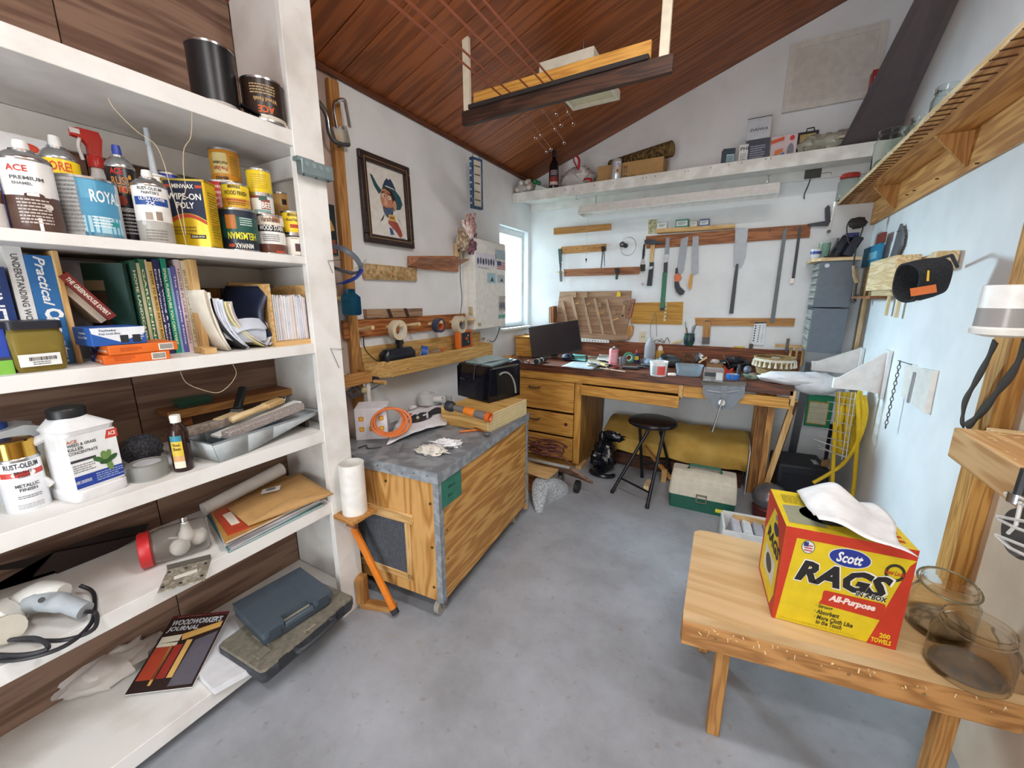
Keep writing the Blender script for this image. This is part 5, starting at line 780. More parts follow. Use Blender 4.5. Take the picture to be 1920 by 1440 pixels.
# white carton with yellow squares
a, b = ct(668,826), ct(728,822); o_, rz_, L_ = frame(a, b); t = thing('carton', 'white carton printed with six orange squares on the cart', 'box', o_, rz_); hh = FP(a,664,768).z-CT; D = .16
MB().box((0,0,0), (L_, D, hh)).build('carton_body', P('#e2e0e6',.5), t, bevel=.002)
for i in range(3):
    for j in range(2):
        if (i, j) == (1,1): continue
        flat(t, 'label_square', rr(.0125,.0125,.004), (L_*(.2+.31*i),0, hh*(.35+.33*j)), UX, UZ, '#d98a1c'); flat(t, 'label_square', rr(.008,.008,.003), (L_*(.2+.31*i),-.0004, hh*(.35+.33*j)), UX, UZ, '#f0c04a')
# orange hose coil
c = ct(735,822, CT); t = thing('hose_coil', 'coil of orange rubber hose leaning on the white carton', 'hose', c); p0 = FP(c,732,786)-c; ur = Vector((c.y, -c.x,0)).normalized(); rn = random.Random(4)
for k in range(4):
    rx, rz2 = .075+.006*k+rn.uniform(-.006,.006),.062+rn.uniform(-.004,.004); n_ = (c-CAM); n_.z = 0; n_.normalize()
    MB().tube([p0+ur*(rx*cos(q)+.004*k-.008)+Vector((0,0, rz2*sin(q)))-n_*(.012*k-.035*sin(q)+.02) for q in [2*pi*i/32 for i in range(32)]],.0065,8, closed=True).build('hose_loop', P('#cf6f35',.5), t)
e = ct(783,782)-c; e2 = ct(905,812)-c; MB().tube(bez(p0+ur*.07, e+V3(0,0,.03), ct(830,790)-c+V3(0,0,.02), n=8),.0065,8).build('hose_end', P('#cf6f35',.5), t)
# plastic sack with printed tool
c = ct(790,815); t = thing('printed_sack', 'crumpled white sheet printed with a black power tool', 'sheet', c); q = [ct(x, y, CT)-c for x, y in ((725,838), (838,800), (850,775), (755,790))]; 
cm = lambda i, j: (lambda s: V3(s.x, s.y,.012+.05*j+.02*sin(pi*i)*(1-.4*j)+.012*noise.noise(Vector((i*5, j*5,1)))))((q[0]*(1-i)+q[1]*i)*(1-j)+(q[3]*(1-i)+q[2]*i)*j)
MB().grid(cm,16,10).build('sheet_body', P('#dcdbe0',.5), t, solid=.003); 
def onsheet(pl): return [cm(min(max(u,0),1), min(max(v,0),1))+V3(0,0,.0035) for u, v in pl]
def sheetpoly(name, u0, v0, rx, ry, ang, col, n=12):
    m = MB(); cc = (u0, v0); ring = [(u0+rx*cos(x)*cos(ang)-ry*sin(x)*sin(ang), v0+rx*cos(x)*sin(ang)+ry*sin(x)*cos(ang)) for x in [2*pi*i/n for i in range(n)]]; m.add(onsheet([cc]+ring), [(0, i+1, (i+1) % n+1) for i in range(n)]); m.build(name, P(col,.45), t)
sheetpoly('tool_print',.46,.5,.2,.2,.3, '#2b3038'); sheetpoly('tool_print',.72,.68,.17,.15,.2, '#23262e'); sheetpoly('tool_print',.3,.55,.08,.14,.1, '#1d2026'); sheetpoly('tool_highlight',.38,.5,.04,.12,.2, '#c9c4b0'); sheetpoly('tool_highlight',.56,.52,.02,.16,.2, '#d9dadc')
c = ct(808,850); tag(MB().ball((0,0,.016), (.075,.045,.02),26,12, amp=.5, fr=3.5, seed=12, bot=0).build('cotton_rag', P('#d9d3c8',.85), loc=c, rot=(0,0,.3)), 'twisted white cotton cord bundle at the front of the cart', 'cord bundle')
c = ct(820,842); tag(MB().ball((0,0,.015), (.07,.035,.022),26,14, amp=.55, fr=4, seed=21, bot=0).build('tissue', P('#e4e4e6',.6), loc=c+V3(.02,.05,0), rot=(0,0,.5)), 'thin crumpled white tissue behind the cord bundle', 'tissue')
# pipe fitting
c = ct(800,757); R_ = (FP(c,785,748)-FP(c,817,748)).length/2; t = thing('pipe_fitting', 'white plastic pipe tee with open collar on the cart', 'pipe fitting', c); hh = FP(c,800,737).z-CT; MB().lathe([(R_*.8,0), (R_,0), (R_, hh), (R_*.8, hh), (R_*.8,0)],28, cap=(0,0)).build('collar', P('#e2e2e0',.4), t); u = V3(.9,.45,0).normalized(); MB().cyl(u*R_*.9+V3(0,0, hh*.42), u*R_*2.4+V3(0,0, hh*.42), hh*.36, n=18).build('branch', P('#dcdcda',.4), t)
c = ct(775,770); tag(MB().ball((0,0,.018), (.035,.03,.02),16,10, amp=.15, bot=0).build('white_lump', P('#e6e6e2',.6), loc=c), 'small white plaster lump behind the hose', 'plaster')
# wood slab with perforated end
a, b = ct(914,812), ct(990,775); o_, rz_, L_ = frame(a, b); hh = FP(a,914,779).z-CT; t = thing('pegboard_slab', 'thick pale wooden slab with a perforated edge on the cart', 'slab', o_, rz_); Ws = .34
boxpart('slab', (0,.002,0), (L_-.03, Ws, hh), WOOD('#d6b06c', '#b98d48', 'y',1.3), t); mm = MB()
pf = boxpart('perforated_strip', (0,-.006,0), (L_-.03,.002, hh), P('#d8c596',.7), t)
for i in range(40):
    for j in range(6): x, z = .012+(L_-.054)*i/39, hh*(.1+.16*j); mm.add([(x-.0025,-.0066, z), (x,-.0066, z-.0025), (x+.0025,-.0066, z), (x,-.0066, z+.0025)], [(0,1,2,3)])
q = mm.build('perforations', P('#5f5232',.9), t); q['kind'] = 'stuff'
slab = Matrix.Translation(o_)@Matrix.Rotation(rz_,4, 'Z'); SZt = CT+hh
# glossy black appliance
a, b = W(858,742, Z=SZt), W(917,757, Z=SZt); f_ = W(962,729, Z=SZt); o_, rz_, L_ = frame(a, b); D = (f_-b).length*.66; hf = FP(b,917,690).z-SZt; hb = hf*1.1
t = thing('black_appliance', 'glossy black bench appliance with arched side handle on the slab', 'appliance', o_, rz_)
MB().hull([V3(0,0,.004), V3(L_,0,.004), V3(L_,0, hf*.9), V3(L_,.03, hf), V3(0,.03, hf), V3(0,0, hf*.9)], [V3(0, D,.004), V3(L_, D,.004), V3(L_, D, hb*.95), V3(L_, D-.02, hb), V3(0, D-.02, hb), V3(0, D, hb*.95)]).build('housing', P('#0b0c18',.08), t, bevel=.004, recalc=True)
MB().hull([V3(.03,.05, hf*1.005), V3(L_-.03,.05, hf*1.005), V3(L_-.03,.05, hf*1.03), V3(.03,.05, hf*1.03)], [V3(.03, D-.04, hb*.995), V3(L_-.03, D-.04, hb*.995), V3(L_-.03, D-.04, hb*1.02), V3(.03, D-.04, hb*1.02)]).build('lid_panel', P('#8fb0b4',.08,.3), t, recalc=True)
MB().tube([(L_+.003, D*.45+D*.38*cos(q), hf*.12+hf*.68*sin(q)) for q in [pi*i/14*.62 for i in range(15)]],.006,8).build('arch_handle', P('#8f8f88',.3), t); MB().add([(L_+.0015, D*.3+D*.5*cos(q), hf*.1+hf*.78*sin(q)) for q in [pi*i/14*.55 for i in range(15)]]+[(L_+.0015, D*.25, hf*.1)], [list(range(16))]).build('side_panel', P('#1d1c1c',.15), t)
MB().tube([(L_*.55,-.001, hf*.6), (L_*.55,.012, hf*.99), (L_*.7, D*.4, hf*1.075), (L_*.85, D+.002, hb*1.0)],.0028,6).build('elastic_band', BLK, t); MB().box((L_-.002,.03, hf*.93), (L_+.002, D-.02, hf*.985)).build('trim', P('#6a6a62',.25,.6), t); MB().box((.03,-.002, hf*.55), (.08,.0, hf*.58)).build('badge', P('#30344a',.2), t)
for x, y in ((.02,.02), (L_-.02,.02), (.02, D-.02), (L_-.02, D-.02)): MB().cyl((x, y,0), (x, y,.005),.008, n=10).build('foot', BLK, t)
# torch lying on the slab
a, b = W(838,760, Z=SZt+.03), W(920,772, Z=SZt+.03); d = b-a; t = thing('work_torch', 'grey and orange torch lying on the slab in front of the appliance', 'torch', (a.x, a.y, SZt+.03), (0,.12, atan2(d.y, d.x))); L_ = d.length
MB().lathe([(.008,-.01), (.03,0), (.032,.03), (.026,.045), (.016,.055)],18, ax='x').build('rear_cap', P('#26272c',.5), t); MB().lathe([(.016,.05), (.018,.08), (.02, L_*.55), (.024, L_*.8), (.024, L_-.02)],18, ax='x').build('grip', P('#6a6560',.6), t); MB().lathe([(.02, L_*.42), (.0235, L_*.45), (.0245, L_*.62), (.022, L_*.66)],18, ax='x').build('orange_sleeve', P('#d9781c',.5), t); MB().lathe([(.024, L_-.03), (.028, L_-.02), (.028, L_), (.022, L_), (.012, L_-.02)],18, ax='x').build('head_ring', P('#cf5f22',.4), t)
a, b = ct(862,812), ct(915,806); tag(MB().cyl(V3(0,0,0), b-a,.006).build('orange_rod', P('#d9742a',.5), loc=a+V3(0,0,.007)), 'short orange plastic rod in front of the slab', 'rod')
a, b = ct(858,790), ct(912,818); t = thing('copper_rod', 'thin copper rod with a grey clamp at its tip', 'rod', a+V3(0,0,.016)); MB().cyl(V3(0,0,.0), b-a,.004, n=8).build('rod', P('#a8643c',.35,.8), t); MB().ob((b-a)*1.02, (.03,.025,.02), (0,0,.5)).build('clamp', P('#5c6064',.5,.5), t, bevel=.004)
a, b = ct(868,800), ct(898,806); tag(MB().cyl(V3(0,0,0), b-a,.008).build('grey_tube', P('#8d9094',.4), loc=a+V3(0,0,.009)), 'short grey tube beside the orange rod', 'tube')
a, b = ct(748,850), ct(756,838); tag(MB().cyl(V3(0,0,0), b-a+V3(0,0,.012),.0018, n=6).cyl(b-a+V3(0,0,.012), (b-a)*1.04+V3(0,0,.014),.004, n=8).build('nail', STEEL, loc=a+V3(0,0,.002)), 'single bright nail lying on the cart top', 'nail')
a = ct(672,842); tag(MB().tube(bez((0,0,.006), (.02,.03,.012), (.05,.02,.006), (.1,.06,.01), n=5),.003,6).build('allen_key', BLK, loc=a), 'black bent wire at the left of the cart top', 'wire')
c = ct(790,735, CT); tag(MB().lathe([(.03,0), (.032,.004), (.034,.1), (.031,.1), (.029,.006)],24, cap=(1,1)).build('drinking_glass', GLASS('#f2f4f2',.03,1.), loc=(-1.62,2.0, CT)), 'clear drinking glass at the back of the cart', 'glass')
# tangle of cables behind the cart
c = W(690,725, X=-1.9); t = thing('cable_tangle', 'tangle of plugs and cables on the wall behind the cart', 'cables', c); q = lambda x, y, X=-1.88: W(x, y, X=X)-c; rn = random.Random(6)
for k in range(5): MB().tube(bez(q(650+rn.uniform(-4,4),735), q(665+rn.uniform(-5,5),725+rn.uniform(-8,8)), q(678,735+rn.uniform(-8,8)), q(662,745+rn.uniform(-6,4)), q(650,738), n=6),.003,6).build('cable', P('#4a4a50',.5), t)
MB().tube(bez(q(652,700), q(660,720), q(675,735), q(700,728), q(722,714), n=6),.004,6).build('cable', P('#5d7076',.5), t); MB().ball(q(684,732), (.02,.03,.022),12,8, amp=.2).build('plug', P('#c9b98a',.5), t); MB().ball(q(702,712), (.03,.03,.02),12,8, amp=.3, seed=4).build('plug', P('#1d2030',.5), t)
tag(boxpart('cover_plate', (XL+.001, W(700,700, X=XL).y,1.0), (XL+.02, W(712,700, X=XL).y,1.1), P('#e4e2dc',.5)), 'white cover plate on the wall behind the cables', 'outlet')
# workbench
BY, BZ, BXR = 3.13,.93,.375; DK = WOOD('#6e3a1f', '#3f1d10', 'x',1.2,.45); YEL = lambda ax='x': WOOD('#d09a48', '#b27a30', ax,1.2,.55)
t = thing('workbench', 'long wooden workbench with dark stained top along the back wall', 'workbench', (-.8,3.5,0)); bo = Vector((-.8,3.5,0)); bp = lambda n, lo, hi, m, b=.002: boxpart(n, Vector(lo)-bo, Vector(hi)-bo, m, t, b)
bp('top', (XL+.002, BY, BZ-.065), (BXR, YB-.03, BZ), DK,.003); bp('backsplash', (XL+.002, YB-.03, BZ-.04), (BXR+.1, YB-.002,1.085), WOOD('#8f5230', '#5f301a', 'x',1.2))
bp('apron', (-1.73, BY+.012,.795), (-.33, BY+.035, BZ-.065), YEL()); bp('apron', (-.3, BY+.02,.775), (.0, BY+.045, BZ-.065), YEL()); bp('apron', (.06, BY+.0,.775), (BXR-.01, BY+.03, BZ-.082), YEL()); bp('end_cap', (BXR-.02, BY+.0, BZ-.13), (BXR+.012, BY+.02, BZ-.03), PINE('z'))
bp('leg', (.2,3.42,0), (.3,3.46, BZ-.07), WOOD('#b07a40', '#85552a', 'z',1.2)); bp('leg', (.25,3.2,0), (.29,3.26, BZ-.08), WOOD('#b98544', '#8a5a2a', 'z',1.2)); bp('leg', (.2,3.82,0), (.3,3.87, BZ-.07), FIR('z')); bp('drawer_rail', (-.33, BY+.0,.77), (-.3,3.8, BZ-.065), PINE('y'))
MB().ob(V3(.345,3.24,.45)-bo, (.035,.05,.75), (0,.14,0)).build('brace', PINE('z'), t)
# drop front tray, slightly open
MB().hull([V3(-1.085, BY-.03,.705)-bo, V3(-.315, BY-.06,.70)-bo, V3(-.315, BY-.06,.79)-bo, V3(-1.085, BY-.03,.79)-bo], [V3(-1.085, BY-.01,.705)-bo, V3(-.315, BY-.04,.70)-bo, V3(-.315, BY-.04,.79)-bo, V3(-1.085, BY-.01,.79)-bo]).build('tray_front', YEL(), t, bevel=.006, recalc=True); bp('tray_bottom', (-1.08, BY-.02,.72), (-.33, BY+.4,.73), YEL())
# drawer pedestal
t = thing('drawer_pedestal', 'varnished three drawer pedestal under the left of the bench', 'drawers', (-1.4,3.2,0)); bo2 = Vector((-1.4,3.2,0)); X0, X1 = -1.76,-1.1; fy = BY+.045
pb = lambda n, lo, hi, m, par=None, b=.002: boxpart(n, Vector(lo)-bo2, Vector(hi)-bo2, m, par or t, b)
pb('side_panel', (X1-.02, fy,.05), (X1, YB-.06, BZ-.068), WOOD('#b58545', '#8a5c2a', 'z',.9)); pb('side_panel', (X0, fy,.05), (X0+.02, YB-.06, BZ-.068), YEL('z')); pb('back_panel', (X0, YB-.09,.05), (X1, YB-.06, BZ-.068), P('#3a2415',.9)); pb('plinth', (X0, fy+.03,0), (X1-.01, YB-.08,.05), YEL()); pb('plinth_block', (X1-.03, fy-.005,.0), (X1+.02, fy+.16,.035), PINE('y'))
pb('stile', (X1-.06, fy-.006,.05), (X1, fy, BZ-.068), YEL('z')); pb('stile', (X0, fy-.006,.05), (X0+.05, fy, BZ-.068), YEL('z')); pb('rail', (X0+.05, fy-.006, BZ-.12), (X1-.06, fy, BZ-.068), YEL())
dz = [(.515,.79), (.295,.495), (.07,.275)]
for i, (z0, z1) in enumerate(dz):
    xm = (X0+X1)/2-.02; d = pb('drawer', (X0+.055, fy-.018, z0), (X1-.065, fy+.012, z1), YEL(), None,.004); c = Vector(d.location)
    pb('drawer_gap', (X0+.05, fy+.013, z0-.02), (X1-.06, fy+.02, z1+.015), P('#2a0f08',.9))
    hz = z1-.07; h = MB().tube(bez((-.055,0,0), (-.035,-.022,-.006), (.035,-.022,-.006), (.055,0,0), n=5),.006,8).build('handle', P('#6a5f52',.3,.8), d, loc=Vector((X0+.22, fy-.019, hz))-bo2-c)
    if i == 1: MB().cyl((0,0,0), (0,-.002,0),.016).build('finger_hole', P('#4a140c',.8), d, loc=Vector((X1-.13, fy-.018, hz-.02))-bo2-c)
# vise
c = W(1357,738, Y=3.09); t = thing('bench_vise', 'grey cast iron woodworking vise bolted to the bench front', 'vise', (c.x,3.1, BZ-.03)); q = lambda x, y: (W(x, y, Y=3.09).x-c.x, W(x, y, Y=3.09).z-BZ+.03); VG = P('#7d838a',.5,.3)
MB().prism([q(*p) for p in ((1318,717), (1398,719), (1396,742), (1386,752), (1370,768), (1345,766), (1328,752), (1318,738))],-.012,.012, 'y').build('jaw_plate', VG, t, bevel=.004); MB().prism([q(*p) for p in ((1316,714), (1399,716), (1399,722), (1316,721))],-.028,-.012, 'y').build('wood_jaw', P('#6b665e',.7), t)
MB().prism([q(*p) for p in ((1352,722), (1365,722), (1362,760), (1354,760))],-.026,-.012, 'y').build('rib', VG, t, bevel=.003)
for s in (1326,1386): x, z = q(s,732); MB().cyl((x,-.018, z), (x,-.012, z),.012).build('bolt', VG, t); xx, zz = q(1357,735); MB().cyl((x,-.016, z), (xx,-.016, zz-.005),.007, n=8).build('web', P('#989ea5',.45,.3), t)
x, z = q(1354,752); MB().cyl((x,-.05, z), (x,.3, z),.014).build('screw_shaft', CHROME, t); MB().cyl((x,-.06, z), (x,-.03, z),.022).build('screw_boss', CHROME, t); x2, z2 = q(1337,803); MB().cyl((x+.004,-.062, z+.03), (x2,-.062, z2),.0065).cyl((x2,-.062, z2), (x2-.002,-.062, z2-.008),.011).build('handle_bar', CHROME, t); MB().box((-.08,.012,-.11), (.08,.25,-.06)).build('body', VG, t)
# things under and in front of the bench
f1, f2 = W(1147,922, Z=.01), W(1213,951, Z=.01); f3, f4 = W(1204,893, Z=.01), W(1259,888, Z=.01); cc = (f1+f2+f3+f4)/4; cz = W(1224,790, Y=cc.y).z; t = thing('folding_stool', 'black round folding stool in front of the bench', 'stool', (cc.x, cc.y,0)); sc = W(1224,790, Y=cc.y)-Vector((cc.x, cc.y,0)); R_ = (W(1271,790, Y=cc.y).x-W(1177,790, Y=cc.y).x)/2; SB = P('#0f1016',.3)
MB().lathe([(R_*.2,-.02), (R_*.9,-.022), (R_*.98,-.014), (R_,.0), (R_*.97,.01), (R_*.85,.017), (R_*.1,.018)],40, c=sc).build('seat', P('#0d0e15',.22), t)
for f, q in zip((f1, f2, f3, f4), (sc+V3(.0,-.2*R_*2,-.02), sc+V3(.55*R_,-.55*R_,-.02), sc+V3(-.55*R_,.1*R_,-.02), sc+V3(.1*R_,.55*R_,-.02))): 
    p = f-Vector((cc.x, cc.y,0)); p.z = .006
    o = MB().cyl(p, q,.0125, n=12).build('leg', SB, t); MB().cyl(p-V3(0,0,.005), p+(q-p)*.04,.015, n=12).build('foot_cap', P('#08080a',.6), o)
l = lambda f: f-Vector((cc.x, cc.y,0)); A, B = l(f1)+(sc+V3(0,-.4*R_,-.02)-l(f1))*.22, l(f2)+(sc+V3(.55*R_,-.55*R_,-.02)-l(f2))*.18; MB().cyl(A, B,.008, n=8).build('crossbar', SB, t)
A, B = l(f3)+(sc-l(f3))*.25, l(f4)+(sc-l(f4))*.22; MB().cyl(A, B,.008, n=8).build('crossbar', SB, t)
# tackle box
a, b = W(1252,948, Z=0), W(1376,975, Z=0); o_, rz_, L_ = frame(a, b); t = thing('tackle_box', 'green and beige plastic tackle box on the floor', 'tackle box', o_, rz_); h1 = FP(a,1249,922).z; h2 = FP(a,1262,882).z; D = .19; GR = P('#1d5a49',.45); BE = P('#cfc6b4',.5)
loft([(sec(.008, L_-.008,.008, D-.008,.02),.0), (sec(0, L_,0, D,.02), h1*.9), (sec(0, L_,0, D,.02), h1)]).build('base', GR, t); lidm = loft([(sec(-.004, L_+.004,-.004, D+.004,.02), h1), (sec(-.004, L_+.004,-.004, D+.004,.02), h1+.02), (sec(.004, L_-.004,.0, D,.02), h2*.85), (sec(.01, L_-.01,.05, D-.03,.02), h2)]).build('lid', BE, t)
MB().box((L_/2-.035,-.012, h1-.03), (L_/2+.035,-.004, h1-.022)).box((L_/2-.035,-.012, h1+.02), (L_/2+.035,-.004, h1+.03)).box((L_/2-.035,-.012, h1-.03), (L_/2-.028,-.004, h1+.03)).box((L_/2+.028,-.012, h1-.03), (L_/2+.035,-.004, h1+.03)).build('latch', P('#8d8470',.35,.8), t)
MB().tube([(L_*.26, D*.5, h2-.004), (L_*.28, D*.5, h2+.03), (L_*.74, D*.5, h2+.03), (L_*.76, D*.5, h2-.004)],.01,8).build('handle', GR, t); MB().box((L_-.12,-.003,.03), (L_-.06,.001,.055)).build('sticker', P('#d9d03a',.5), t)
# yellow foam slab under the bench
p = [W(x, y, Y=3.78) for x, y in ((1150,818), (1398,843))]; z1 = p[0].z; z2 = p[1].z; c = V3((p[0].x+p[1].x)/2,3.55,0); t = thing('foam_slab', 'slumped yellow foam slab lying under the bench', 'foam', c); x0, x1 = W(1133,850, Y=3.5).x-c.x, W(1398,880, Y=3.5).x-c.x
fo = lambda i, j: (lambda x, w: V3(x, [.22,.22,.1,-.09,-.16,-.16,-.05,.22][j]+.012*w, [.2,.0,.0,.0,.0,.0,.0,.0][j]*0+[.26,.39,.385,.33,.28,.17,.15,.16][j]+.014*w))(x0+(x1-x0)*i/18, noise.noise(Vector((i*.5, j*.9,2)))); vs = [fo(i, j) for i in range(19) for j in range(8)]
m = MB(); m.add(vs, [(i*8+j, i*8+(j+1) % 8, (i+1)*8+(j+1) % 8, (i+1)*8+j) for i in range(18) for j in range(8)],0, True); m.add(vs[:8], [list(range(8))]); m.add(vs[-8:], [list(range(8))[::-1]]); m.build('foam_body', SPECK('#d2ae5c', '#bd943e',6,.9, (.3,.7),.2), t, recalc=True)
t2 = thing('floor_crate', 'dark brown wooden crate supporting the foam slab', 'crate', c); boxpart('crate_front', (x0+.03,-.08,0), (x1-.02,-.06,.12), WOOD('#5a3018', '#33180c', 'x',1), t2); boxpart('crate_top', (x0+.03,-.06,.11), (x1-.02,.26,.13), WOOD('#5a3018', '#33180c', 'x',1), t2); boxpart('crate_end', (x1-.04,-.06,0), (x1-.02,.26,.11), WOOD('#5a3018', '#33180c', 'y',1), t2)
tag(boxpart('foam_stop_board', (c.x+x1+.004,3.36,0), (c.x+x1+.012,3.7,.36), P('#dcdcd6',.5)), 'white panel edge between the foam and the bench leg', 'panel')
# black sack, wood bits
c = W(1118,892, Z=0); t = thing('black_sack', 'knotted black plastic sack beside the drawer pedestal', 'sack', V3(c.x+.02, c.y+.12,0)); MB().ball((0,0,.14), (.1,.12,.15),28,18, amp=.35, fr=3, seed=3, bot=0).build('sack_body', P('#0d0f16',.22), t); MB().ball((.06,.02,.33), (.1,.03,.045),16,10, amp=.4, seed=8).ball((-.02,0,.3), (.03,.03,.07),12,8, amp=.2).build('tied_neck', P('#0d0f16',.22), t); MB().tube([(.02+.1*cos(q),-.08+.06*sin(q),.02) for q in [pi+pi*i/10 for i in range(11)]],.018,8).build('strap', P('#12141c',.25), t)
a = W(1216,917, Z=.03); tag(boxpart('wood_batten', (a.x-.04, a.y,.012), (a.x, a.y+.14,.05), PALE('y')), 'short pale batten on the floor under the stool', 'batten'); 
a, b = W(1258,897, Z=.03), W(1208,838, Y=3.35); b = V3(b.x,3.36, b.z); d = b-a; m = MB().ob(V3(0,0,0), (.035,.02, d.length), d.to_track_quat('Z', 'Y').to_matrix()); tag(m.build('leaning_stick', FIR('z'), loc=(a+b)/2), 'wooden stick leaning diagonally on the foam slab', 'stick')
a = W(1246,905, Z=0); tag(boxpart('offcut_block', (a.x-.03, a.y,0), (a.x+.01, a.y+.05,.1), PINE('z')), 'small upright pine offcut left of the tackle box', 'offcut')
# dolly with rope and carpet left of the pedestal
c = W(1030,870, X=-1.15); p = [W(1000,862, Z=.25), W(1065,878, Z=.22), W(1110,900, Z=.1)]
t = thing('plank_ramp', 'tilted painted plank with a caster by the drawer pedestal', 'plank', p[1]); A, B = W(992,858, Z=.24)-p[1], W(1068,874, Z=.24)-p[1]; C_, D_ = W(1112,903, Z=.12)-p[1], V3(-.05,.25,-.06)
MB().hull([A, B, C_, A+(C_-B)*.9+V3(0,.1,.0)], [A-V3(0,0,.022), B-V3(0,0,.022), C_-V3(0,0,.022), A+(C_-B)*.9+V3(0,.1,-.022)]).build('plank', WOOD('#8d6a54', '#5f4232', 'x',1.2), t, recalc=True); MB().hull([A-V3(.0,.004,.0), B-V3(0,.004,0), B-V3(0,.001,0), A-V3(0,.001,0)], [A-V3(.0,.004,.022), B-V3(0,.004,.022), B-V3(0,.001,.022), A-V3(0,.001,.022)]).build('painted_edge', P('#9a9a96',.6), t, recalc=True)
cc_ = W(1052,900, Z=.05)-p[1]; MB().cyl(cc_+V3(-.012,0,0), cc_+V3(.012,0,0),.045, n=20).build('caster_wheel', P('#8d867c',.5), t); MB().ob(cc_+V3(0,.01,.05), (.05,.04,.06)).build('caster_fork', STEEL, t, bevel=.004); c2 = W(1080,915, Z=.05)-p[1]; MB().cyl(c2+V3(-.015,.03,0), c2+V3(.015,.03,0),.05, n=20).build('caster_wheel', BLK, t)
c = W(1020,850, Z=.25); t = thing('rope_heap', 'heap of reddish brown rope on the tilted plank', 'rope', c); rn = random.Random(11); RP = P('#6a3a30',.8)
for k in range(13):
    rx, ry = rn.uniform(.06,.14), rn.uniform(.04,.09); cx, cy = rn.uniform(-.06,.06), rn.uniform(0,.06); z = .004+.007*k; MB().tube([(cx+rx*cos(q), cy+ry*sin(q), z+.008*sin(3*q+k)) for q in [2*pi*i/22 for i in range(22)]],.0065,6, closed=True).build('rope_loop', RP, t)
MB().tube(bez((.08,-.01,.05), (.14,-.02,.03), (.2,-.04,.005), (.26,-.05,-.03), n=6),.0065,6).build('rope_end', RP, t)
c = W(1030,950, Z=0); t = thing('shag_mat', 'grey shag mat draped from a step down to the floor', 'mat', c); q = [W(x, y, Z=z)-c for x, y, z in ((990,890,.17), (1032,890,.17), (1070,905,.05), (1068,925,.015), (1030,935,.02), (1018,962,.005), (1002,962,.01))]
m = MB(); cen = sum(q, Vector())/7; ring2 = [p*.55+cen*.45+V3(0,0,.05) for p in q]; m.add([cen+V3(0,0,.07)]+ring2+q+[p*1.0-V3(0,0,.02) for p in q], [(0, i+1, (i+1) % 7+1) for i in range(7)]+[(i+1, i+8, (i+1) % 7+8, (i+1) % 7+1) for i in range(7)]+[(i+8, i+15, (i+1) % 7+15, (i+1) % 7+8) for i in range(7)],0, True); m.build('mat_body', SPECK('#c9cdd0', '#7d8286',130,.95, (.4,.62),1.), t, sub=2)
a = W(990,885, Z=.17); tag(boxpart('step_board', (a.x-.12, a.y-.05,.175), (a.x+.2, a.y+.15,.19), PINE('x')), 'pine step board behind the shag mat', 'board'); tag(boxpart('step_block', (a.x-.1, a.y+.0,0), (a.x+.12, a.y+.12,.174), RED('x')), 'dark block supporting the pine step board', 'wood block')
# black amplifier box, white tray, ball
a, b = W(1432,905, Z=0), W(1512,925, Z=0); t = thing('speaker_box', 'black padded speaker box under the right end of the bench', 'speaker', V3(.36,3.2,0),.12); MB().box((0,0,.005), (.3,.3,.36)).build('cabinet', P('#15161e',.6), t, bevel=.015); txt(t, '2-ING', (.24,.12,.361), (0,-1,0), UX,.09,.035, '#d0d2d8', bold=.05); MB().box((.03,-.004,.04), (.27,.001,.3)).build('grille', SPECK('#0e0f14', '#1d1e26',200,.9), t)
for x, y in ((.02,.02), (.28,.02), (.02,.28), (.28,.28)): MB().lathe([(.02,0), (.02,.006)],10, c=(x, y,0)).build('foot', BLK, t)
# pencil holder, wall wire etc. live on the bench; floor items right of the stool
p = [W(x, y, Z=.12) for x, y in ((1362,1005), (1440,1012), (1425,965), (1365,968))]; c = sum(p, Vector())/4; t = thing('white_crate', 'white crate with folded papers in front of the rags carton', 'crate', V3(c.x, c.y,0),.1); MB().box((-.13,-.1,0), (.2,.1,.01)).build('base', P('#dcdcd8',.5), t); 
for lo, hi in (((-.13,-.1,.01), (-.12,.1,.14)), ((.19,-.1,.01), (.2,.1,.14)), ((-.12,.09,.01), (.19,.1,.15)), ((-.12,-.1,.01), (.19,-.09,.12))): MB().box(lo, hi).build('side', P('#e2e2e0',.5), t)
MB().box((-.06,.075,.1), (.19,.089,.14)).build('wood_slat', PINE('x'), t)
for k in range(4): MB().ob((-.06+.06*k,0,.07), (.045,.16,.1), (0,.25,0)).build('folded_paper', P(['#c9c6cc', '#e4e4e6', '#b9b6bc', '#d4d8e0'][k],.6), t)
c = W(1425,962, Z=.1); t = thing('buffing_drum', 'round grey metal drum with red base behind the white crate', 'drum', V3(c.x+.06, c.y+.17,0)); MB().ball((0,0,.15), (.11,.11,.1),24,14).build('drum_body', P('#7d7a80',.25,.6), t); MB().lathe([(.09,0), (.1,.08), (.08,.1)],24).build('base', P('#5a1f1c',.5), t)
# things on the workbench
BT = BZ+.0008
def clampb(p):
    if p.y > 3.8: p = CAM+(p-CAM)*(3.8/p.y); p.z = BT
    return p
def bt(x, y): return clampb(W(x, y, Z=BT))
def wq(pts):  # list of (px,py,Y) -> points
    return [W(x, y, Y=Y) for x, y, Y in pts]
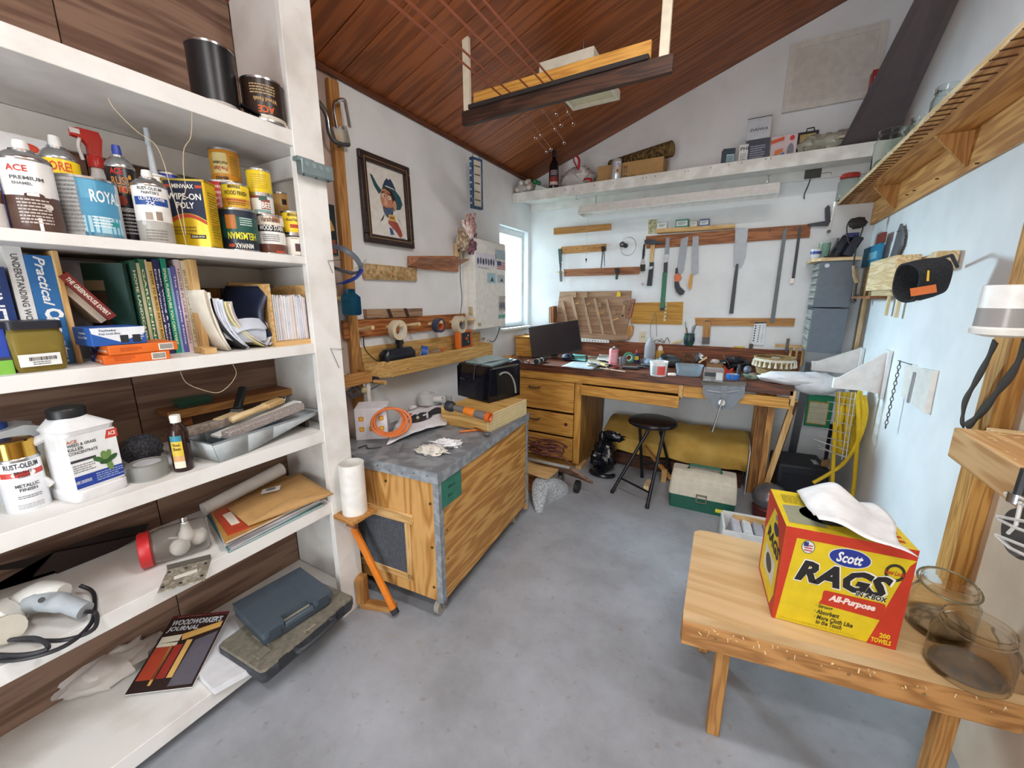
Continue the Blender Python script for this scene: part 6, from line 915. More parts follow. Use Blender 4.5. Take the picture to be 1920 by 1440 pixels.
# monitor
a, b, c_, d_ = wq(((999,671,3.43), (1092,657,3.70), (1090,600,3.72), (987,613,3.45))); u = (b-a).normalized(); v = ((d_-a)+(c_-b)).normalized(); v = (v-u*v.dot(u)).normalized(); nrm = u.cross(v); M3 = Matrix((u, v, nrm)).transposed(); w_, h_ = (b-a).length, ((d_-a).length+(c_-b).length)/2
t = thing('monitor', 'black flat computer monitor leaning at the left of the bench', 'monitor', a, tuple(M3.to_euler())); MB().box((0,0,-.03), (w_, h_,0)).build('housing', P('#14151c',.4), t, bevel=.004); MB().box((.008,.012,0), (w_-.008, h_-.008,.0015)).build('screen', P('#05061a',.22), t)
c = bt(1035,672); c.y = 3.6; t2 = MB().ob((w_*.45,-.03,-.06), (.06,.12,.02)).build('stand_neck', BLK, t); MB().ob((w_*.45,-.05,-.05), (.2,.012,.14), (.25,0,0)).build('stand_foot', BLK, t, bevel=.004)
# wooden bins in the corner
c = bt(955,655); t = thing('wooden_bin', 'small open plywood bin in the window corner of the bench', 'bin', V3(-1.93,3.5, BT)); 
z1 = W(970,632, Y=3.5).z-BT
for lo, hi in (((0,0,0), (.2,.2,.012)), ((0,0,.012), (.2,.012, z1)), ((0,.188,.012), (.2,.2, z1*1.1)), ((.0,.012,.012), (.012,.188, z1)), ((.188,.012,.012), (.2,.188, z1*.8)), ((-.01,-.02, z1), (.22,.12, z1+.012))): boxpart('board', lo, hi, YEL(), t)
t = thing('wooden_bowl', 'carved wooden scoop bowl with wires at the bench corner', 'bowl', bt(955,678)+V3(0,.02,0)); MB().lathe([(.03,0), (.05,.01), (.07,.045), (.063,.045), (.045,.014), (.02,.008)],24, sx=1.2).build('bowl', YEL(), t); MB().tube(bez((.02,0,.03), (.07,-.02,.05), (.1,.02,.03), (.12,-.02,.004), n=5),.003,6).build('wire', BLK, t); MB().tube(bez((.0,.02,.04), (.05,.02,.07), (.1,-.02,.05), (.13,.02,.004), n=5),.003,6).build('wire', P('#6a2a1c',.5), t)
def blob(name, label, cat, x, y, r, col, seed=0, amp=.2, fr=3, rough=.5, met=0, rot=0):
    c = bt(x, y); return tag(MB().ball((0,0, r[2]*.95), r,20,12, amp=amp, fr=fr, seed=seed, bot=0).build(name, P(col, rough, met), loc=c, rot=(0,0, rot)), label, cat)
c = bt(991,680); tag(MB().lathe([(.006,0), (.012,.004), (.014,.012), (.012,.02), (.004,.026)],14).build('copper_bead', P('#c08a6a',.4), loc=c), 'small copper coloured bead left of the drill', 'bead')
# cordless drill / screwdriver
a, b = bt(1006,683), bt(1044,672); d = b-a; t = thing('cordless_screwdriver', 'black and silver cordless screwdriver in front of the monitor', 'power tool', a+V3(0,0,.024), atan2(d.y, d.x)); MB().lathe([(.01,-.02), (.022,-.015), (.024,.03), (.018,.05), (.02,.08), (.024,.12), (.02,.17), (.008,.18)],16, ax='x').build('body', P('#2c2e34',.35), t); MB().lathe([(.0255,.015), (.0255,.024)],16, ax='x').lathe([(.022,.085), (.0235,.095)],16, ax='x').build('trim_ring', P('#c9ccc8',.3), t); MB().lathe([(.0252,-.005), (.0252,.008)],16, ax='x').build('trim_ring', P('#6f8f8a',.3), t)
blob('dark_cloth', 'dark navy cloth bundle right of the screwdriver', 'cloth',1064,676, (.06,.05,.035), '#1a2036',3,.4)
def sheet(name, label, cat, pts, col, z=0, wob=.004, grp=None, th=.001):
    q = [clampb(W(x, y, Z=BT+z)) for x, y in pts]; o = sum(q, Vector())/4; o.z = BT+z; q = [p-o for p in q]
    return tag(MB().grid(lambda i, j: (lambda s: (s.x, s.y,.001+wob*(1+noise.noise(Vector((i*3+z*99, j*3, len(label)))))))((q[0]*(1-i)+q[1]*i)*(1-j)+(q[3]*(1-i)+q[2]*i)*j),8,5).build(name, P(col,.55) if isinstance(col, str) else col, loc=o, solid=th), label, cat, grp)
sheet('paper_sheet', 'large grey instruction sheet at the bench edge', 'paper', ((1052,688), (1110,694), (1135,680), (1080,676)), SPECK('#b4babb', '#8f989c',60,.6),0)
sheet('paper_sheet', 'teal card lying behind the grey sheet', 'paper', ((1070,675), (1100,678), (1098,666), (1074,664)), '#6fb0a8',.012)
sheet('paper_sheet', 'beige printed sheet in the middle of the papers', 'paper', ((1100,686), (1140,688), (1150,672), (1102,668)), SPECK('#cfc4ae', '#a89c86',50,.6),.006)
sheet('catalogue', 'colourful printed catalogue page by the backsplash', 'magazine', ((1088,664), (1130,668), (1143,653), (1100,651)), SPECK('#c9b8a6', '#6f5a52',30,.5, (.4,.6)),.004)
sheet('paper_sheet', 'crinkled white sheet beside the pink can', 'paper', ((1118,676), (1146,680), (1150,668), (1124,664)), '#c8c3bb',.02,.01)
def cyl_at(name, label, cat, x0, x1, yt, yb, prof, mat, parts=()):
    c = bt((x0+x1)/2, yb); R = (FP(c, x0, (yt+yb)/2)-FP(c, x1, (yt+yb)/2)).length/2; h = FP(c, (x0+x1)/2, yt).z-BT; t = thing(name, label, cat, c)
    MB().lathe([(r*R, z*h) for r, z in prof],22).build('body', mat, t)
    for n, pr, m in parts: MB().lathe([(r*R, z*h) for r, z in pr],20).build(n, m, t)
    return t, R, h, atan2(-c.y, -c.x)
CANP = [(.92,0), (1,.02), (1,.82), (.9,.86)]
t, R, h, a = cyl_at('spray_can', 'short pink spray can near the middle of the bench', 'spray can',1141,1158,649,685, CANP, P('#cf8088',.4), (('shoulder', [(1,.82), (.75,.9), (.45,.93)], STEEL), ('nozzle', [(.35,.93), (.35,1), (.1,1)], STEEL))); bfine(t, R, a, h*.45, R*1.4, h*.5,6, '#e6c8c8')
t, R, h, a = cyl_at('metal_cup', 'small grey metal cup beside the tape dispenser', 'cup',1160,1175,669,683, [(.85,0), (.9,.02), (1,1), (.9,1), (.8,.1)], P('#8f8f96',.35,.6)); MB().tube(bez((-R,0, h*.8), (-R*1.7,0, h*.6), (-R,0, h*.25), n=5),.003,6).build('handle', P('#8f8f96',.35,.6), t)
c = bt(1176,682); t = thing('tape_dispenser', 'green rimmed round tape reel standing behind the cup', 'tape', c+V3(0,.05,.048), (0,0,.4)); MB().lathe([(.03,-.012), (.048,-.012), (.048,.012), (.03,.012), (.03,-.012)],26, ax='y', cap=(0,0)).build('reel', P('#3f8a6a',.4), t); MB().lathe([(.02,-.008), (.036,-.008), (.036,.008), (.02,.008), (.02,-.008)],26, ax='y', cap=(0,0)).build('tape', P('#c9d4cc',.4), t)
t, R, h, a = cyl_at('oil_can', 'dark blue and yellow lubricant bottle behind the remote', 'bottle',1187,1199,656,680, [(1,0), (1,.62), (.6,.72), (.4,.75)], P('#1d2450',.4), (('cap', [(.42,.74), (.42,.86), (.2,1)], P('#a02a24',.4)),)); patch(R, a, h*.25, h*.55, R*1.5).build('label_patch', P('#d9c23a',.5), t)
c = bt(1182,692); t = thing('remote_control', 'black remote control with grey buttons at the bench front', 'remote', c,.25); MB().box((-.07,-.022,0), (.07,.022,.018)).build('case', P('#1a1b20',.4), t, bevel=.006)
for i in range(6):
    for j in range(3): MB().box((-.058+.019*i,-.015+.011*j,.018), (-.046+.019*i,-.008+.011*j,.021)).build('button', P('#9a9ca4',.5), t)
a, b = bt(1125,691), bt(1172,698); tag(MB().cyl(V3(0,0,0), b-a,.004, n=6).build('pencil', P('#d9cfb0',.5), loc=a+V3(0,0,.0045)), 'pale pencil along the front edge of the bench', 'pencil')
a, b = bt(1105,684), bt(1128,690); t = thing('pliers', 'dark pair of pliers lying on the papers', 'pliers', a+V3(0,0,.02)); d = (b-a); n_ = V3(-d.y, d.x,0).normalized()
for s in (-1,1): MB().tube(bez(n_*.014*s, d*.35+n_*.018*s, d*.65, d*.85-n_*.008*s, d*1.0, n=5), [.006]*14+[.004]*7,6).build('handle', P('#23252a',.4), t)
# spray bottle, glue, mask
t, R, h, a = cyl_at('squeeze_bottle', 'translucent white squeeze bottle with two thin tubes', 'bottle',1207,1228,625,672, [(1,0), (1,.5), (.9,.62), (.45,.75), (.35,.8), (.2,.84)], GLASS('#dfe6ec',.3,.6)); MB().tube(bez((0,0, h*.8), (-.01,0, h*1.3), (.02,0, h*1.75), (.04,0, h*1.3), (.05,0, h*.9), n=6),.002,5).build('tube', P('#3a3a3c',.5), t)
cyl_at('glue_bottle', 'amber glue bottle with cream cap beside the squeeze bottle', 'bottle',1229,1245,648,672, [(.9,0), (1,.1), (1,.6), (.6,.7)], P('#d09a3c',.3), (('cap', [(.62,.68), (.6,.85), (.25,1)], P('#e6dcc8',.5)),))
c = bt(1246,690); t = thing('dust_mask', 'dark grey respirator mask with straps behind the white tub', 'mask', c+V3(0,.08,0)); MB().ball((.02,0,.05), (.1,.06,.05),22,14, amp=.12, seed=5, bot=0).build('face_piece', P('#3f484c',.4), t); MB().tube(bez((-.07,0,.03), (-.14,-.03,.06), (-.18,0,.02), (-.14,.05,.01), n=5),.007,6, flat=.4).build('strap', P('#7f8a92',.5), t); MB().ball((-.12,-.02,.03), (.05,.035,.03),16,10, amp=.3, seed=7, bot=0).build('cloth', P('#7f90a2',.7), t); MB().cyl((-.02,-.02,.08), (-.02,-.05,.1),.022).build('filter', P('#22262a',.4), t)
t, R, h, a = cyl_at('white_tub', 'white plastic tub with a red label at the bench edge', 'tub',1217,1251,677,704, [(.85,0), (.88,.02), (1,.92), (1.05,.93), (1.05,1), (.95,1), (.84,.06)], P('#e6e6e6',.4)); patch(R*.96, a+.35, h*.12, h*.75, R*.95).build('label_patch', P('#c9453c',.45), t); bfine(t, R*.97, a-.5, h*.45, R*.7, h*.6,6, '#8a9aa8')
c = bt(1260,703); tag(MB().lathe([(.03,0), (.031,.006), (.029,.011), (.005,.012)],20).build('cream_disc', P('#e0d8d2',.5), loc=c), 'small cream disc between the tub and the clear container', 'disc')
c = bt(1291,704); u_ = (FP(c,1266,695)-FP(c,1317,695)).length/2; h = FP(c,1291,684).z-BT; t = thing('clear_container', 'oval clear plastic food container at the bench edge', 'container', c,.08); loft([(rr(u_*.8,.05,.035),0), (rr(u_*.85,.055,.035),.006), (rr(u_,.07,.04), h*.9), (rr(u_*1.04,.074,.042), h), (rr(u_*.97,.067,.04), h), (rr(u_*.8,.05,.03),.008)], cap=(1,1)).build('container_body', GLASS('#cfe0ea',.15,.75), t)
cyl_at('glass_jar', 'clear glass jar lying behind the food container', 'jar',1276,1302,661,686, [(.9,0), (1,.08), (1,.75), (.8,.85), (.85,1), (.75,1), (.9,.75), (.9,.1)], GLASS('#eef2ee',.04,1.))
c = bt(1308,684); t = thing('metal_funnel', 'tin funnel tipped over beside the glass jar', 'funnel', c+V3(0,.04,.05), (.3,.6,.2)); MB().lathe([(.006,-.06), (.008,-.03), (.05,.03), (.052,.032), (.049,.032), (.006,-.028)],24).build('cone', P('#b9bcbc',.25,.8), t); MB().tube([(0,-.05,.03), (.03,-.08,.05)],.003,5).build('handle', STEEL, t)
c = bt(1336,715); t = thing('parts_box', 'clear lidded box of small parts above the vise', 'box', c+V3(0,.04,0),.05); hw = (FP(c,1317,705)-FP(c,1355,705)).length/2; h = FP(c,1336,692).z-BT; loft([(rr(hw,.045,.006),0), (rr(hw,.045,.006), h*.95), (rr(hw*.95,.042,.005), h)]).build('box_body', GLASS('#e2e6ea',.12,.8), t); rn = random.Random(9); m = MB()
for k in range(50): m.ob((rn.uniform(-hw*.8, hw*.8), rn.uniform(-.035,.035), rn.uniform(.005, h*.4)), (.012,.006,.005), (rn.random()*3, rn.random()*3, rn.random()*3))
q = m.build('small_parts', P('#8a7f6c',.4,.4), t); q['kind'] = 'stuff'; MB().box((-hw*.9,-.0465, h*.4), (hw*.2,-.0455, h*.72)).build('label', P('#2b2e34',.5), t); MB().box((hw*.25,-.0465, h*.15), (hw*.9,-.0455, h*.75)).build('label', P('#c9cfcc',.5), t)
c = bt(1338,694); t = thing('cardboard_box', 'open cardboard box of bulbs behind the parts box', 'box', c+V3(0,.06,0),.1); 
for lo, hi in (((-.06,-.05,0), (.06,.05,.003)), ((-.06,-.05,0), (.06,-.047,.05)), ((-.06,.047,0), (.06,.05,.05)), ((-.06,-.05,0), (-.057,.05,.05)), ((.057,-.05,0), (.06,.05,.05))): MB().box(lo, hi).build('wall', P('#a07a52',.8), t)
MB().ob((-.09,0,.07), (.003,.1,.075), (0,.9,0)).build('flap', P('#a9835a',.8), t); MB().ob((.08,0,.08), (.003,.1,.075), (0,-.6,0)).build('flap', P('#94704a',.8), t); MB().ball((-.0,0,.06), (.035,.03,.02),14,10, amp=.3, seed=2).build('packing', P('#cfc6c4',.5), t)
blob('dark_tools', 'dark heap of small tools against the backsplash', 'tools',1375,692, (.1,.05,.05), '#1c1c22',6,.6,5)
c = bt(1364,702); tag(MB().prism([(-.035,0), (.03,0), (.035,.05), (.0,.03), (-.03,.065)],-.015,.015, 'y').build('red_clip', P('#c43a22',.4), loc=c+V3(0,.02,0), bevel=.003), 'bright red plastic clip behind the blue tape', 'clip')
c = bt(1373,712); R_ = (FP(c,1360,706)-FP(c,1386,706)).length/2; t = thing('tape_roll', 'bright blue tape roll lying flat on the bench', 'tape', c+V3(0,.03,0)); MB().lathe([(R_*.7,0), (R_,0), (R_,.036), (R_*.7,.036), (R_*.7,0)],28, cap=(0,0)).build('tape', P('#2f6bb8',.4), t); MB().lathe([(R_*.64,0), (R_*.7,0), (R_*.7,.0365), (R_*.64,.0365), (R_*.64,0)],28, cap=(0,0)).build('core', P('#b9b0a0',.7), t)
cyl_at('battery_tube', 'slim dark marker standing by the green dish', 'marker',1380,1388,684,706, [(1,0), (1,.75), (.8,.78), (.8,1)], P('#3a3d40',.4))
c = bt(1409,714); R_ = (FP(c,1392,706)-FP(c,1428,706)).length/2; t = thing('shell_dish', 'iridescent green shell dish at the bench edge', 'dish', c+V3(0,.06,0)); MB().lathe([(R_*.3,0), (R_*.7,.008), (R_,.035), (R_*.97,.037), (R_*.65,.014), (R_*.1,.01)],26, sx=1.0, sy=.8).build('dish', SPECK('#b9c9b8', '#6f8f7a',20,.2), t); MB().ball((R_*.2,0,.03), (R_*.4, R_*.3,.02),12,8, amp=.3).build('pebbles', P('#7a6a5a',.5), t); MB().ball((-R_*.5,.05,.06), (R_*.45,.04,.03),14,8).build('grey_stone', P('#5f6270',.5), t)
# woven basket with tassels
c = bt(1450,704); Rb = (FP(c,1411,690)-FP(c,1491,690)).length/2; h = FP(c,1450,672).z-BT; t = thing('woven_basket', 'round seagrass basket with white tassel trim on the bench', 'basket', c+V3(0,.07,0)); SG = SPECK('#b09463', '#7d6440',90,.9, (.35,.65),.8); m = MB(); nr = 9
for k in range(nr): m.lathe([(Rb*(.8+.18*k/nr)-.0, h*(k/nr)), (Rb*(.82+.18*k/nr)+.004, h*(k+.5)/nr), (Rb*(.8+.18*(k+1)/nr), h*(k+1)/nr)],36, cap=(k == 0,0))
m.build('woven_wall', SG, t); MB().tube([(Rb*.99*cos(q), Rb*.99*sin(q), h) for q in [2*pi*i/36 for i in range(36)]],.007,8, closed=True).build('rim', SG, t); MB().lathe([(Rb*.97+.002, h*.8), (Rb*1.01+.002, h*.98)],36, cap=(0,0)).build('white_band', P('#e0d8c6',.8), t)
for k in range(24):
    q = 2*pi*k/24; r_ = Rb*.98+.007; MB().lathe([(.003, h*.84), (.005, h*.78), (.004, h*.76), (.011, h*.5), (.009, h*.48)],8, c=(r_*cos(q), r_*sin(q),0)).build('tassel', P('#e6ddc9',.9), t)
MB().lathe([(Rb*.5, h*.75), (Rb*.6, h*.8), (.01, h*.82)],20).build('contents', P('#8f7f66',.9), t); MB().box((-.02,-.02, h*.8), (.03,.01, h*1.02)).build('sachet', P('#c9c3b4',.7), t)
# bag of cotton hanging over the end
c = bt(1480,716); t = thing('cotton_bag', 'plump translucent bag of white cotton over the bench end', 'bag', V3(.30,3.26, BT)); MB().ball((.09,-.05,.04), (.22,.085,.045),34,18, amp=.14, fr=2.5, seed=4, bot=-.03).build('bag_body', P('#d9dade',.45), t); MB().ball((.19,-.03,.015), (.14,.1,.075),24,14, amp=.1, seed=7, bot=-.06).build('bulge', P('#d6d8dd',.45), t)
# pot with pencils and twigs on the backsplash
c = W(1291,650, Y=3.86); R_ = .045; t = thing('pencil_pot', 'dark green ceramic pot holding pens on the backsplash', 'pot', V3(c.x,3.85,1.086)); h = W(1291,625, Y=3.86).z-1.086; MB().lathe([(R_*.6,0), (R_*.95, h*.2), (R_*1.05, h*.55), (R_*.9, h*.85), (R_*.95, h), (R_*.85, h), (R_*.8, h*.3)],24, sy=.72).build('pot', SPECK('#2f5a4a', '#1d3038',25,.35), t)
for k, (x, y, c_) in enumerate(((-.02,.01, '#a03a28'), (.012,0, '#8a8d90'), (.02,.01, '#6f7478'), (.03,-.01, '#23262c'), (-.03,0, '#4a7a5a'))): MB().cyl((x*.6, y, h*.6), (x*1.5, y, h*1.0+.05+.012*k),.0035, n=7).build('pen', P(c_,.4), t)
c = W(1240,640, Y=3.87); tag(MB().tube(bez((-.08,0,.01), (-.03,-.01,.035), (.02,0,.012), (.05,-.01,.06), (.07,0,.015), n=4),.003,5).tube([(-.03,0,.01), (0,-.01,.05), (.03,0,.012)],.003,5).build('twigs', P('#5a4030',.8), loc=V3(c.x,3.868,1.087)), 'small bunch of twigs lying on the backsplash', 'twigs')
c = W(1268,640, Y=3.87); tag(MB().ob((0,0,.012), (.1,.02,.012), (0,-.25,0)).ob((.01,0,.024), (.08,.012,.01), (0,-.4,0)).build('wood_sticks', PALE('x'), loc=V3(c.x,3.87,1.092)), 'pale sticks propped beside the green pot', 'sticks')
c = W(1386,650, Y=3.87); tag(MB().box((-.04,-.01,0), (.04,.01,.012)).build('yellow_knife', P('#d9b92a',.4), loc=V3(c.x,3.87,1.086), bevel=.004), 'yellow utility knife on the backsplash', 'knife'); tag(MB().box((-.014,-.014,0), (.014,.014,.04)).build('small_block', P('#4a4038',.6), loc=V3(c.x+.085,3.87,1.086)), 'small dark block right of the yellow knife', 'block')
# clamp rack at the right end
t = thing('dowel_rack', 'small pine rack with hanging dowels at the right of the backsplash', 'rack', V3(W(1487,652, Y=3.8).x,3.8, W(1487,652, Y=3.8).z)); boxpart('rail', (-.12,0,0), (.1,.03,.02), PINE('x'), t); boxpart('metal_post', (-.05,-.01,-.04), (-.03,.01,.07), P('#5a5550',.4,.6), t)
for x in (-.01,.03,.07): MB().cyl((x,.015,0), (x,.015,-.14),.009, n=8).build('dowel', PINE('z'), t)
# small clutter between the papers and the tub
c = bt(1207,690); t = thing('cable_coil', 'small tangle of grey and black cable left of the white tub', 'cable', c); rn = random.Random(14)
for k in range(5): MB().tube([(.01*k-.02+(.035+.012*rn.random())*cos(q),.01*rn.random()+.025*sin(q),.006+.006*k+.004*sin(3*q)) for q in [2*pi*i/16 for i in range(16)]],.0035,6, closed=True).build('loop', P(['#26282e', '#7f8a92', '#3a3c42'][k % 3],.5), t)
def stickthing(name, label, cat, a, b, r, hcol, bcol, frac=.5):
    p, q = bt(*a), bt(*b); d = q-p; t = thing(name, label, cat, p+V3(0,0, r+.0005)); MB().cyl(V3(0,0,0), d*frac, r, r*.85,10).build('handle', P(hcol,.4), t); MB().cyl(d*frac, d, r*.35, n=8).build('shaft', STEEL, t)
stickthing('screwdriver', 'yellow handled screwdriver among the papers', 'screwdriver', (1128,684), (1140,693),.009, '#d0a020', '#888888'); stickthing('screwdriver', 'red handled screwdriver by the metal cup', 'screwdriver', (1160,690), (1142,694),.008, '#a02a24', '#888888'); stickthing('chisel', 'black handled chisel lying left of the remote', 'chisel', (1135,686), (1160,688),.009, '#1d1e22', '#888888')
c = bt(1122,694); tag(MB().box((-.04,-.012,0), (.04,.012,.012)).build('tape_knife', P('#23262c',.4), loc=c, rot=(0,0,.3), bevel=.004), 'small black folding knife at the bench front', 'knife')
c = bt(1216,683); t = thing('safety_glasses', 'pale blue safety glasses left of the respirator', 'glasses', c+V3(-.02,.06,0)); 
for s in (-.035,.035): MB().ball((s,0,.022), (.03,.008,.02),14,10).build('lens', GLASS('#b4c8d8',.05,.7), t)
MB().tube([(-.065,.0,.03), (-.075,.06,.028), (-.07,.1,.012)],.003,6).build('temple', P('#5a6a78',.4), t); MB().tube([(.065,.0,.03), (.075,.06,.028), (.07,.1,.012)],.003,6).build('temple', P('#5a6a78',.4), t)
c = bt(1262,676); tag(MB().ball((0,0,.02), (.05,.03,.022),18,10, amp=.3, seed=11, bot=0).build('grey_rag', P('#6f747a',.8), loc=c+V3(0,.06,0)), 'grey rag behind the white tub', 'rag')
# back wall
YW = YB-.001; BLADE = P('#84878b',.42,.75)
def wthing(name, label, cat, x, y, grp=None, off=.0): 
    c = W(x, y, Y=YW-off); c.y = YW; return thing(name, label, cat, c,0, grp), c
def wprism(name, pts, y0, y1, mat, t, c, bevel=.001, Yp=None):
    q = [W(x, y, Y=YW-(y0+y1)/2) for x, y in pts]; return MB().prism([(p.x-c.x, p.z-c.z) for p in q], -y1, -y0, 'y').build(name, mat, t, bevel=bevel)
def wboard(label, pts, mat, th=.02, name='mounting_board', cat='board', grp='wooden boards on the back wall'):
    xs = [p[0] for p in pts]; ys = [p[1] for p in pts]; c = W(sum(xs)/4, sum(ys)/4, Y=YW-th); c.y = YW; q = [W(x, y, Y=YW-th) for x, y in pts]
    return tag(MB().prism([(p.x-c.x, p.z-c.z) for p in q], -th,0, 'y').build(name, mat, loc=c, bevel=.0015), label, cat, grp), c
def hooks(o, c, pts, th=.02):
    for x, y in pts: p = W(x, y, Y=YW-th)-c; MB().tube([(p.x, -th, p.z), (p.x, -th-.014, p.z-.004), (p.x, -th-.016, p.z+.008)],.0022,5).build('hook', P('#6a5a40',.4,.7), o)
o, c = wboard('plain fir strip highest on the left of the back wall', ((1038,428), (1145,419), (1145,431), (1038,440)), FIR())
o, c = wboard('fir strip with a row of cup hooks', ((1052,463), (1136,457), (1136,470), (1053,476)), FIR()); hooks(o, c, [(1062+10.5*k,468-.6*k) for k in range(7)])
o, c = wboard('long reddish strip above the jigsaw board', ((1057,505), (1200,500), (1198,514), (1057,518)), RED()); hooks(o, c, [(1070,510), (1090,510), (1110,509), (1130,508), (1175,507)])
o, c = wboard('yellow plywood panel below the paint brush', ((1184,568), (1281,566), (1279,609), (1182,607)), WOOD('#c9983c', '#b07e2a', 'x',.8),.012)
o, c = wboard('long reddish tool board behind the saws', ((1211,443), (1521,420), (1518,445), (1212,466)), WOOD('#a86a3c', '#7d4824', 'x',1.2)); hooks(o, c, [(1404,434), (1443,434), (1470,430), (1490,428)])
o, c = wboard('lower fir tool board above the backsplash', ((1303,596), (1491,597), (1489,612), (1304,610)), FIR()); hooks(o, c, [(1330,604), (1410,604)])
o, c = wboard('narrow pale ledge holding small packets', ((1230,429), (1378,420), (1378,427), (1231,437)), PINE(),.07, 'ledge', 'ledge')
for i, (x0, x1, yt, yb, c_, lb) in enumerate(((1232,1250,419,430, '#e2e2de', 'white packet at the left end of the ledge'), (1266,1290,413,428, '#4a8f72', 'green and white packet on the ledge'), (1294,1307,414,425, '#c9b89c', 'tan packet on the ledge'), (1311,1329,411,424, '#4f5a94', 'blue and white packet on the ledge'))):
    p = W((x0+x1)/2, yb, Y=YW-.05); w_ = W(x1, yb, Y=YW-.05).x-W(x0, yb, Y=YW-.05).x; h_ = W(x0, yt, Y=YW-.05).z-W(x0, yb, Y=YW-.05).z; zl = W((x0+x1)/2,433-(x0-1230)*.06, Y=YW-.07).z
    t = thing('packet', lb, 'packet', V3(p.x, YW-.03, W((x0+x1)/2,429-((x0+x1)/2-1230)*9/148, Y=YW-.07).z+.0005),0, 'packets on the ledge'); MB().box((-w_/2,-.03,0), (w_/2,.02, h_)).build('carton_body', P(c_,.5), t, bevel=.001); flat(t, 'label_panel', rect(-w_*.42, h_*.2, w_*.42, h_*.8), (0,-.03,0), UX, UZ, '#dfe4e0'); fine(t, (0,-.0306, h_*.5), UX, UZ, w_*.6, h_*.4,3)
o, c = wboard('small mottled green card pinned on the wall', ((1216,412), (1232,411), (1231,437), (1215,439)), SPECK('#8f8f5a', '#c9c2a0',40,.6),.004, 'pinned_card', 'card', None)
# round ring hook with black dial
t, c = wthing('wire_ring', 'thin wire ring with black dial hanging on the wall', 'ring',1178,462); r_ = (W(1192,462, Y=YW).x-W(1163,462, Y=YW).x)/2; MB().tube([(r_*cos(q),-.006, r_*1.15*sin(q)) for q in [2*pi*i/28 for i in range(28)]],.0025,6, closed=True).build('ring', STEEL, t); p = W(1168,459, Y=YW)-c; MB().lathe([(.024,-.03), (.024,-.004)],20, ax='y', c=(p.x,0, p.z)).build('dial', P('#1d1e24',.3), t); MB().lathe([(.013,-.033), (.015,-.03)],16, ax='y', c=(p.x,0, p.z)).build('dial_cap', STEEL, t); MB().lathe([(.02,-.028), (.02,-.006)],16, ax='y', c=(p.x+.03,0, p.z-.012)).build('knob', P('#26272c',.3), t)
# brush, hammer, scraper, saws
t, c = wthing('paint_brush', 'black handled paint brush hanging left of the hammer', 'brush',1206,480, off=.03); wprism('handle', ((1207,458), (1210,457), (1209,478), (1207,486), (1204,486), (1205,470)),.022,.034, P('#17181c',.4), t, c); wprism('ferrule', ((1203,486), (1208,486), (1210,496), (1201,496)),.02,.036, STEEL, t, c); wprism('bristles', ((1201,496), (1210,496), (1209,508), (1201,509)),.02,.036, P('#3a332c',.9), t, c)
t, c = wthing('claw_hammer', 'claw hammer with taped black grip on the long tool board', 'hammer',1222,490, off=.04); wprism('handle', ((1221,458), (1228,458), (1224,495), (1218,495)),.03,.05, PINE('z'), t, c,.004); wprism('grip', ((1219,492), (1226,492), (1222,536), (1213,536)),.026,.054, P('#1b1d22',.5), t, c,.006); wprism('grip_tape', ((1218,500), (1225,499), (1224,504), (1217,506)),.025,.055, P('#b9bcc0',.4), t, c); wprism('head', ((1209,450), (1215,449), (1228,450), (1232,452), (1245,456), (1246,458), (1230,457), (1226,460), (1219,459), (1216,456), (1209,457)),.024,.056, P('#4a4d52',.35,.9), t, c,.004)
t, c = wthing('green_handle_scraper', 'long scraper with green handle and silver blade', 'scraper',1246,510, off=.03); wprism('blade', ((1249,446), (1256,445), (1254,478), (1246,479)),.024,.027, BLADE, t, c); wprism('socket', ((1246,477), (1254,476), (1252,492), (1244,495)),.018,.036, P('#a9adb2',.25,1), t, c,.003); wprism('taped_neck', ((1245,493), (1252,491), (1251,512), (1244,513)),.017,.037, P('#20242a',.4), t, c,.003); wprism('handle', ((1243,511), (1251,511), (1246,577), (1238,577)),.014,.04, P('#1f6a4a',.4), t, c,.006); wprism('end_cap', ((1238,577), (1246,577), (1245,582), (1238,582)),.013,.041, BLK, t, c,.004)
t, c = wthing('pull_saw', 'pull saw with curved black and orange grip', 'saw',1280,500, off=.03); wprism('blade', ((1277,448), (1291,443), (1282,507), (1276,514), (1269,509)),.028,.030, BLADE, t, c,0); wprism('collar', ((1264,518), (1270,512), (1276,516), (1278,522), (1272,528), (1265,528)),.02,.04, P('#d1601f',.4), t, c,.003); wprism('grip', ((1265,528), (1272,528), (1275,538), (1284,546), (1281,552), (1275,554), (1268,547), (1265,538)),.018,.042, P('#1c2028',.5), t, c,.006); wprism('neck', ((1267,503), (1271,502), (1272,514), (1266,514)),.02,.038, BLK, t, c)
t, c = wthing('pull_saw', 'straight pull saw with yellow wooden handle', 'saw',1303,485, off=.03); wprism('blade', ((1299,444), (1310,442), (1309,512), (1296,514)),.028,.030, BLADE, t, c,0); wprism('handle', ((1294,514), (1299,514), (1298,530), (1296,541), (1292,542), (1290,535), (1292,524)),.02,.038, P('#c98f2a',.4), t, c,.005)
t, c = wthing('pull_saw', 'wide bladed pull saw with long black handle', 'saw',1387,500, off=.03); wprism('blade', ((1379,428), (1403,428), (1398,480), (1391,500), (1384,502), (1376,498)),.028,.030, BLADE, t, c,0); wprism('handle', ((1380,495), (1385,495), (1383,515), (1375,588), (1367,588), (1377,512)),.02,.04, P('#26292d',.45), t, c,.005)
t, c = wthing('steel_rule', 'long dark steel rule on the long tool board', 'ruler',1460,515, off=.03); wprism('rule', ((1469,430), (1476,429), (1452,604), (1444,605)),.026,.029, P('#55585a',.4,.8), t, c,0)
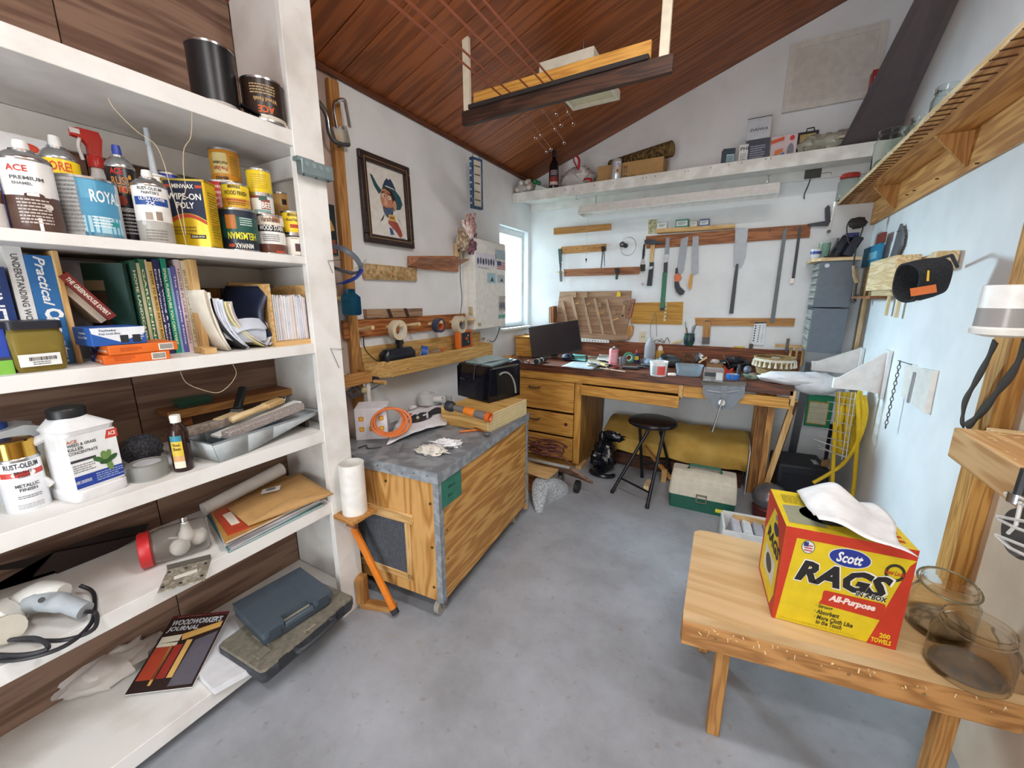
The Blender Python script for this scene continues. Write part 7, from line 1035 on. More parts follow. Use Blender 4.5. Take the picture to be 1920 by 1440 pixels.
t, c = wthing('breaker_bar', 'black socket bar hanging right of the steel rule', 'bar',1493,475, off=.03); wprism('bar', ((1498,424), (1503,424), (1490,522), (1484,524)),.022,.034, P('#1d1f26',.4), t, c,.003); wprism('socket', ((1482,522), (1489,522), (1489,531), (1481,531)),.018,.038, CHROME, t, c,.002)
# file, compass saw on left strips
t, c = wthing('hand_file', 'green handled file hanging at the left of the strips', 'file',1051,490, off=.03); wprism('handle', ((1047,467), (1053,466), (1053,490), (1049,495)),.02,.036, P('#2f4a42',.5), t, c,.004); wprism('neck', ((1049,493), (1053,493), (1052,508), (1050,508)),.022,.03, DARKST, t, c); wprism('blade', ((1049,508), (1054,508), (1054,528), (1050,528)),.022,.03, P('#6a655e',.5,.7), t, c); 
t, c = wthing('nail_pin', 'short wooden pin sticking out of the reddish strip', 'pin',1050,511, off=.03); wprism('pin', ((1043,510), (1058,508), (1058,512), (1046,512)),.02,.028, PALE('x'), t, c)
t, c = wthing('dividers', 'steel dividers hanging from the cup hooks', 'dividers',1131,480, off=.03); wprism('head', ((1128,462), (1135,462), (1136,470), (1128,472)),.02,.035, P('#3a302c',.4,.5), t, c,.002); wprism('leg', ((1129,471), (1132,471), (1128,504), (1126,504)),.024,.028, STEEL, t, c); wprism('leg', ((1132,471), (1134,471), (1134,500), (1133,500)),.024,.028, STEEL, t, c)
t, c = wthing('pull_chain', 'lamp pull chain ending in a small black key', 'chain',1100,450, off=.3); x0, z0 = W(1102,405, Y=3.6), W(1099,486, Y=3.6); t.location = x0
m = MB(); d = (z0-x0)
for k in range(26): m.ball(d*(k/26),.003,6,4)
m.build('beads', P('#a9a48c',.4,.7), t); MB().lathe([(.002,-.03), (.004,-.026), (.004,-.012), (.008,-.008), (.009,0), (.006,.006)],10, c=d).build('key', BLK, t)
t, c = wthing('small_clamp', 'small black spring clamp on the reddish strip', 'clamp',1157,515, off=.03); wprism('jaw', ((1153,503), (1161,503), (1161,512), (1158,516), (1154,512)),.02,.04, BLK, t, c,.003); wprism('handle', ((1155,514), (1159,514), (1158,524), (1154,524)),.022,.038, P('#2a4a3a',.5), t, c,.002)
t, c = wthing('round_tack', 'round grey tack on the wall under the brush', 'tack',1205,533); MB().lathe([(.014,-.003), (.014,0)],14, ax='y').build('disc', P('#b9b0b4',.5), t)
# tool rack board with slats leaning behind the monitor
t, c = wthing('slatted_tool_board', 'brown tool board with slanted wooden slats behind the monitor', 'tool board',1120,610, off=.06); TBm = WOOD('#a58468', '#8a6a50', 'x',.8); lean = .0
wprism('panel', ((1050,547), (1184,545), (1181,590), (1172,640), (1040,642), (1044,600)),.03,.045, TBm, t, c)
for a_, b_ in (((1052,565), (1062,610)), ((1070,558), (1082,610)), ((1091,558), (1107,628)), ((1113,560), (1130,630)), ((1135,562), (1152,632))): wprism('slat', (a_, (a_[0]+5, a_[1]-1), (b_[0]+5, b_[1]), b_),.045,.07, WOOD('#b5977a', '#937458', 'z',1.4), t, c)
for x, y in ((1076,553), (1097,553), (1123,572), (1150,585)): wprism('tag_block', ((x-5, y-5), (x+4, y-6), (x+5, y+4), (x-3, y+6)),.045,.06, WOOD('#b09070', '#967656', 'x',1.4), t, c)
for x, y in ((1080,569), (1101,570), (1128,586), (1154,598)): wprism('cross_slat', ((x-6, y+1), (x+5, y-3), (x+6, y), (x-5, y+4)),.045,.055, PINE('x'), t, c)
wprism('bottom_rail', ((1085,625), (1180,628), (1178,638), (1085,635)),.045,.08, TBm, t, c)
t, c = wthing('yellow_clip', 'yellow cup hook tag on the tool board', 'clip',1160,552, off=.05); wprism('tag', ((1157,549), (1160,546), (1163,549), (1164,556), (1156,556)),.046,.05, P('#e0c020',.4), t, c)
t, c = wthing('folding_rule', 'wooden tool with round hole hanging on the tool board', 'tool',1170,575, off=.06); MB().tube([(W(1172,567, Y=YW-.06).x-c.x+.018*cos(q),-.055, W(1172,567, Y=YW-.06).z-c.z+.018*sin(q)) for q in [2*pi*i/16 for i in range(16)]],.005,6, closed=True).build('ring', P('#8a6f52',.5), t); wprism('body', ((1169,572), (1174,573), (1172,597), (1165,596)),.05,.066, WOOD('#b58c62', '#8a6340', 'z',1.4), t, c,.003); wprism('hole', ((1166,590), (1169,590), (1169,594), (1166,594)),.066,.0665, BLK, t, c,0)
t, c = wthing('bit_block', 'reddish block drilled with a row of holes beside the tool board', 'block',1183,578, off=.05); wprism('block', ((1186,560), (1191,562), (1183,596), (1176,594)),.02,.06, WOOD('#a9705a', '#8a5240', 'z',1.4), t, c,.003)
for k in range(6): wprism('hole', ((1184-k*1.4,568+k*4), (1186-k*1.4,568+k*4), (1186-k*1.4,570+k*4), (1184-k*1.4,570+k*4)),.06,.0605, BLK, t, c,0)
t, c = wthing('curved_wood_block', 'rounded wooden block at the lower right of the tool board', 'block',1182,622, off=.05); wprism('block', ((1178,612), (1184,609), (1188,613), (1186,628), (1178,638), (1174,630)),.02,.06, FIR('z'), t, c,.005)
t, c = wthing('white_pegstrip', 'white perforated metal strip lying below the tool board', 'strip',1117,640, off=.1); wprism('strip', ((1090,634), (1142,638), (1142,643), (1090,640)),.09,.1, P('#e4e2e0',.5), t, c)
for k in range(9): wprism('slot', ((1094+5.3*k,636.5+.4*k), (1096+5.3*k,636.6+.4*k), (1096+5.3*k,638.5+.4*k), (1094+5.3*k,638.4+.4*k)),.1,.1005, P('#55504c',.6), t, c,0)
t, c = wthing('square_stack', 'stack of brown boards on edge left of the tool board', 'boards',1038,597, off=.06); 
for k in range(3): wprism('board', ((1030+4*k,576-k), (1033+4*k,576-k), (1033+4*k,605), (1030+4*k,605)),.02,.12, (P('#dfe4e0',.5), P('#a9784e',.6), RED('z'))[k], t, c)
# outlet, thermometer, try square, drill gauge
t, c = wthing('power_outlet', 'ivory wall outlet behind the squeeze bottle', 'outlet',1205,637); wprism('plate', ((1199,622), (1212,622), (1211,650), (1198,650)),0,.008, P('#e2d8bc',.5), t, c,.002)
for y in (630,642):
    for x in (1203,1207): wprism('slot', ((x, y), (x+1, y), (x+1, y+3), (x, y+3)),.008,.0085, BLK, t, c,0)
t, c = wthing('try_square', 'wooden handled try square hanging on the lower board', 'square',1325,620, off=.04); wprism('stock', ((1319,601), (1333,601), (1331,632), (1317,632)),.022,.045, FIR('z'), t, c,.002); wprism('blade_clamp', ((1317,632), (1331,632), (1330,645), (1316,645)),.024,.042, P('#5a5552',.5,.5), t, c,.002); wprism('slot', ((1322,601), (1331,601), (1331,603), (1322,603)),.045,.0455, BLK, t, c,0)
o, c = wboard('pale papered tile behind the try square', ((1301,613), (1319,612), (1318,642), (1300,642)), P('#d9dee2',.5),.006, 'papered_tile', 'tile', None)
t, c = wthing('drill_gauge', 'white drill size gauge plate full of holes', 'gauge',1423,625, off=.03); wprism('plate', ((1415,605), (1437,605), (1432,647), (1408,646)),.022,.027, P('#dfe2e6',.4), t, c,.001); wprism('black_edge', ((1415,604), (1438,604), (1437,606), (1414,607)),.02,.03, BLK, t, c,0)
for j, (x0, r_) in enumerate(((1417,1.6), (1425,1.1), (1432,.7))):
    for k in range(7 if j == 0 else 9): x, y = x0-k*(.72 if j == 0 else .6),611+k*(4.6 if j == 0 else 3.7); wprism('gauge_hole', [(x+r_*cos(q), y+r_*sin(q)) for q in [2*pi*i/8 for i in range(8)]],.027,.0276, P('#22242a',.6), t, c,0)
t, c = wthing('jig_pin', 'small patterned stick beside the green handle', 'stick',1248,595, off=.03); wprism('stick', ((1248,568), (1251,568), (1248,602), (1244,602)),.014,.02, P('#d9cfae',.5), t, c,0)
for k in range(4): wprism('mark', ((1246,574+7*k), (1250,574+7*k), (1249,577+7*k), (1246,577+7*k)),.02,.0204, P('#8f7a4a',.5), t, c,0)
# high shelf on the back wall
HY, HZ0, HZ1 = 3.5,2.375,2.46
t = thing('high_shelf', 'long white shelf spanning the back wall near the ceiling', 'shelf', (-.6, HY, HZ0)); ho = Vector((-.6, HY, HZ0)); hb_ = lambda n, lo, hi, m: boxpart(n, Vector(lo)-ho, Vector(hi)-ho, m, t)
hb_('fascia', (XL+.003, HY, HZ0), (XR-.003, HY+.02, HZ1), SPECK('#e2e1dc', '#cfccc5',9,.6)); hb_('shelf_board', (XL+.003, HY+.02, HZ1-.03), (XR-.003, YB-.003, HZ1-.01), WSH); hb_('wall_cleat', (XL+.003, YB-.023, HZ1-.1), (XR-.003, YB-.003, HZ1-.03), WSH)
HS = HZ1-.0095
for k, x in enumerate((1060,1075,1115,1150,1205,1212,1228,1284,1290,1332,1366,1390,1435,1444)):
    p = W(x,375-(x-969)*.149, Y=HY)-ho; MB().tube([(p.x,0, p.z+.02), (p.x,-.012, p.z+.02), (p.x,-.014, p.z+.028)],.0016,5).build('hook', P('#4a4238',.5,.6), t)
# fluorescent shop light under it
x0, x1 = W(1090,388, Y=3.6).x, W(1462,345, Y=3.6).x; zl = W(1270,372, Y=3.6).z; t = thing('shop_light', 'long white fluorescent shop light hanging under the high shelf', 'light fixture', ((x0+x1)/2,3.6, zl)); hl = (x1-x0)/2
MB().prism([(-.09,-.05), (-.085,-.055), (-.045,.012), (.045,.012), (.085,-.055), (.09,-.05), (.05,.02), (-.05,.02)], -hl, hl, 'x').build('reflector', P('#e6e4e0',.25), t)
for y in (-.03,.03): MB().cyl((-hl+.03, y,-.025), (hl-.03, y,-.025),.013).build('tube', P('#eceee8',.3), t)
for x in (-hl, hl-.004): MB().prism([(-.085,-.055), (.085,-.055), (.045,.015), (-.045,.015)], x, x+.004, 'x').build('end_plate', P('#dcdad6',.4), t)
for x in (-hl*.82, hl*.9):
    m = MB()
    for k in range(4): m.tube([(x+.006*cos(q)*(k % 2),.006*cos(q)*((k+1) % 2),.03+.02*k+.013*sin(q)) for q in [2*pi*i/8 for i in range(8)]],.0018,5, closed=True)
    m.build('chain', STEEL, t)
p = W(1088,362, Y=3.55)-Vector(t.location); MB().tube([p+V3(0,-.02,0), p+V3(-.03,-.02,-.02), p+V3(-.03,-.02,-.05), p+V3(0,-.02,-.06)],.002,5).build('hook', DARKST, t)
def hs(x0, x1, yt, Y, name, label, cat, yb=None):
    xm = (x0+x1)/2; c = W(xm, yt, Y=Y); w = W(x1, yt, Y=Y).x-W(x0, yt, Y=Y).x; h = c.z-HS; t = thing(name, label, cat, V3(c.x, Y, HS)); return t, w, h
# rubble of white papers at the left end
t, w, h = hs(935,985,352,3.6, 'shell_garland', 'bunch of pale shells and a green bow at the left end of the shelf', 'decoration'); t.location = V3(-1.86,3.62, HS); rn = random.Random(3)
for k in range(14): MB().ball((rn.uniform(-.08,.07), rn.uniform(-.1,-.0),.02+.1*rn.random()),.018+.012*rn.random(),10,7, amp=.2, seed=k).build('shell', P(rn.choice(['#d8d0c2', '#c9bfae', '#e6e2da']),.6), t)
MB().ball((.1,-.06,.1), (.025,.02,.022),10,7).ball((.13,-.05,.085), (.025,.02,.02),10,7).build('bow', P('#1d7a4a',.3), t); MB().prism([(.08,.0), (.24,.0), (.22,.03), (.12,.07)],-.06,-.04, 'y').build('paper', P('#d4dcd6',.6), t); MB().ball((-.02,-.06,.05), (.06,.05,.04),16,10, amp=.3, bot=0).build('cloth', P('#b9b4b4',.7), t)
# wine bottle
t, w, h = hs(1031,1048,282,3.56, 'wine_bottle', 'dark wine bottle with red label on the high shelf', 'bottle'); R = w/2; a = atan2(-3.56, -t.location.x)
b_ = MB().lathe([(R*.95,0), (R,.004), (R, h*.58), (R*.8, h*.68), (R*.42, h*.76), (R*.4, h*.98), (R*.3, h)],24).build('bottle', P('#140e14',.1), t); patch(R, a, h*.1, h*.5, R*1.9).build('label', P('#3a2430',.5), b_); patch(R, a, h*.12, h*.2, R*1.9, lift=.001).build('label_band', P('#c9b4ac',.5), b_); patch(R, a, h*.2, h*.32, R*1.9, lift=.001).build('label_band', P('#8a2a2a',.5), b_); bfine(b_, R+.0006, a, h*.42, R*1.4, h*.12,3, '#b9b0b4'); MB().lathe([(R*.43, h*.82), (R*.42, h), (R*.1, h)],16).build('foil', P('#171018',.3), t)
# bag with red tie
t, w, h = hs(1053,1117,316,3.68, 'plastic_bag', 'tied grey plastic bag with red drawstring on the high shelf', 'bag'); MB().ball((0,0, h*.45), (w*.5,.14, h*.55),28,18, amp=.18, fr=3, seed=6, bot=0).build('bag_body', P('#bdb8b4',.4), t); MB().ball((.07,-.1, h*.55), (.06,.06,.06),16,10, amp=.4, seed=3).build('knot', P('#c9c6c2',.4), t); MB().tube(bez((.04,-.12, h*.75), (.05,-.13, h*1.15), (.02,-.13, h*1.35), (.0,-.13, h*1.2), (.05,-.13, h*.7), n=5),.012,6, flat=.4).build('drawstring', P('#b02028',.4), t); MB().tube(bez((.1,-.13, h*.3), (.16,-.14, h*.25), (.17,-.14, h*.05), n=5),.013,6, flat=.4).build('drawstring', P('#b02028',.4), t)
# cardboard box, roll, beer can
CBD = P('#b08a58',.8)
c0, c1 = W(1120,336, Y=3.60), W(1243,316, Y=3.60); hh = W(1180,303, Y=3.60).z-HS; t = thing('shoe_box', 'long brown cardboard box with inked arrows on the high shelf', 'box', V3(c0.x,3.60, HS)); L_ = c1.x-c0.x; MB().box((0,0,0), (L_,.2, hh)).build('carton_body', CBD, t, bevel=.002)
txt(t, 'Shoes', (L_*.5,0, hh*.25), UX, UZ,.1,.035, '#5a4228', shear=.3); txt(t, '?', (L_*.1,0, hh*.15), UX, UZ,.02,.03, '#5a4228')
for x in (.43,.46): flat(t, 'inked_arrow', [(L_*x-.003, hh*.45), (L_*x+.003, hh*.45), (L_*x+.003, hh*.75), (L_*x+.012, hh*.72), (L_*x, hh*.85), (L_*x-.012, hh*.72), (L_*x-.003, hh*.75)], (0,0,0), UX, UZ, '#6a5030')
a, b = W(1140,296, Y=3.86), W(1262,285, Y=3.7); a = V3(-1.15,3.84, HS+hh+.075); b = W(1258,297, Y=3.66); ra = .06; a = W(1145,312, Y=3.83); a.z = b.z
t = thing('bark_roll', 'rolled brown straw mat lying across the cardboard box', 'roll', V3(a.x, a.y, HS+hh+ra+.002)); b.z = a.z = 0; d = b-V3(a.x, a.y,0); d.z = 0; MB().cyl(V3(0,0,0), d, ra*.75, ra,24).build('roll_body', SPECK('#7d6438', '#3f3018',50,.9, (.4,.62),1.), t)
for k in range(4): MB().tube([d*1.001+V3(ra*.22*k*cos(q)*.3, ra*.22*k*cos(q)*.9, ra*.22*k*sin(q)) for q in [2*pi*i/14 for i in range(14)]],.004,5, closed=True).build('spiral_edge', P('#8f7544',.9), t)
t, w, h = hs(1148,1166,299,3.54, 'beer_can', 'white and blue beer can in front of the cardboard box', 'can'); R = w/2; a = atan2(-3.54, -t.location.x); b_ = MB().lathe([(R*.8,0), (R,.012), (R, h-.014), (R*.85, h), (R*.8, h-.003), (R*.1, h-.004)],26).build('can_body', P('#d4d8dc',.25,.5), t); patch(R, a+.2, h*.7, h*.84, R*1.2).build('label', P('#e8eaee',.4), b_); btxt(b_, 'Lite', R+.0006, a+.2, h*.77, R*.95, h*.13, '#2a4a94'); patch(R, a+.2, h*.3, h*.62, R*.9).build('label', P('#c9a890',.4), b_); patch(R, a+.2, h*.36, h*.5, R*.5, lift=.001).build('label', P('#8a5a40',.4), b_)
# cartons on the right half
def hcart(x0, x1, yt, Y, d, col, label, zb=0, name='carton', rz=0, yb=None):
    c = W(x0, (yt), Y=Y); c2 = W(x1, yt, Y=Y); L_ = c2.x-c.x; z0 = HS+zb; h = c.z-z0; t = thing(name, label, 'box', V3(c.x, Y, z0), rz, 'cartons on the high shelf'); MB().box((0,0,0), (L_, d, h)).build('carton_body', P(col,.45), t, bevel=.0015); return t, L_, h
t, L_, h = hcart(1357,1380,279,3.6,.06, '#26384a', 'small navy and teal bulb carton on the high shelf', rz=.25); flat(t, 'label_panel', rect(L_*.3, h*.15, L_*.95, h*.7), (0,0,0), UX, UZ, '#9fc0c6'); fine(t, (L_*.6,-.0006, h*.45), UX, UZ, L_*.5, h*.35,4)
t, L_, h = hcart(1387,1407,272,3.62,.06, '#dcdcd8', 'narrow white bulb carton lettered PHI'); txt(t, 'PHI', (L_*.5,0, h*.8), UX, UZ, L_*.75, h*.16, '#2a2a2c'); fine(t, (L_*.4,0, h*.35), UX, UZ, L_*.5, h*.5,6, '#8a8c90')
t, L_, h1 = hcart(1405,1444,264,3.6,.11, '#23263a', 'dark navy carton under the silver reel box'); fine(t, (L_*.45,0, h1*.5), UX, UZ, L_*.7, h1*.55,6, '#9a9db4'); 
t, L_, h = hcart(1403,1447,224,3.59,.11, '#b4b8be', 'silver fishing reel box balanced on the navy carton', zb=h1, name='reel_box'); txt(t, 'DAIWA', (L_*.52,0, h*.45), UX, UZ, L_*.75, h*.13, '#4a4d55', shear=.15); MB().box((-.001,-.001, h-.003), (L_+.001,.111, h+.002)).build('lid_rim', P('#26282e',.4), t)
t, L_, h = hcart(1447,1496,257,3.62,.1, '#c9b4b8', 'colourful printed packet right of the navy carton', name='printed_packet'); 
for c_, pl in (('#c9542e', [(0, h*.85), (L_*.5, h*.95), (L_*.5, h*.8), (0, h*.7)]), ('#d97a3a', [(L_*.15, h*.2), (L_*.5, h*.35), (L_*.5, h*.5), (L_*.2, h*.45)]), ('#4a6aa8', [(L_*.2, h*.15), (L_*.6, h*.15), (L_*.55, h*.35)]), ('#7d8088', ell(L_*.13, h*.3,14, L_*.78, h*.35)), ('#c23a30', ell(L_*.1, h*.1,10, L_*.8, h*.85))): flat(t, 'printed_shape', pl, (0,0,0), UX, UZ, c_)
c = W(1515,262, Y=3.66); t = thing('framed_card', 'dark framed yellow card propped on the high shelf', 'frame', V3(W(1497,250, Y=3.66).x,3.66, HS), (-.12,0,0)); L_ = W(1536,250, Y=3.66).x-W(1497,250, Y=3.66).x; h = W(1515,244, Y=3.66).z-HS
for lo, hi in (((0,0,0), (L_,.015,.014)), ((0,0, h-.014), (L_,.015, h)), ((0,0,.014), (.014,.015, h-.014)), ((L_-.014,0,.014), (L_,.015, h-.014))): MB().box(lo, hi).build('frame_rail', P('#26222a',.4), t)
MB().box((.014,.006,.014), (L_-.014,.012, h-.014)).build('card', SPECK('#c9b474', '#a8945a',30,.6), t); MB().tube([(L_*.4,0, h), (L_*.42,.0, h+.02), (L_*.75,0, h+.02), (L_*.77,0, h)],.004,6).build('handle', BLK, t)
c = W(1548,256, Y=3.6); t = thing('clear_bag', 'crumpled clear plastic bag draped near the shelf end', 'bag', V3(c.x,3.68, HS)); MB().ball((0,-.02,.07), (.15,.08,.07),26,14, amp=.35, fr=3, seed=8, bot=0).build('bag_body', P('#a9a898',.3), t)
c = W(1590,262, Y=3.62); t = thing('wooden_box', 'small dark box with pale lid at the shelf end', 'box', V3(c.x-.06,3.6, HS)); MB().box((0,0,0), (.14,.16,.085)).build('body', P('#4a4344',.6), t); MB().box((-.005,-.005,.085), (.145,.165,.1)).build('lid', P('#cfc2a8',.6), t); MB().ball((.05,.06,.12), (.08,.06,.03),16,8, amp=.3).build('bag', P('#8f8a80',.4), t)
c = W(1640,205, Y=3.75); t = thing('red_carton', 'tall red and white printed carton at the end of the shelf', 'box', V3(W(1622,205, Y=3.78).x,3.72, HS)); MB().box((0,0,0), (.1,.08,.5)).build('carton_body', P('#a8242c',.4), t, bevel=.002); txt(t, 'Hills', (.05,0,.3), UX, UZ,.09,.06, '#e8e4e0'); flat(t, 'label_panel', rect(.01,.36,.09,.46), (0,0,0), UX, UZ, '#c9b8a8'); flat(t, 'label_panel', rect(.0,.14,.1,.18), (0,0,0), UX, UZ, '#7a1820')
# big dark panel leaning at the right end
q = [W(1602,264, Y=3.55), W(1690,246, Y=3.75), W(1762,180, X=.74), W(1700,180, X=.55)]
t = thing('hardboard_sheet', 'large dark grey panel leaning in the corner above the high shelf', 'panel', V3(.6,3.55, HS)); o = Vector(t.location); A, B, C_, D_ = V3(.46,3.56, HS+.002), V3(.74,3.62, HS+.002), V3(.75,2.75,3.0), V3(.60,2.6,3.0); n_ = (B-A).cross(D_-A).normalized()*.012
MB().hull([p-o for p in (A, B, C_, D_)], [p-o+n_ for p in (A, B, C_, D_)]).build('panel_sheet', P('#5a5052',.7), t, recalc=True)
# white access hatch on the back wall
p = [W(x, y, Y=YB) for x, y in ((1472,208), (1572,190))]; t = thing('access_hatch', 'white framed access panel high on the back wall', 'hatch', V3(p[0].x, YB-.001, p[0].z)); MB().box((0,-.02,0), (.5,0,.4)).build('panel', P('#d4d0c8',.6), t); 
for lo, hi in (((-.02,-.028,-.02), (.52,0,.02)), ((-.02,-.028,.38), (.52,0,.42)), ((-.02,-.028,.02), (.02,0,.38)), ((.48,-.028,.02), (.52,0,.38))): MB().box(lo, hi).build('frame_rail', P('#dcd8d0',.6), t)
# overhead rod rack and fishing rods
RYr = 2.0; p0, p1 = W(866,234, Y=RYr), W(1075,182, Y=RYr); zb = (p0.z+p1.z)/2; xr0, xr1 = p0.x,-.35; t = thing('rod_rack', 'dark wooden overhead rack hung from the ceiling', 'rack', V3(xr0, RYr, zb)); DW = WOOD('#4a2c1a', '#2a160c', 'x',1.2); hbm = W(866,208, Y=RYr).z-p0.z
boxpart('beam', (0,0,0), (xr1-xr0,.03, hbm), DW, t); boxpart('hanger', (.01,.004, hbm), (.05,.026, roof(xr0+.03)-zb+.01), P('#d8ceb8',.6), t); boxpart('hanger', (xr1-xr0-.06,.004, hbm), (xr1-xr0-.02,.026, roof(xr1-.04)-zb+.01), P('#d8ceb8',.6), t); boxpart('foam_pad', (.05,-.01, hbm), (xr1-xr0-.1,.025, hbm+.02), P('#2a2422',.8), t); boxpart('upper_rail', (.06,.03, hbm+.02), (xr1-xr0-.1,.05, hbm+.09), YEL(), t)
for k, (x, z) in enumerate(((.012,.03), (.012,.07), (.03,.02))): MB().cyl((x,0, z), (x,-.003, z),.004, n=8).build('screw', STEEL, t)
rods = [((945,215), (1025,283)), ((962,213), (1033,278)), ((995,205), (1058,266)), ((1023,199), (1052,233)), ((1040,192), (1075,230))]
nm = ['leftmost of the thin fishing rods on the overhead rack', 'second fishing rod from the left on the overhead rack', 'middle fishing rod on the overhead rack', 'short fishing rod right of the middle one', 'rightmost of the thin fishing rods on the overhead rack']
for k, (a, b) in enumerate(rods):
    xx = W(a[0], a[1], Z=zb+hbm+.026).x; A = V3(xr0+.12+.12*k, RYr-1.2, zb+hbm+.026); pa = W(a[0], a[1], Y=RYr+.03); pb = W(b[0], b[1], X=pa.x); A = V3(pa.x, RYr-1.2, zb+hbm+.024)
    B = V3(pa.x, min(pb.y,3.2), pb.z); mid = V3(pa.x, RYr+.015, zb+hbm+.024); t = thing('fishing_rod', nm[k], 'fishing rod', mid,0, 'fishing rods overhead'); MB().tube([A-mid, V3(0,0,0), B-mid], [.006,.004,.002],6).build('blank', P('#8a4a30',.3), t)
    for f in (.35,.7,1.): q = (B-mid)*f; MB().tube([q+V3(.008*cos(s),0,-.008+.008*sin(s)) for s in [2*pi*i/10 for i in range(10)]],.0018,5, closed=True).build('guide', STEEL, t)
    MB().lathe([(.004,-1.25), (.011,-1.24), (.011,-1.0), (.006,-.98)],10, ax='y').build('grip', P('#b58a5a',.8), t)
# second hanging white fixture
c = W(1118,199, Y=2.88); t = thing('white_light_box', 'white framed light box hanging from the ceiling', 'light fixture', V3(c.x,2.35, c.z)); 
for lo, hi in (((-.16,-.02,0), (.16,0,.05)), ((-.16,.5,0), (.16,.52,.05)), ((-.16,0,0), (-.14,.5,.05)), ((.14,0,0), (.16,.5,.05))): MB().box(lo, hi).build('frame_rail', P('#e2dccb',.5), t)
MB().box((-.14,0,.02), (.14,.5,.03)).build('diffuser', P('#d8cfae',.5), t); MB().cyl((0,.25,.03), (0,.25, roof(c.x)-c.z+.02),.006, n=8).build('hanger_rod', STEEL, t)
# right wall: jar shelf
JX, JZ, JY0, JY1 = .55,2.165,.3, YB-.005; JW = lambda ax='y': WOOD('#cf9b58', '#a56c30', ax,.8,.55, dist=7, band=6)
t = thing('jar_shelf', 'long notched pine shelf high on the right wall', 'shelf', V3(XR,2.2, JZ)); jo = Vector((XR,2.2, JZ)); jb = lambda n, lo, hi, m, b=.002: boxpart(n, Vector(lo)-jo, Vector(hi)-jo, m, t, b)
jb('shelf_board', (JX+.004, JY0, JZ), (XR-.004, JY1, JZ+.02), JW()); jb('wall_board', (XR-.022, JY0,2.012), (XR-.003, JY1, JZ-.0005), JW()); jb('front_edge', (JX, JY0, JZ-.002), (JX+.004, JY1, JZ+.021), PALE('y'))
k = 0; y = .5
while y < 3.85:
    MB().box(Vector((JX-.0005, y, JZ-.0035))-jo, Vector((JX+.055, y+.0035, JZ-.0005))-jo).build('saw_kerf', P('#4a2c12',.9), t); y += .052
for (fx, fy), (tx, ty) in (((1631,355), (1678,390)), ((1742,271), (1812,316))):
    yy = W(tx, ty, X=XR-.022).y; xf = JX+.09; MB().prism([(xf-XR,-.001), (-.0225,-.001), (-.0225,2.03-JZ), (-.03,2.03-JZ)], yy-2.2-.009, yy-2.2+.009, 'y').build('bracket', FIR('z'), t, bevel=.001)
for x, y in ((1717,357), (1836,306), (1760,335), (1703,365)): p = W(x, y, X=XR-.023)-jo; MB().cyl(p, p-V3(.012,0,0),.003, n=8).build('screw', P('#4a3a22',.5,.6), t)
JT = JZ+.0205
def jar(label, x0, x1, yt, X, zb, yb=None, lid=None, fill=None, grp='glass jars', z=None, Yp=None, h=None, col='#eef4f0'):
    ym = (yt+(yb or yt+40))/2; c = W((x0+x1)/2, ym, X=X) if yb is None else W((x0+x1)/2, yb, Z=zb); c.z = zb; R = (FP(c, x0, ym)-FP(c, x1, ym)).length/2; h = h or FP(c, (x0+x1)/2, yt).z-zb; t = thing('glass_jar', label, 'jar', c,0, grp)
    MB().lathe([(R*.9,0), (R,.008), (R, h*.72), (R*.8, h*.82), (R*.8, h*.86), (R*.86, h*.87), (R*.84, h), (R*.76, h), (R*.74, h*.84), (R*.95, h*.7), (R*.95,.012), (R*.05,.01)],30, cap=(1,0)).build('jar_body', GLASS(col,.04,1.), t)
    if lid: MB().lathe([(R*.9, h*.86), (R*.92, h*1.0), (R*.85, h*1.02), (R*.1, h*1.02)],26).build('lid', P(lid,.4), t)
    return t, R, h
jar('open glass jar on the jar shelf above the first bracket',1640,1698,245,.63, JT); jar('glass jar right behind the first on the jar shelf',1665,1712,242,.70, JT); jar('glass jar farther along the jar shelf',1700,1738,222,.66, JT); jar('tall glass jar at the near end of the jar shelf',1745,1800,175,.66, JT, h=.17)
jar('red lidded glass jar at the far end of the jar shelf',1570,1612,328,.60, JT, lid='#c4301f')
c = W(1770,215, X=.72); tag(MB().box((-.02,-.3,0), (.02,.3,.1)).build('tan_board', PALE('y'), loc=V3(.74,2.1, JT)), 'pale board standing behind the jars on the jar shelf', 'board')
# square framing tool hung at the far end of the shelf
c = W(1560,405, Y=3.87); t = thing('black_clamp', 'black quick clamp with steel bar hanging from the jar shelf', 'clamp', c); q = lambda x, y: (W(x, y, Y=3.87).x-c.x, W(x, y, Y=3.87).z-c.z)
MB().prism([q(*p) for p in ((1547,390), (1552,385), (1556,388), (1557,416), (1550,418), (1547,410))],-.012,.012, 'y').build('jaw', P('#171a2a',.4), t, bevel=.003); MB().prism([q(*p) for p in ((1514,420), (1550,414), (1556,416), (1552,424), (1516,424))],-.01,.01, 'y').build('grip', P('#171a2a',.4), t, bevel=.003); MB().prism([q(*p) for p in ((1563,378), (1567,379), (1557,432), (1553,431))],-.006,.006, 'y').build('bar', STEEL, t); MB().lathe([(.012,-.01), (.012,.01)],8, ax='y', c=(q(1554,434)[0],0, q(1554,434)[1])).build('knob', P('#5a5a58',.4,.5), t)
c = W(1523,328, Y=YB); t = thing('black_latch_box', 'dark square wall switch with a hanging hook', 'switch', V3(c.x, YB-.001, c.z)); MB().box((-.05,-.03,-.03), (.05,0,.04)).build('box', P('#4a4844',.6), t, bevel=.003); MB().tube([(.05,-.02,-.002), (.11,-.02,-.002), (.11,-.02,-.02)],.003,6).build('arm', DARKST, t); MB().tube(bez((-.01,-.02,-.03), (-.02,-.03,-.08), (-.035,-.03,-.14), (-.03,-.03,-.17), n=5),.004,6).build('hook', DARKST, t)
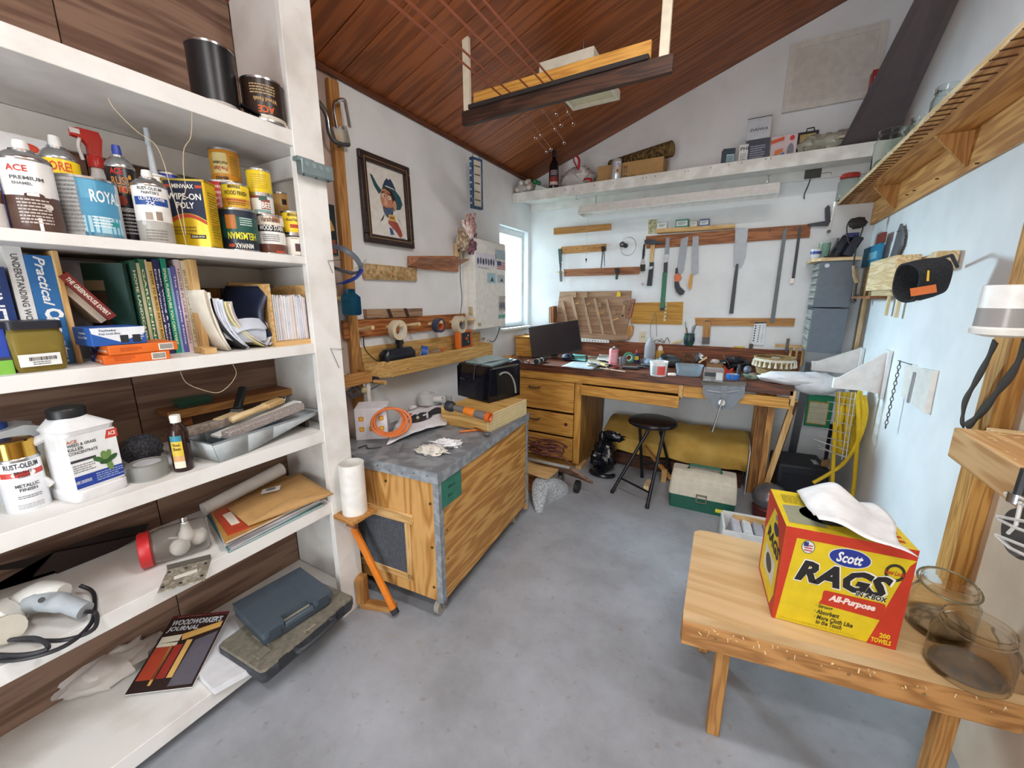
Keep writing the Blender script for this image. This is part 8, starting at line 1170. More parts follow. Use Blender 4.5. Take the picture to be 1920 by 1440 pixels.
# grey drawer cabinets in the corner
GC = P('#626c78',.5); gx0, gx1, gy0, gy1 = .468,.668,3.6,3.885
zt = W(1543,490, Y=3.6).z; zm = W(1532,577, Y=3.6).z; zbm = W(1518,660, Y=3.6).z
for i, (z0, z1, rows, cols) in enumerate(((zm+.004, zt,6,4), (zbm, zm-.004,4,2))):
    t = thing('drawer_cabinet', ['upper grey small parts cabinet with many clear drawers', 'lower grey small parts cabinet with wide clear drawers'][i], 'cabinet', V3((gx0+gx1)/2, (gy0+gy1)/2, z0),0, 'grey small parts cabinets'); hx, hy, H_ = (gx1-gx0)/2, (gy1-gy0)/2, z1-z0
    for lo, hi in (((-hx, -hy,0), (hx, -hy+.006, H_)), ((-hx, hy-.006,0), (hx, hy, H_)), ((-hx, -hy+.006,0), (hx, hy-.006,.006)), ((-hx, -hy+.006, H_-.006), (hx, hy-.006, H_)), ((hx-.006, -hy+.006,.006), (hx, hy-.006, H_-.006))): MB().box(lo, hi).build('shell_panel', GC, t, bevel=.002)
    MB().box((-hx+.04, -hy+.006,.006), (-hx+.05, hy-.006, H_-.006)).build('inner_back', P('#4d5660',.6), t)
    for r in range(rows):
        for c_ in range(cols):
            dy = (2*hy-.016)/cols; dzz = (H_-.016)/rows; y0 = -hy+.008+dy*c_; z_ = .008+dzz*r; d = MB().box((-hx-.004, y0+.002, z_+.002), (-hx+.03, y0+dy-.002, z_+dzz-.003)).build('drawer', GLASS('#c9d2cc',.25,.6), t); MB().box((-hx-.012, y0+dy*.35, z_+dzz*.3), (-hx-.004, y0+dy*.65, z_+dzz*.42)).build('drawer_pull', P('#cfd6d2',.4), d); MB().box((-hx+.0, y0+.01, z_+.006), (-hx+.025, y0+dy-.012, z_+dzz*.5)).build('contents', P(random.choice(['#6a6a5a', '#8a8a80', '#4a4a48', '#9a9080']),.6), d)
    if i == 0: MB().cyl((-hx+.04, -hy-.001, H_-.03), (-hx+.04, -hy, H_-.03),.014, n=18).build('sticker', P('#d4d8dc',.5), t)
t = thing('cabinet_shelf', 'angled pine board on top of the grey cabinets', 'board', V3(gx0, gy0, zt+.001)); MB().prism([(-.05,.03), (.0,-.02), (.22,-.02), (.22,.29), (-.05,.29)],0,.022).build('board', PALE('x'), t, bevel=.002); GT = zt+.0235
t = thing('cup', 'small blue and white cup at the left of the pine board', 'cup', V3(.44,3.66, GT)); MB().lathe([(.022,0), (.03,.02), (.033,.065), (.029,.065), (.026,.02), (.01,.006)],20).build('cup_body', P('#d8dce2',.3), t); MB().lathe([(.0318,.03), (.0328,.05)],20, cap=(0,0)).build('blue_band', P('#3a4a94',.4), t)
for i, (x, y, h) in enumerate(((.49,3.70,.11), (.52,3.64,.13))): t = thing('glass_jar', ['greenish glass tumbler on the pine board', 'taller clear tumbler on the pine board'][i], 'jar', V3(x, y, GT),0, 'tumblers on the pine board'); MB().lathe([(.03,0), (.034,.01), (.036, h), (.032, h), (.03,.014), (.005,.01)],22, cap=(1,0)).build('jar_body', GLASS('#d4ece0' if i == 0 else '#eef2f2',.04,1.), t)
t = thing('dark_bottle_stack', 'pair of dark plastic bins leaning on the pine board', 'bins', V3(.6,3.7, GT)); MB().ob((-.035,0,.07), (.05,.16,.15), (0,.45,0)).build('bin', P('#16182a',.25), t, bevel=.008); MB().ob((.035,.0,.07), (.06,.16,.14), (0,.4,0)).build('bin', P('#1d2034',.3), t, bevel=.008); MB().box((-.01,-.07,.13), (.06,.06,.16)).build('blue_lid', P('#242c6a',.4), t)
# hammer with cord hanging in front of the cabinet
t = thing('ball_hammer', 'old wooden handled hammer hanging on a cord by the cabinet', 'hammer', W(1603,530, Y=3.56)); c = Vector(t.location); q = lambda x, y: W(x, y, Y=3.56)-c
MB().tube([q(1600,498), q(1602,515), q(1607,530)], [.008,.013,.016],10).build('handle', WOOD('#b09a7c', '#8a7458', 'z',2), t); MB().tube([q(1605,528), q(1602,545), q(1600,562)],.012,10).build('shank', P('#4a4440',.5), t); MB().cyl(q(1597,563), q(1604,566),.012).build('head', P('#6a6864',.4,.8), t)
MB().tube(bez(q(1600,500), q(1606,460), q(1618,425), q(1600,410), q(1588,425), q(1592,455), q(1606,452), n=6),.004,6).build('cord', P('#2c2620',.6), t); MB().ball(q(1608,418), (.05,.02,.035),16,10, amp=.3, seed=3).build('cord_bundle', P('#231c18',.7), t)
# corner strip, blue pack, wood holder
a = W(1628,545, X=XR); struct(boxpart('trim_4', (XR-.03,3.68,1.0), (XR-.003,3.72,1.72), PALE('z')))
c = W(1635,480, X=.74); t = thing('blade_pack', 'blue blister pack of blades hanging on the right wall', 'packet', c); p0, p1 = W(1617,485, X=.74), W(1648,470, X=.74); hw = (p0.y-p1.y)/2; hh = (W(1632,470, X=.74).z-W(1632,505, X=.74).z)/2; MB().box((-.01, -hw, -hh), (.01, hw, hh)).build('card', P('#2a86b0',.4), t, bevel=.002); MB().box((-.012, -hw*.8, -hh*.4), (-.01, hw*.2, hh*.3)).build('label_panel', P('#7fc0d4',.4), t); MB().box((-.008, -hw*1.1, hh), (.008, -hw*.4, hh+.06)).build('red_handle', P('#7a3020',.5), t)
t = thing('wood_holder', 'pale pine block holder mounted on the right wall', 'holder', W(1650,520, X=XR-.001)); c = Vector(t.location); q = lambda x, y, X=XR: W(x, y, X=X)-c
ya, yb_ = W(1680,530, X=XR).y, W(1622,540, X=XR).y; zt2, zb2 = W(1650,492, X=.7).z, W(1650,545, X=.7).z
boxpart('block', (-.13, W(1690,520, X=.68).y-c.y, zb2-c.z), (-.04, W(1640,520, X=.68).y-c.y, zt2-c.z), PALE('y'), t); boxpart('back_board', (-.02, ya-c.y-.05, zb2-c.z-.03), (-.002, yb_-c.y, zt2-c.z+.01), PALE('y'), t); boxpart('white_plate', (-.12, yb_-c.y-.02, zb2-c.z-.02), (-.03, yb_-c.y, zt2-c.z), P('#e6e4de',.5), t); boxpart('base_board', (-.11, ya-c.y-.02, zb2-c.z-.045), (-.02, yb_-c.y, zb2-c.z-.03), RED('y'), t)
for x, y in ((1665,575), (1684,578)): p = q(x, y, XR-.02); boxpart('dowel_slat', (p.x-.012, p.y-.03, p.z-.05), (p.x, p.y+.0, p.z+.06), PALE('z'), t)
y0 = W(1800,490, X=XR).y-c.y; z0 = W(1790,505, X=XR).z-c.z; boxpart('rail', (-.03, y0, z0), (-.004, ya-c.y, z0+.075), PALE('y'), t); boxpart('rail_block', (-.075, y0, z0), (-.03, y0+.06, z0+.075), PALE('z'), t)
# neoprene pouch
c = W(1720,526, X=.58); t = thing('tool_pouch', 'black neoprene sleeve with orange patch hanging on the pine rail', 'sleeve', c); e0, e1 = W(1698,530, X=.55)-c, W(1752,518, X=.64)-c; ax_ = (e1-e0).normalized(); R_ = (FP(c,1690,488)-FP(c,1685,566)).length/2; up = V3(0,0,1)-ax_*ax_.z; up.normalize(); sd = ax_.cross(up); m = MB(); n = 24; prof = [(1.,-.0), (1.02,.3), (.98,.7), (.9,1.), (.8,1.02), (.9,.7), (.93,.3), (.9,-.0)]
vs = [e0+(e1-e0)*f*1.15+(up*cos(2*pi*i/n)*R_*(1 if cos(2*pi*i/n) < 0 else .95)+sd*sin(2*pi*i/n)*R_*.8*(1+.18*sin(2*(2*pi*i/n)+.6)))*r for r, f in prof for i in range(n)]
m.add(vs, [(j*n+i, j*n+(i+1) % n, (j+1)*n+(i+1) % n, (j+1)*n+i) for j in range(len(prof)-1) for i in range(n)]+[(7*n+i,7*n+(i+1) % n, (i+1) % n, i) for i in range(n)],0, True); m.build('sleeve_body', SPECK('#2a2a2e', '#1c1c20',150,.9), t, recalc=True)
MB().tube([e1*.9+V3(0,0, R_*.8), e1+V3(.05,.05, R_*1.0), V3(XR-.02, c.y+.25, c.z+.06)-c],.006,6).build('hanging_loop', P('#2a2a2e',.8), t)
tc = -Vector((c.x, c.y, c.z-CH)).normalized()
def pouchpatch(name, px, col, lift): 
    q = [FP(c, x, y)-c for x, y in px]; n_ = tc*R_*.98; d_ = [p for p in q]; k = (1-R_*.9/Vector((c.x, c.y,0)).length); q = [(CAM+(p+c-CAM)*(k-lift))-c for p in q]; return MB().hull(q, [p-tc*.003 for p in q]).build(name, P(col,.7), t, recalc=True)
pouchpatch('orange_patch', ((1706,541), (1755,533), (1757,548), (1708,556)), '#c9682a',.0); pouchpatch('yellow_mark', ((1739,507), (1743,507), (1742,527), (1737,527)), '#d9b020',.0); pouchpatch('logo', ((1716,564), (1723,563), (1722,567), (1716,567)), '#c9c9cc',.0)
# curved sanding blade
c = W(1686,455, X=XR-.02); t = thing('curved_scraper', 'curved grey serrated blade nailed to the right wall', 'blade', c); pl = [(W(x, y, X=XR-.01)-c) for x, y in ((1694,419), (1698,440), (1695,460), (1686,480), (1676,489), (1673,484), (1681,460), (1688,435))]; MB().prism([(p.y, p.z) for p in pl],-.004,.008, 'x').build('blade', P('#8a8c90',.4,.8), t); MB().cyl(W(1688,433, X=XR)-c, W(1682,434, X=XR-.05)-c,.0025, n=6).build('nail', DARKST, t); m = MB()
for k in range(9): p = pl[0]*(1-k/9)+pl[4]*(k/9)+V3(0,0,0); p = [W(x, y, X=XR-.01)-c for x, y in ((1697-abs(k-2)*1.1-(k > 4)*(k-4)*1.6,425+k*7), )][0]; m.ball(p, (.006,.008,.006),6,4)
m.build('teeth', P('#70726f',.4,.8), t)
# white shelf brackets
for i, (Yb, pl, lb) in enumerate(((3.55, ((1522,678), (1534,677), (1612,652), (1607,704), (1585,700), (1524,694)), 'far white wooden shelf bracket on the right wall'), (3.0, ((1563,709), (1578,707), (1690,658), (1676,742), (1640,734), (1562,727)), 'near white wooden shelf bracket on the right wall'))):
    q = [W(x, y, Y=Yb) for x, y in pl]; c = V3(XR-.001, Yb, q[4].z); xs = max(p.x for p in q); sc = (XR-.004-min(p.x for p in q))/(xs-min(p.x for p in q)); mn = min(p.x for p in q)
    t = thing('shelf_bracket', lb, 'bracket', c,0, 'white shelf brackets'); MB().prism([(mn+(p.x-mn)*sc-c.x, p.z-c.z) for p in q],-.012,.012, 'y').build('arm', P('#e4dfdb',.5), t, bevel=.004); z0, z1 = min(p.z for p in q), max(p.z for p in q); boxpart('wall_plate', (-.02,-.04, z0-c.z-.02), (-.002,.04, z1-c.z), P('#e2e2e0',.5), t); MB().box((mn-c.x,-.016, q[5].z-c.z-.002), (mn-c.x+.03,.016, q[0].z-c.z+.004)).build('end_lip', P('#e8e4e0',.5), t, bevel=.003)
# mounted board with hinge and chain
q = [W(x, y, X=XR-.02) for x, y in ((1697,686), (1749,694), (1733,775), (1690,742))]; c = sum(q, Vector())/4; t = thing('hinge_board', 'white wooden board with a steel hinge on the right wall', 'board', V3(XR-.001, c.y, c.z)); MB().prism([(p.y-c.y, p.z-c.z) for p in q],-.02,0, 'x').build('board', P('#e6e1da',.55), t, bevel=.002); h0, h1 = W(1716,698, X=XR-.022)-Vector(t.location), W(1703,755, X=XR-.022)-Vector(t.location); MB().hull([h0+V3(0,-.012,0), h0+V3(0,.012,0), h1+V3(0,.012,0), h1+V3(0,-.012,0)], [p-V3(.004,0,0) for p in (h0+V3(0,-.012,0), h0+V3(0,.012,0), h1+V3(0,.012,0), h1+V3(0,-.012,0))]).build('hinge_leaf', P('#a9acb0',.35,.8), t, recalc=True)
p0, p1 = W(1688,677, Y=2.70), W(1660,803, Y=2.68); t = thing('hook_chain', 'dark sash chain hanging beside the hinged white board', 'chain', p0); d = p1-p0; n = 17
for k in range(n):
    cc_ = d*((k+.5)/n); L_ = d.length/n*.62; ux = V3(1,0,0) if k % 2 else V3(0,1,0); MB().tube([cc_+ux*.006*cos(s)+d.normalized()*L_*sin(s) for s in [2*pi*i/10 for i in range(10)]],.002,5, closed=True).build('link', P('#5a5450',.4,.8), t)
MB().tube([V3(0,0,0), W(1684,676, Y=2.70)-p0, W(1710,684, X=XR-.02)-p0],.002,5).build('eye_wire', DARKST, t)
# wire basket with yellow extension cord
c = W(1590,790, X=.62); t = thing('wire_basket', 'white wire basket hanging below the brackets', 'basket', c); WM = P('#c9cacb',.3,.8)
for k, (x0, y0, x1, y1) in enumerate(((1545,739,1604,749), (1552,753,1604,761), (1551,770,1602,780), (1551,788,1598,797), (1542,802,1595,815), (1538,818,1592,830), (1526,824,1590,845), (1533,840,1586,856))): MB().tube([W(x0, y0, Y=3.05)-c, W(x1, y1, Y=2.98)-c, W(x1+4, y1-4, Y=3.3)-c],.003,5).build('wire', WM, t)
for x0, y0, x1, y1 in ((1604,735,1586,858), (1597,735,1578,862), (1575,735,1570,800)): MB().tube([W(x0, y0, Y=2.98)-c, W(x1, y1, Y=2.98)-c],.003,5).build('wire', WM, t)
MB().tube([W(1586,858, Y=2.98)-c, W(1560,848, Y=3.0)-c, W(1533,835, Y=3.05)-c],.003,5).build('wire', WM, t)
c = W(1590,740, X=.7); t = thing('extension_cord', 'thick yellow extension cord looped over the brackets and trailing down', 'cord', c); YC = P('#d9b41c',.45); rn = random.Random(5); q = lambda x, y, Y=3.1: W(x, y, Y=Y)-c
for k in range(6): x = 1572+6*k; MB().tube(bez(q(x,736,3.16), q(x-3+rn.uniform(-5,5),775,3.12), q(x-10+rn.uniform(-4,6),815,3.12), q(x-6,845+rn.uniform(-4,6),3.14), q(x+10,820,3.18), q(x+12,770,3.2), q(x+8,736,3.2), n=5),.0115,8).build('cord_loop', P(['#d9b41c', '#caa416', '#e0bf30'][k % 3],.45), t)
for pl in (((1612,733), (1619,775), (1612,815), (1598,845), (1580,870), (1555,888), (1525,905)), ((1608,738), (1610,790), (1606,850), (1602,900), (1598,930)), ((1566,790), (1563,850), (1560,925)), ((1620,742), (1624,775), (1614,815), (1596,850))): MB().tube(bez(*[q(x, y,3.06) for x, y in pl], n=6),.0115,8).build('cord_run', YC, t)
c = W(1552,840, Y=3.3); t = thing('black_plug_strap', 'black strap with brass plug hanging behind the wire basket', 'strap', c); q = lambda x, y: W(x, y, Y=3.3)-c; MB().tube([q(1560,795), q(1553,830), q(1548,862)],.02,6, flat=.3).build('strap', P('#161a2e',.5), t); MB().ob(q(1547,868), (.045,.02,.06)).build('plug', P('#8a6a44',.5), t, bevel=.004)
# green panel and leaning rails right of the bench
q = [W(x, y, Y=3.875) for x, y in ((1513,738), (1562,744), (1556,802), (1510,797))]; c = sum(q, Vector())/4; t = thing('green_sign', 'green framed paper notice beside the bench end', 'notice', c); hw, hh = (q[1]-q[0]).length/2, (q[0]-q[3]).length/2; MB().box((-hw,-.01, -hh), (hw,.01, hh)).build('frame', P('#1f8a60',.4), t, bevel=.002); MB().box((-hw*.85,-.012, -hh*.85), (hw*.7,-.01, hh*.6)).build('gold_rim', P('#a98f3c',.5), t); MB().box((-hw*.78,-.0135, -hh*.78), (hw*.63,-.012, hh*.52)).build('paper', P('#d2cdb0',.7), t)
for k in range(3): MB().box((-hw*.78,-.0142, -hh*.5+k*hh*.35), (hw*.63,-.0135, -hh*.48+k*hh*.35)).build('ruled_line', P('#a9a488',.7), t)
a, b = W(1500,895, Y=3.75), W(1510,760, Y=3.8); tag(MB().ob(V3(0,0,0), (.05,.03,1.0), (0,.03,0)).build('steel_channel', P('#6f7276',.4,.7), loc=V3(.52,3.86,.5)), 'grey steel channel standing in the corner', 'rail')
a, b = W(1462,850, Y=3.3), W(1494,755, Y=3.2); tag(MB().cyl(V3(0,0,0), b-a,.008, n=8).build('brown_stick', P('#5a3420',.6), loc=a), 'thin brown stick leaning at the bench end', 'stick')
# near right: dispenser, straps, thick ledge
c = W(1885,600, X=.66); R_ = .052; zt_, zb_ = W(1885,535, X=.66).z, W(1885,633, X=.66).z; t = thing('wipe_canister', 'upside-down white canister with a clear band on the right wall', 'canister', V3(.66, c.y, zb_)); H_ = zt_-zb_; hw = (W(1838,590, X=.66).y-W(1925,590, X=.66).y)/2; R_ = min(max(hw,.04),.07)*.85
MB().lathe([(R_*.6,0), (R_*1.08,.008), (R_*1.1, H_*.16), (R_*1.0, H_*.2)],32).build('cap', P('#e8e6e0',.4), t); MB().lathe([(R_*1.0, H_*.2), (R_*.98, H_*.56)],32, cap=(0,0)).build('clear_band', GLASS('#c9c6c4',.1,.5), t); MB().lathe([(R_*.9, H_*.2), (R_*.9, H_*.56)],32).build('foil_liner', P('#a9a29c',.25,.8), t); MB().lathe([(R_*.98, H_*.56), (R_*.96, H_*.98), (R_*.88, H_)],32).build('body', P('#ecebe7',.4), t); MB().box((R_*.7,-.03, H_*.3), (XR-.66-.002,.03, H_*.9)).build('wall_mount', P('#dcdad4',.5), t)
t = thing('nylon_straps', 'two dark nylon straps hanging in a loop below the canister', 'straps', W(1868,640, X=.72)); c = Vector(t.location); q = lambda x, y, X=.7: W(x, y, X=X)-c
def ribbon(pl, w, name, m=None): 
    pts = bez(*[q(x, y) for x, y in pl], n=6); m = MB(); vs = []
    for i, p in enumerate(pts): ww = w*(.55+.45*abs(cos(i*.35))); vs += [p+V3(.0, ww, ww*.35), p-V3(.0, ww, ww*.35)]
    m.add(vs, [(2*i,2*i+1,2*i+3,2*i+2) for i in range(len(pts)-1)],0, True); return m.build(name, P('#3a342e',.8), t, solid=.003)
ribbon(((1868,640), (1850,680), (1828,720), (1810,755), (1806,785), (1805,800)),.016, 'strap'); ribbon(((1925,640), (1905,690), (1875,730), (1848,765), (1825,790), (1812,800)),.018, 'strap')
LX, LZ0, LZ1 = .6,1.03,1.122; t = thing('thick_ledge', 'thick rough sawn wooden ledge on the near right wall', 'ledge', V3(.7,1.2, LZ0)); boxpart('plank', (-.1,-.9,0), (.077,.44, LZ1-LZ0), WOOD('#d2ab78', '#b58752', 'y',.9), t,.004); boxpart('end_strip', (-.02,.44,.03), (.077,.475, LZ1-LZ0+.002), PALE('x'), t)
rn = random.Random(2); m = MB()
for k in range(60): m.ob((rn.uniform(-.09,.06), rn.uniform(-.4,.42), LZ1-LZ0+.002), (.012*rn.random()+.004,.003,.002), (0,0, rn.random()*3))
q_ = m.build('wood_shavings', P('#dcc294',.9), t); q_['kind'] = 'stuff'
# wire rack with spoked disc
c = W(1900,985, X=.5); t = thing('wire_rack', 'white wire rack holding a black spoked disc at the right edge', 'rack', c); q = lambda x, y, X=.5: W(x, y, X=X)-c; WW = P('#d9d8d2',.4)
for pl in (((1960,950), (1885,925), (1893,935), (1960,965)), ((1960,985), (1871,968), (1875,975), (1905,990), (1960,1010)), ((1960,1040), (1868,1003), (1895,1028), (1960,1060)), ((1915,940), (1905,985)), ((1905,985), (1890,1000))): MB().tube([q(*p) for p in pl],.0032,6).build('wire', WW, t)
MB().lathe([(.02,-.006), (.045,-.008), (.05,0), (.045,.008), (.02,.006)],28, c=q(1915,1000,.52)+V3(0,0,0), ax='x').build('disc_rim', P('#3a3a3c',.4), t)
for k in range(6): p = q(1915,1000,.52); a_ = k*pi/3; MB().cyl(p+V3(0,.018*cos(a_),.018*sin(a_)), p+V3(0,.046*cos(a_),.046*sin(a_)),.004, n=6).build('spoke', P('#6a6a6c',.4), t)
MB().tube(bez(q(1925,880), q(1912,920), q(1905,945), n=6),.008,8).build('cord', P('#2c2e30',.5), t); MB().cyl(q(1908,925), q(1903,942),.012).build('clamp', STEEL, t)
# small table with the rags carton
TZ = .5; pts = [(-.055,1.235), (.78-.002,1.372), (.778,1.83), (.0,1.785), (-.05,1.775), (-.068,1.75)]; o = V3(.3,1.5,0); t = thing('side_table', 'low rough pine worktable fixed to the right wall', 'table', o); TPm = WOOD('#d2b184', '#c29d6c', 'x',.7,.6, dist=3)
MB().prism([(x-o.x, y-o.y) for x, y in pts], TZ-.03, TZ).build('table_top', TPm, t, bevel=.003); d = V3(.833,.137,0).normalized(); n_ = V3(-d.y, d.x,0)
def along(s, w, z): p = V3(-.055,1.235, z)+d*s+n_*w; return p-o
boxm = lambda nme, s0, s1, w0, w1, z0, z1, m: MB().hull([along(s0, w0, z0), along(s1, w0, z0), along(s1, w1, z0), along(s0, w1, z0)], [along(s0, w0, z1), along(s1, w0, z1), along(s1, w1, z1), along(s0, w1, z1)]).build(nme, m, t, recalc=True, bevel=.003)
boxm('front_rail',.002,.83,.0,.04, TZ-.12, TZ-.031, WOOD('#c48f55', '#9c6a38', 'x',.9)); boxm('leg',.12,.16,.045,.085,0, TZ-.031, FIR('z')); boxm('leg',.7,.74,.045,.085,0, TZ-.031, FIR('z')); boxm('leg',.12,.16,.4,.44,0, TZ-.031, FIR('z')); boxm('back_strip',.64,.82,.3,.46, TZ, TZ+.018, PINE('x'))
for s in (.1,.3,.45,.62): p = along(s,.0, TZ-.07); MB().cyl(p, p-n_*.004,.004, n=8).build('screw', P('#a9966a',.4,.6), t)
rn = random.Random(12); m = MB()
for k in range(40): p = along(rn.uniform(.05,.8),-.003, rn.uniform(TZ-.07, TZ-.035)); m.ob(p, (.012*rn.random()+.003,.003,.002), (rn.random()*3, rn.random()*3, rn.random()*3))
q_ = m.build('wood_shavings', P('#e0c796',.9), t); q_['kind'] = 'stuff'
# rags carton
TT = TZ+.0008; a, b = W(1447,1157, Z=TT), W(1679,1219, Z=TT); o_, rz, L_ = frame(a, b); D = .262; H_ = FP((a+b)/2,1606,1012).z-TT; t = thing('rags_carton', 'yellow and red carton of all-purpose rags on the small table', 'box', o_, rz); RYw, RR, RB = '#e6c81e', '#c23418', '#1d1b1a'
cb = MB().box((0,0,0), (L_, D, H_)).build('carton_body', P('#dcc01c',.45), t, bevel=.002)
fl_ = lambda n, pl, c_, k=0: flat(cb, n, pl, (0,-.0003*k,0), UX, UZ, c_); L, H = L_, H_
fl_('red_band', rect(0, H*.9, L, H), RR); fl_('red_edge', [(0,0), (L*.03,0), (L*.1, H*.9), (0, H*.9)], RR); fl_('red_swoosh', [(L*.78,0), (L,0), (L, H*.9), (L*.96, H*.84), (L*.86, H*.38), (L*.4, H*.38), (L*.36, H*.28), (L*.84, H*.26)], RR); 
fl_('red_panel', [(L*.62+x, H*.36+y) for x, y in rr(L*.24, H*.07,.008)], RR,1)
fl_('blue_oval_rim', ell(L*.165, H*.095,28, L*.53, H*.80), '#e8e6da',1); fl_('blue_oval', ell(L*.157, H*.088,28, L*.53, H*.80), '#22358f',2); txt(cb, 'Scott', (L*.53,-.0008, H*.80), UX, UZ, L*.2, H*.105, '#f2f2f0', bold=.03, shear=.25)
txt(cb, 'RAGS', (L*.505,-.0006, H*.585), UX, UZ, L*.77, H*.25, '#efece0', bold=.07, shear=.3); txt(cb, 'RAGS', (L*.5,-.0014, H*.585), UX, UZ, L*.74, H*.225, RB, bold=.05, shear=.3)
txt(cb, 'IN A BOX', (L*.74,-.002, H*.475), UX, UZ, L*.24, H*.055, '#efece0', bold=.09, shear=.15); txt(cb, 'IN A BOX', (L*.74,-.0026, H*.475), UX, UZ, L*.235, H*.048, RB, bold=.04, shear=.15); txt(cb, 'All-Purpose', (L*.61,-.0012, H*.36), UX, UZ, L*.36, H*.085, '#f2dcd2', bold=.05, shear=.25)
for s, z, w_, xc in (('· Strong',.25,.14,.41), ('· Absorbent',.195,.2,.44), ('· More Cloth Like',.135,.31,.5), ('to the Touch',.085,.21,.47)): txt(cb, s, (L*xc,-.0006, H*z), UX, UZ, L*w_, H*.048, '#33301c', bold=.03, shear=.2)
txt(cb, '200', (L*.9,-.0012, H*.115), UX, UZ, L*.08, H*.05, '#e6c81e', bold=.04); txt(cb, 'TOWELS', (L*.88,-.0012, H*.055), UX, UZ, L*.15, H*.05, '#e6c81e', bold=.04); txt(cb, '10 IN X 12 IN (25.4 CM X 30.4 CM) TOTAL 166.6 SQ FT (15.5 m²)', (L*.37,-.0006, H*.03), UX, UZ, L*.62, H*.028, '#a89420', bold=0)
fl_('flag_ring', ell(L*.055, H*.068,20, L*.2, H*.83), '#6a6a4a',1); fl_('flag_disc', ell(L*.048, H*.06,20, L*.2, H*.83), '#e0dcdc',2)
for k in range(3): fl_('flag_stripe', rect(L*.17, H*(.79+.025*k), L*.235, H*(.802+.025*k)), '#b83a3a',3)
fl_('flag_canton', rect(L*.16, H*.835, L*.2, H*.88), '#2a3a78',4); ring = [(L*.87+r*L*cos(q), H*.75+r*H*1.15*sin(q)) for r, qs in ((.075, [pi*i/10 for i in range(11)]), (.052, [pi-pi*i/10 for i in range(11)])) for q in qs]; fl_('arrow_arc', ring, '#33301c',2); fl_('arrow_arc', [(2*L*.87-x,2*H*.75-y) for x, y in ring], '#33301c',2); txt(cb, 'New Look!', (L*.87,-.0014, H*.75), UX, UZ, L*.15, H*.045, '#c23418', shear=.2)
# left face
fs = lambda n, pl, c_, k=0: flat(cb, n, pl, (-.0003*k, D,0), (0,-1,0), UZ, c_)
fs('red_band', [(0,0), (D,0), (D, H), (0, H)], RR); fs('yellow_shape', [(.02, H*.05), (D*.8, H*.03), (D*.92, H*.2), (D*.92, H*.62), (D*.55, H*.93), (D*.4, H*.93), (.02, H*.55)], RYw,1); txt(cb, 'RAGS', (-.0008, D*.42, H*.62), (0,-1,0), UZ, D*.7, H*.15, RB, bold=.05, shear=.3); fs('blue_oval', ell(D*.13, H*.06,20, D*.62, H*.78), '#22303f',2); fs('photo_panel', [(D*.25, H*.2), (D*.8, H*.22), (D*.8, H*.48), (D*.25, H*.46)], '#d6d2c8',2); fs('photo_shape', ell(D*.17, H*.09,14, D*.5, H*.34), '#3a3836',3); fs('flag_disc', ell(D*.05, H*.03,14, D*.55, H*.88), '#8a8a8a',2)
# top
ft = lambda n, pl, c_, k=0: flat(cb, n, pl, (0,0, H+.0003*k), UX, UY, c_)
ft('grey_picture', [(L*.04, D*.1), (L*.36, D*.12), (L*.3, D*.6), (L*.05, D*.55)], '#8f9078',1)
for k in range(9): ft('red_mark', rect(L*.86, D*(.1+.095*k), L*.94, D*(.15+.095*k)), '#b8461c',1)
fine(cb, (L*.25, D*.75, H), UX, UY, L*.35, D*.25,10, '#a08c1c'); MB().add([(L*.4+L*.22*cos(q), D*.42+D*.22*sin(q), H+.0009) for q in [2*pi*i/20 for i in range(20)]], [list(range(20))]).build('opening', P('#3a3626',.8), cb)
t = thing('paper_towel', 'white towel pulled out of the rags carton', 'towel', o_+V3(0,0, H_+.001), rz)
def tw(i, j):
    x = L*(.24+.7*i); y = D*(.93-.95*j+.0*i); z = .012+.045*sin(pi*min(i*1.3,1))*(1-.55*j)+.018*sin(5*i+2*j)*j+.014*noise.noise(Vector((i*3, j*3,4)))
    z -= .03*max(0, i-.75)*4*j
    if y < D*.1: z += .012
    return V3(x+.02*sin(6*j)*i, y-.05*i*j, max(z,.003))
MB().grid(tw,22,16).build('towel_sheet', P('#e9e9ea',.8), t, solid=.0015)
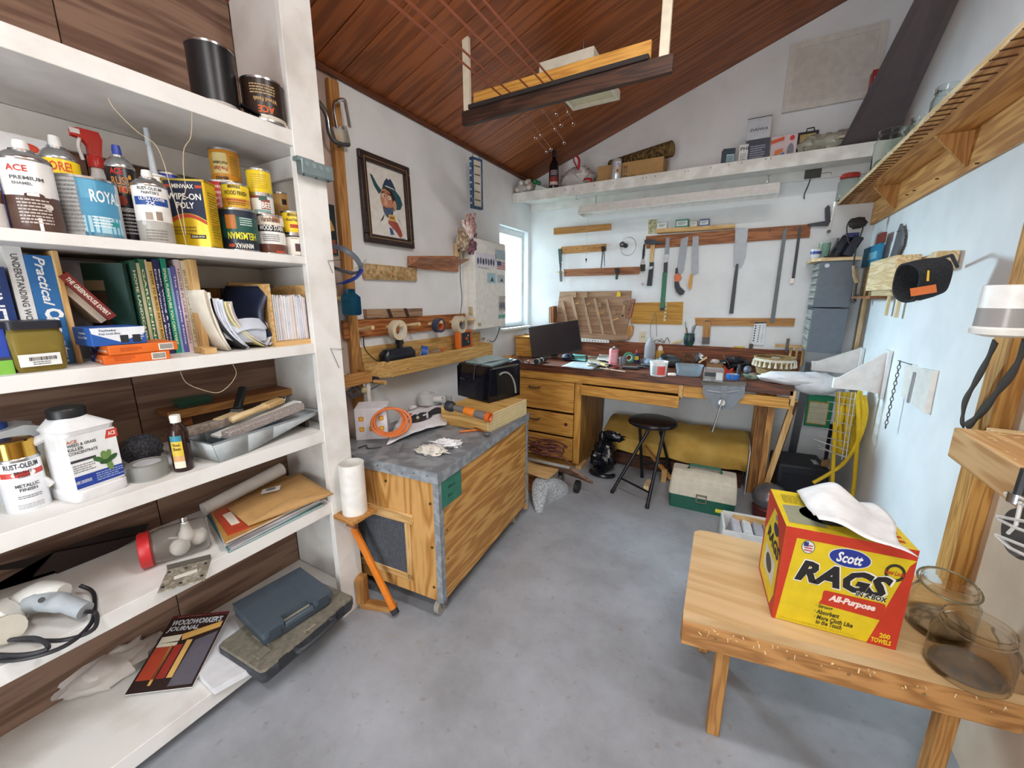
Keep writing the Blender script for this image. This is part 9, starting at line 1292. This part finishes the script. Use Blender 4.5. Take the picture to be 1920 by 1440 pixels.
# jars on the table
def bigjar(label, x, y, R, h, z0=TT, crud='#3a3632', hf=.35):
    c = W(x, y, Z=z0); t = thing('storage_jar', label, 'jar', c,0, 'dusty jars on the table'); MB().lathe([(R*.9,0), (R,.01), (R, h*.68), (R*.82, h*.82), (R*.8, h*.86), (R*.86, h*.87), (R*.86, h*.9), (R*.82, h*.91), (R*.84, h), (R*.77, h), (R*.76, h*.85), (R*.95, h*.66), (R*.95,.014), (R*.05,.012)],34, cap=(1,0)).build('jar_body', GLASS('#f4f0e8',.06,1.,.8), t); MB().ball((0,0, h*hf*.5), (R*.88, R*.88, h*hf*.5),20,10, amp=.12, seed=2, bot=.014).build('residue', SPECK(crud, '#7a6a58',40,.8), t); return t
bigjar('dusty glass jar with wire bail behind the rags carton corner',1757,1180,.074,.17, crud='#b09a7c', hf=.35); q_ = bpy.data.objects[[o.name for o in bpy.data.objects if o.get('label', '').startswith('dusty glass jar with wire')][0]]; MB().tube([(.068*cos(q),.068*sin(q),.158+.012*sin(q)) for q in [2*pi*i/28 for i in range(28)]],.003,6, closed=True).build('wire_bail', P('#8a8468',.4,.6), q_)
bigjar('open dusty glass jar nearest the camera on the table',1808,1262,.082,.16, crud='#6a645e', hf=.25)
# scraps on the floor
rn = random.Random(21)
m = MB()
for k in range(90):
    p = W(rn.uniform(700,1320), rn.uniform(900,1258), Z=.001); m.ob(p, (.002+.008*rn.random(),.003,.0015), (0,0, rn.random()*3))
q_ = m.build('floor_shavings', P('#b9a888',.9)); q_['kind'] = 'stuff'; q_['label'] = 'scattered wood shavings on the grey floor'; q_['category'] = 'shavings'
# put every thing's origin at its own base
bpy.context.view_layer.update()
for e in [o for o in bpy.data.objects if o.type == 'EMPTY' and o.parent is None]:
    ks = [o for o in bpy.data.objects if o.parent == e]; pts = [k.matrix_world@Vector(b) for k in ks for b in k.bound_box]
    if not pts: continue
    lo = Vector([min(p[i] for p in pts) for i in range(3)]); hi = Vector([max(p[i] for p in pts) for i in range(3)]); c = Vector(((lo.x+hi.x)/2, (lo.y+hi.y)/2, lo.z))
    if all(lo[i]-.02 <= e.location[i] <= hi[i]+.02 for i in range(3)): continue
    d = e.matrix_world.inverted().to_3x3()@(c-e.location); e.location = c
    for k in ks: k.location = k.location-d
import OpenImageIO as oiio,sys,numpy as np
b=oiio.ImageBuf('/workdir/render_main.png');a=b.get_pixels(oiio.UINT8);h,w=a.shape[:2];s=w/1920
for x,y in ((800,290),(720,540),(1330,500),(1350,230),(1750,620),(1680,900),(1800,420),(1050,1080),(1150,1000),(300,955),(615,600),(1130,510),(1200,820),(830,1000),(1350,1060),(820,215),(100,920),(1000,560)):
    X,Y=int(x*s),int(y*s);print((x,y),a[Y-2:Y+3,X-2:X+3,:3].reshape(-1,3).mean(0).astype(int))
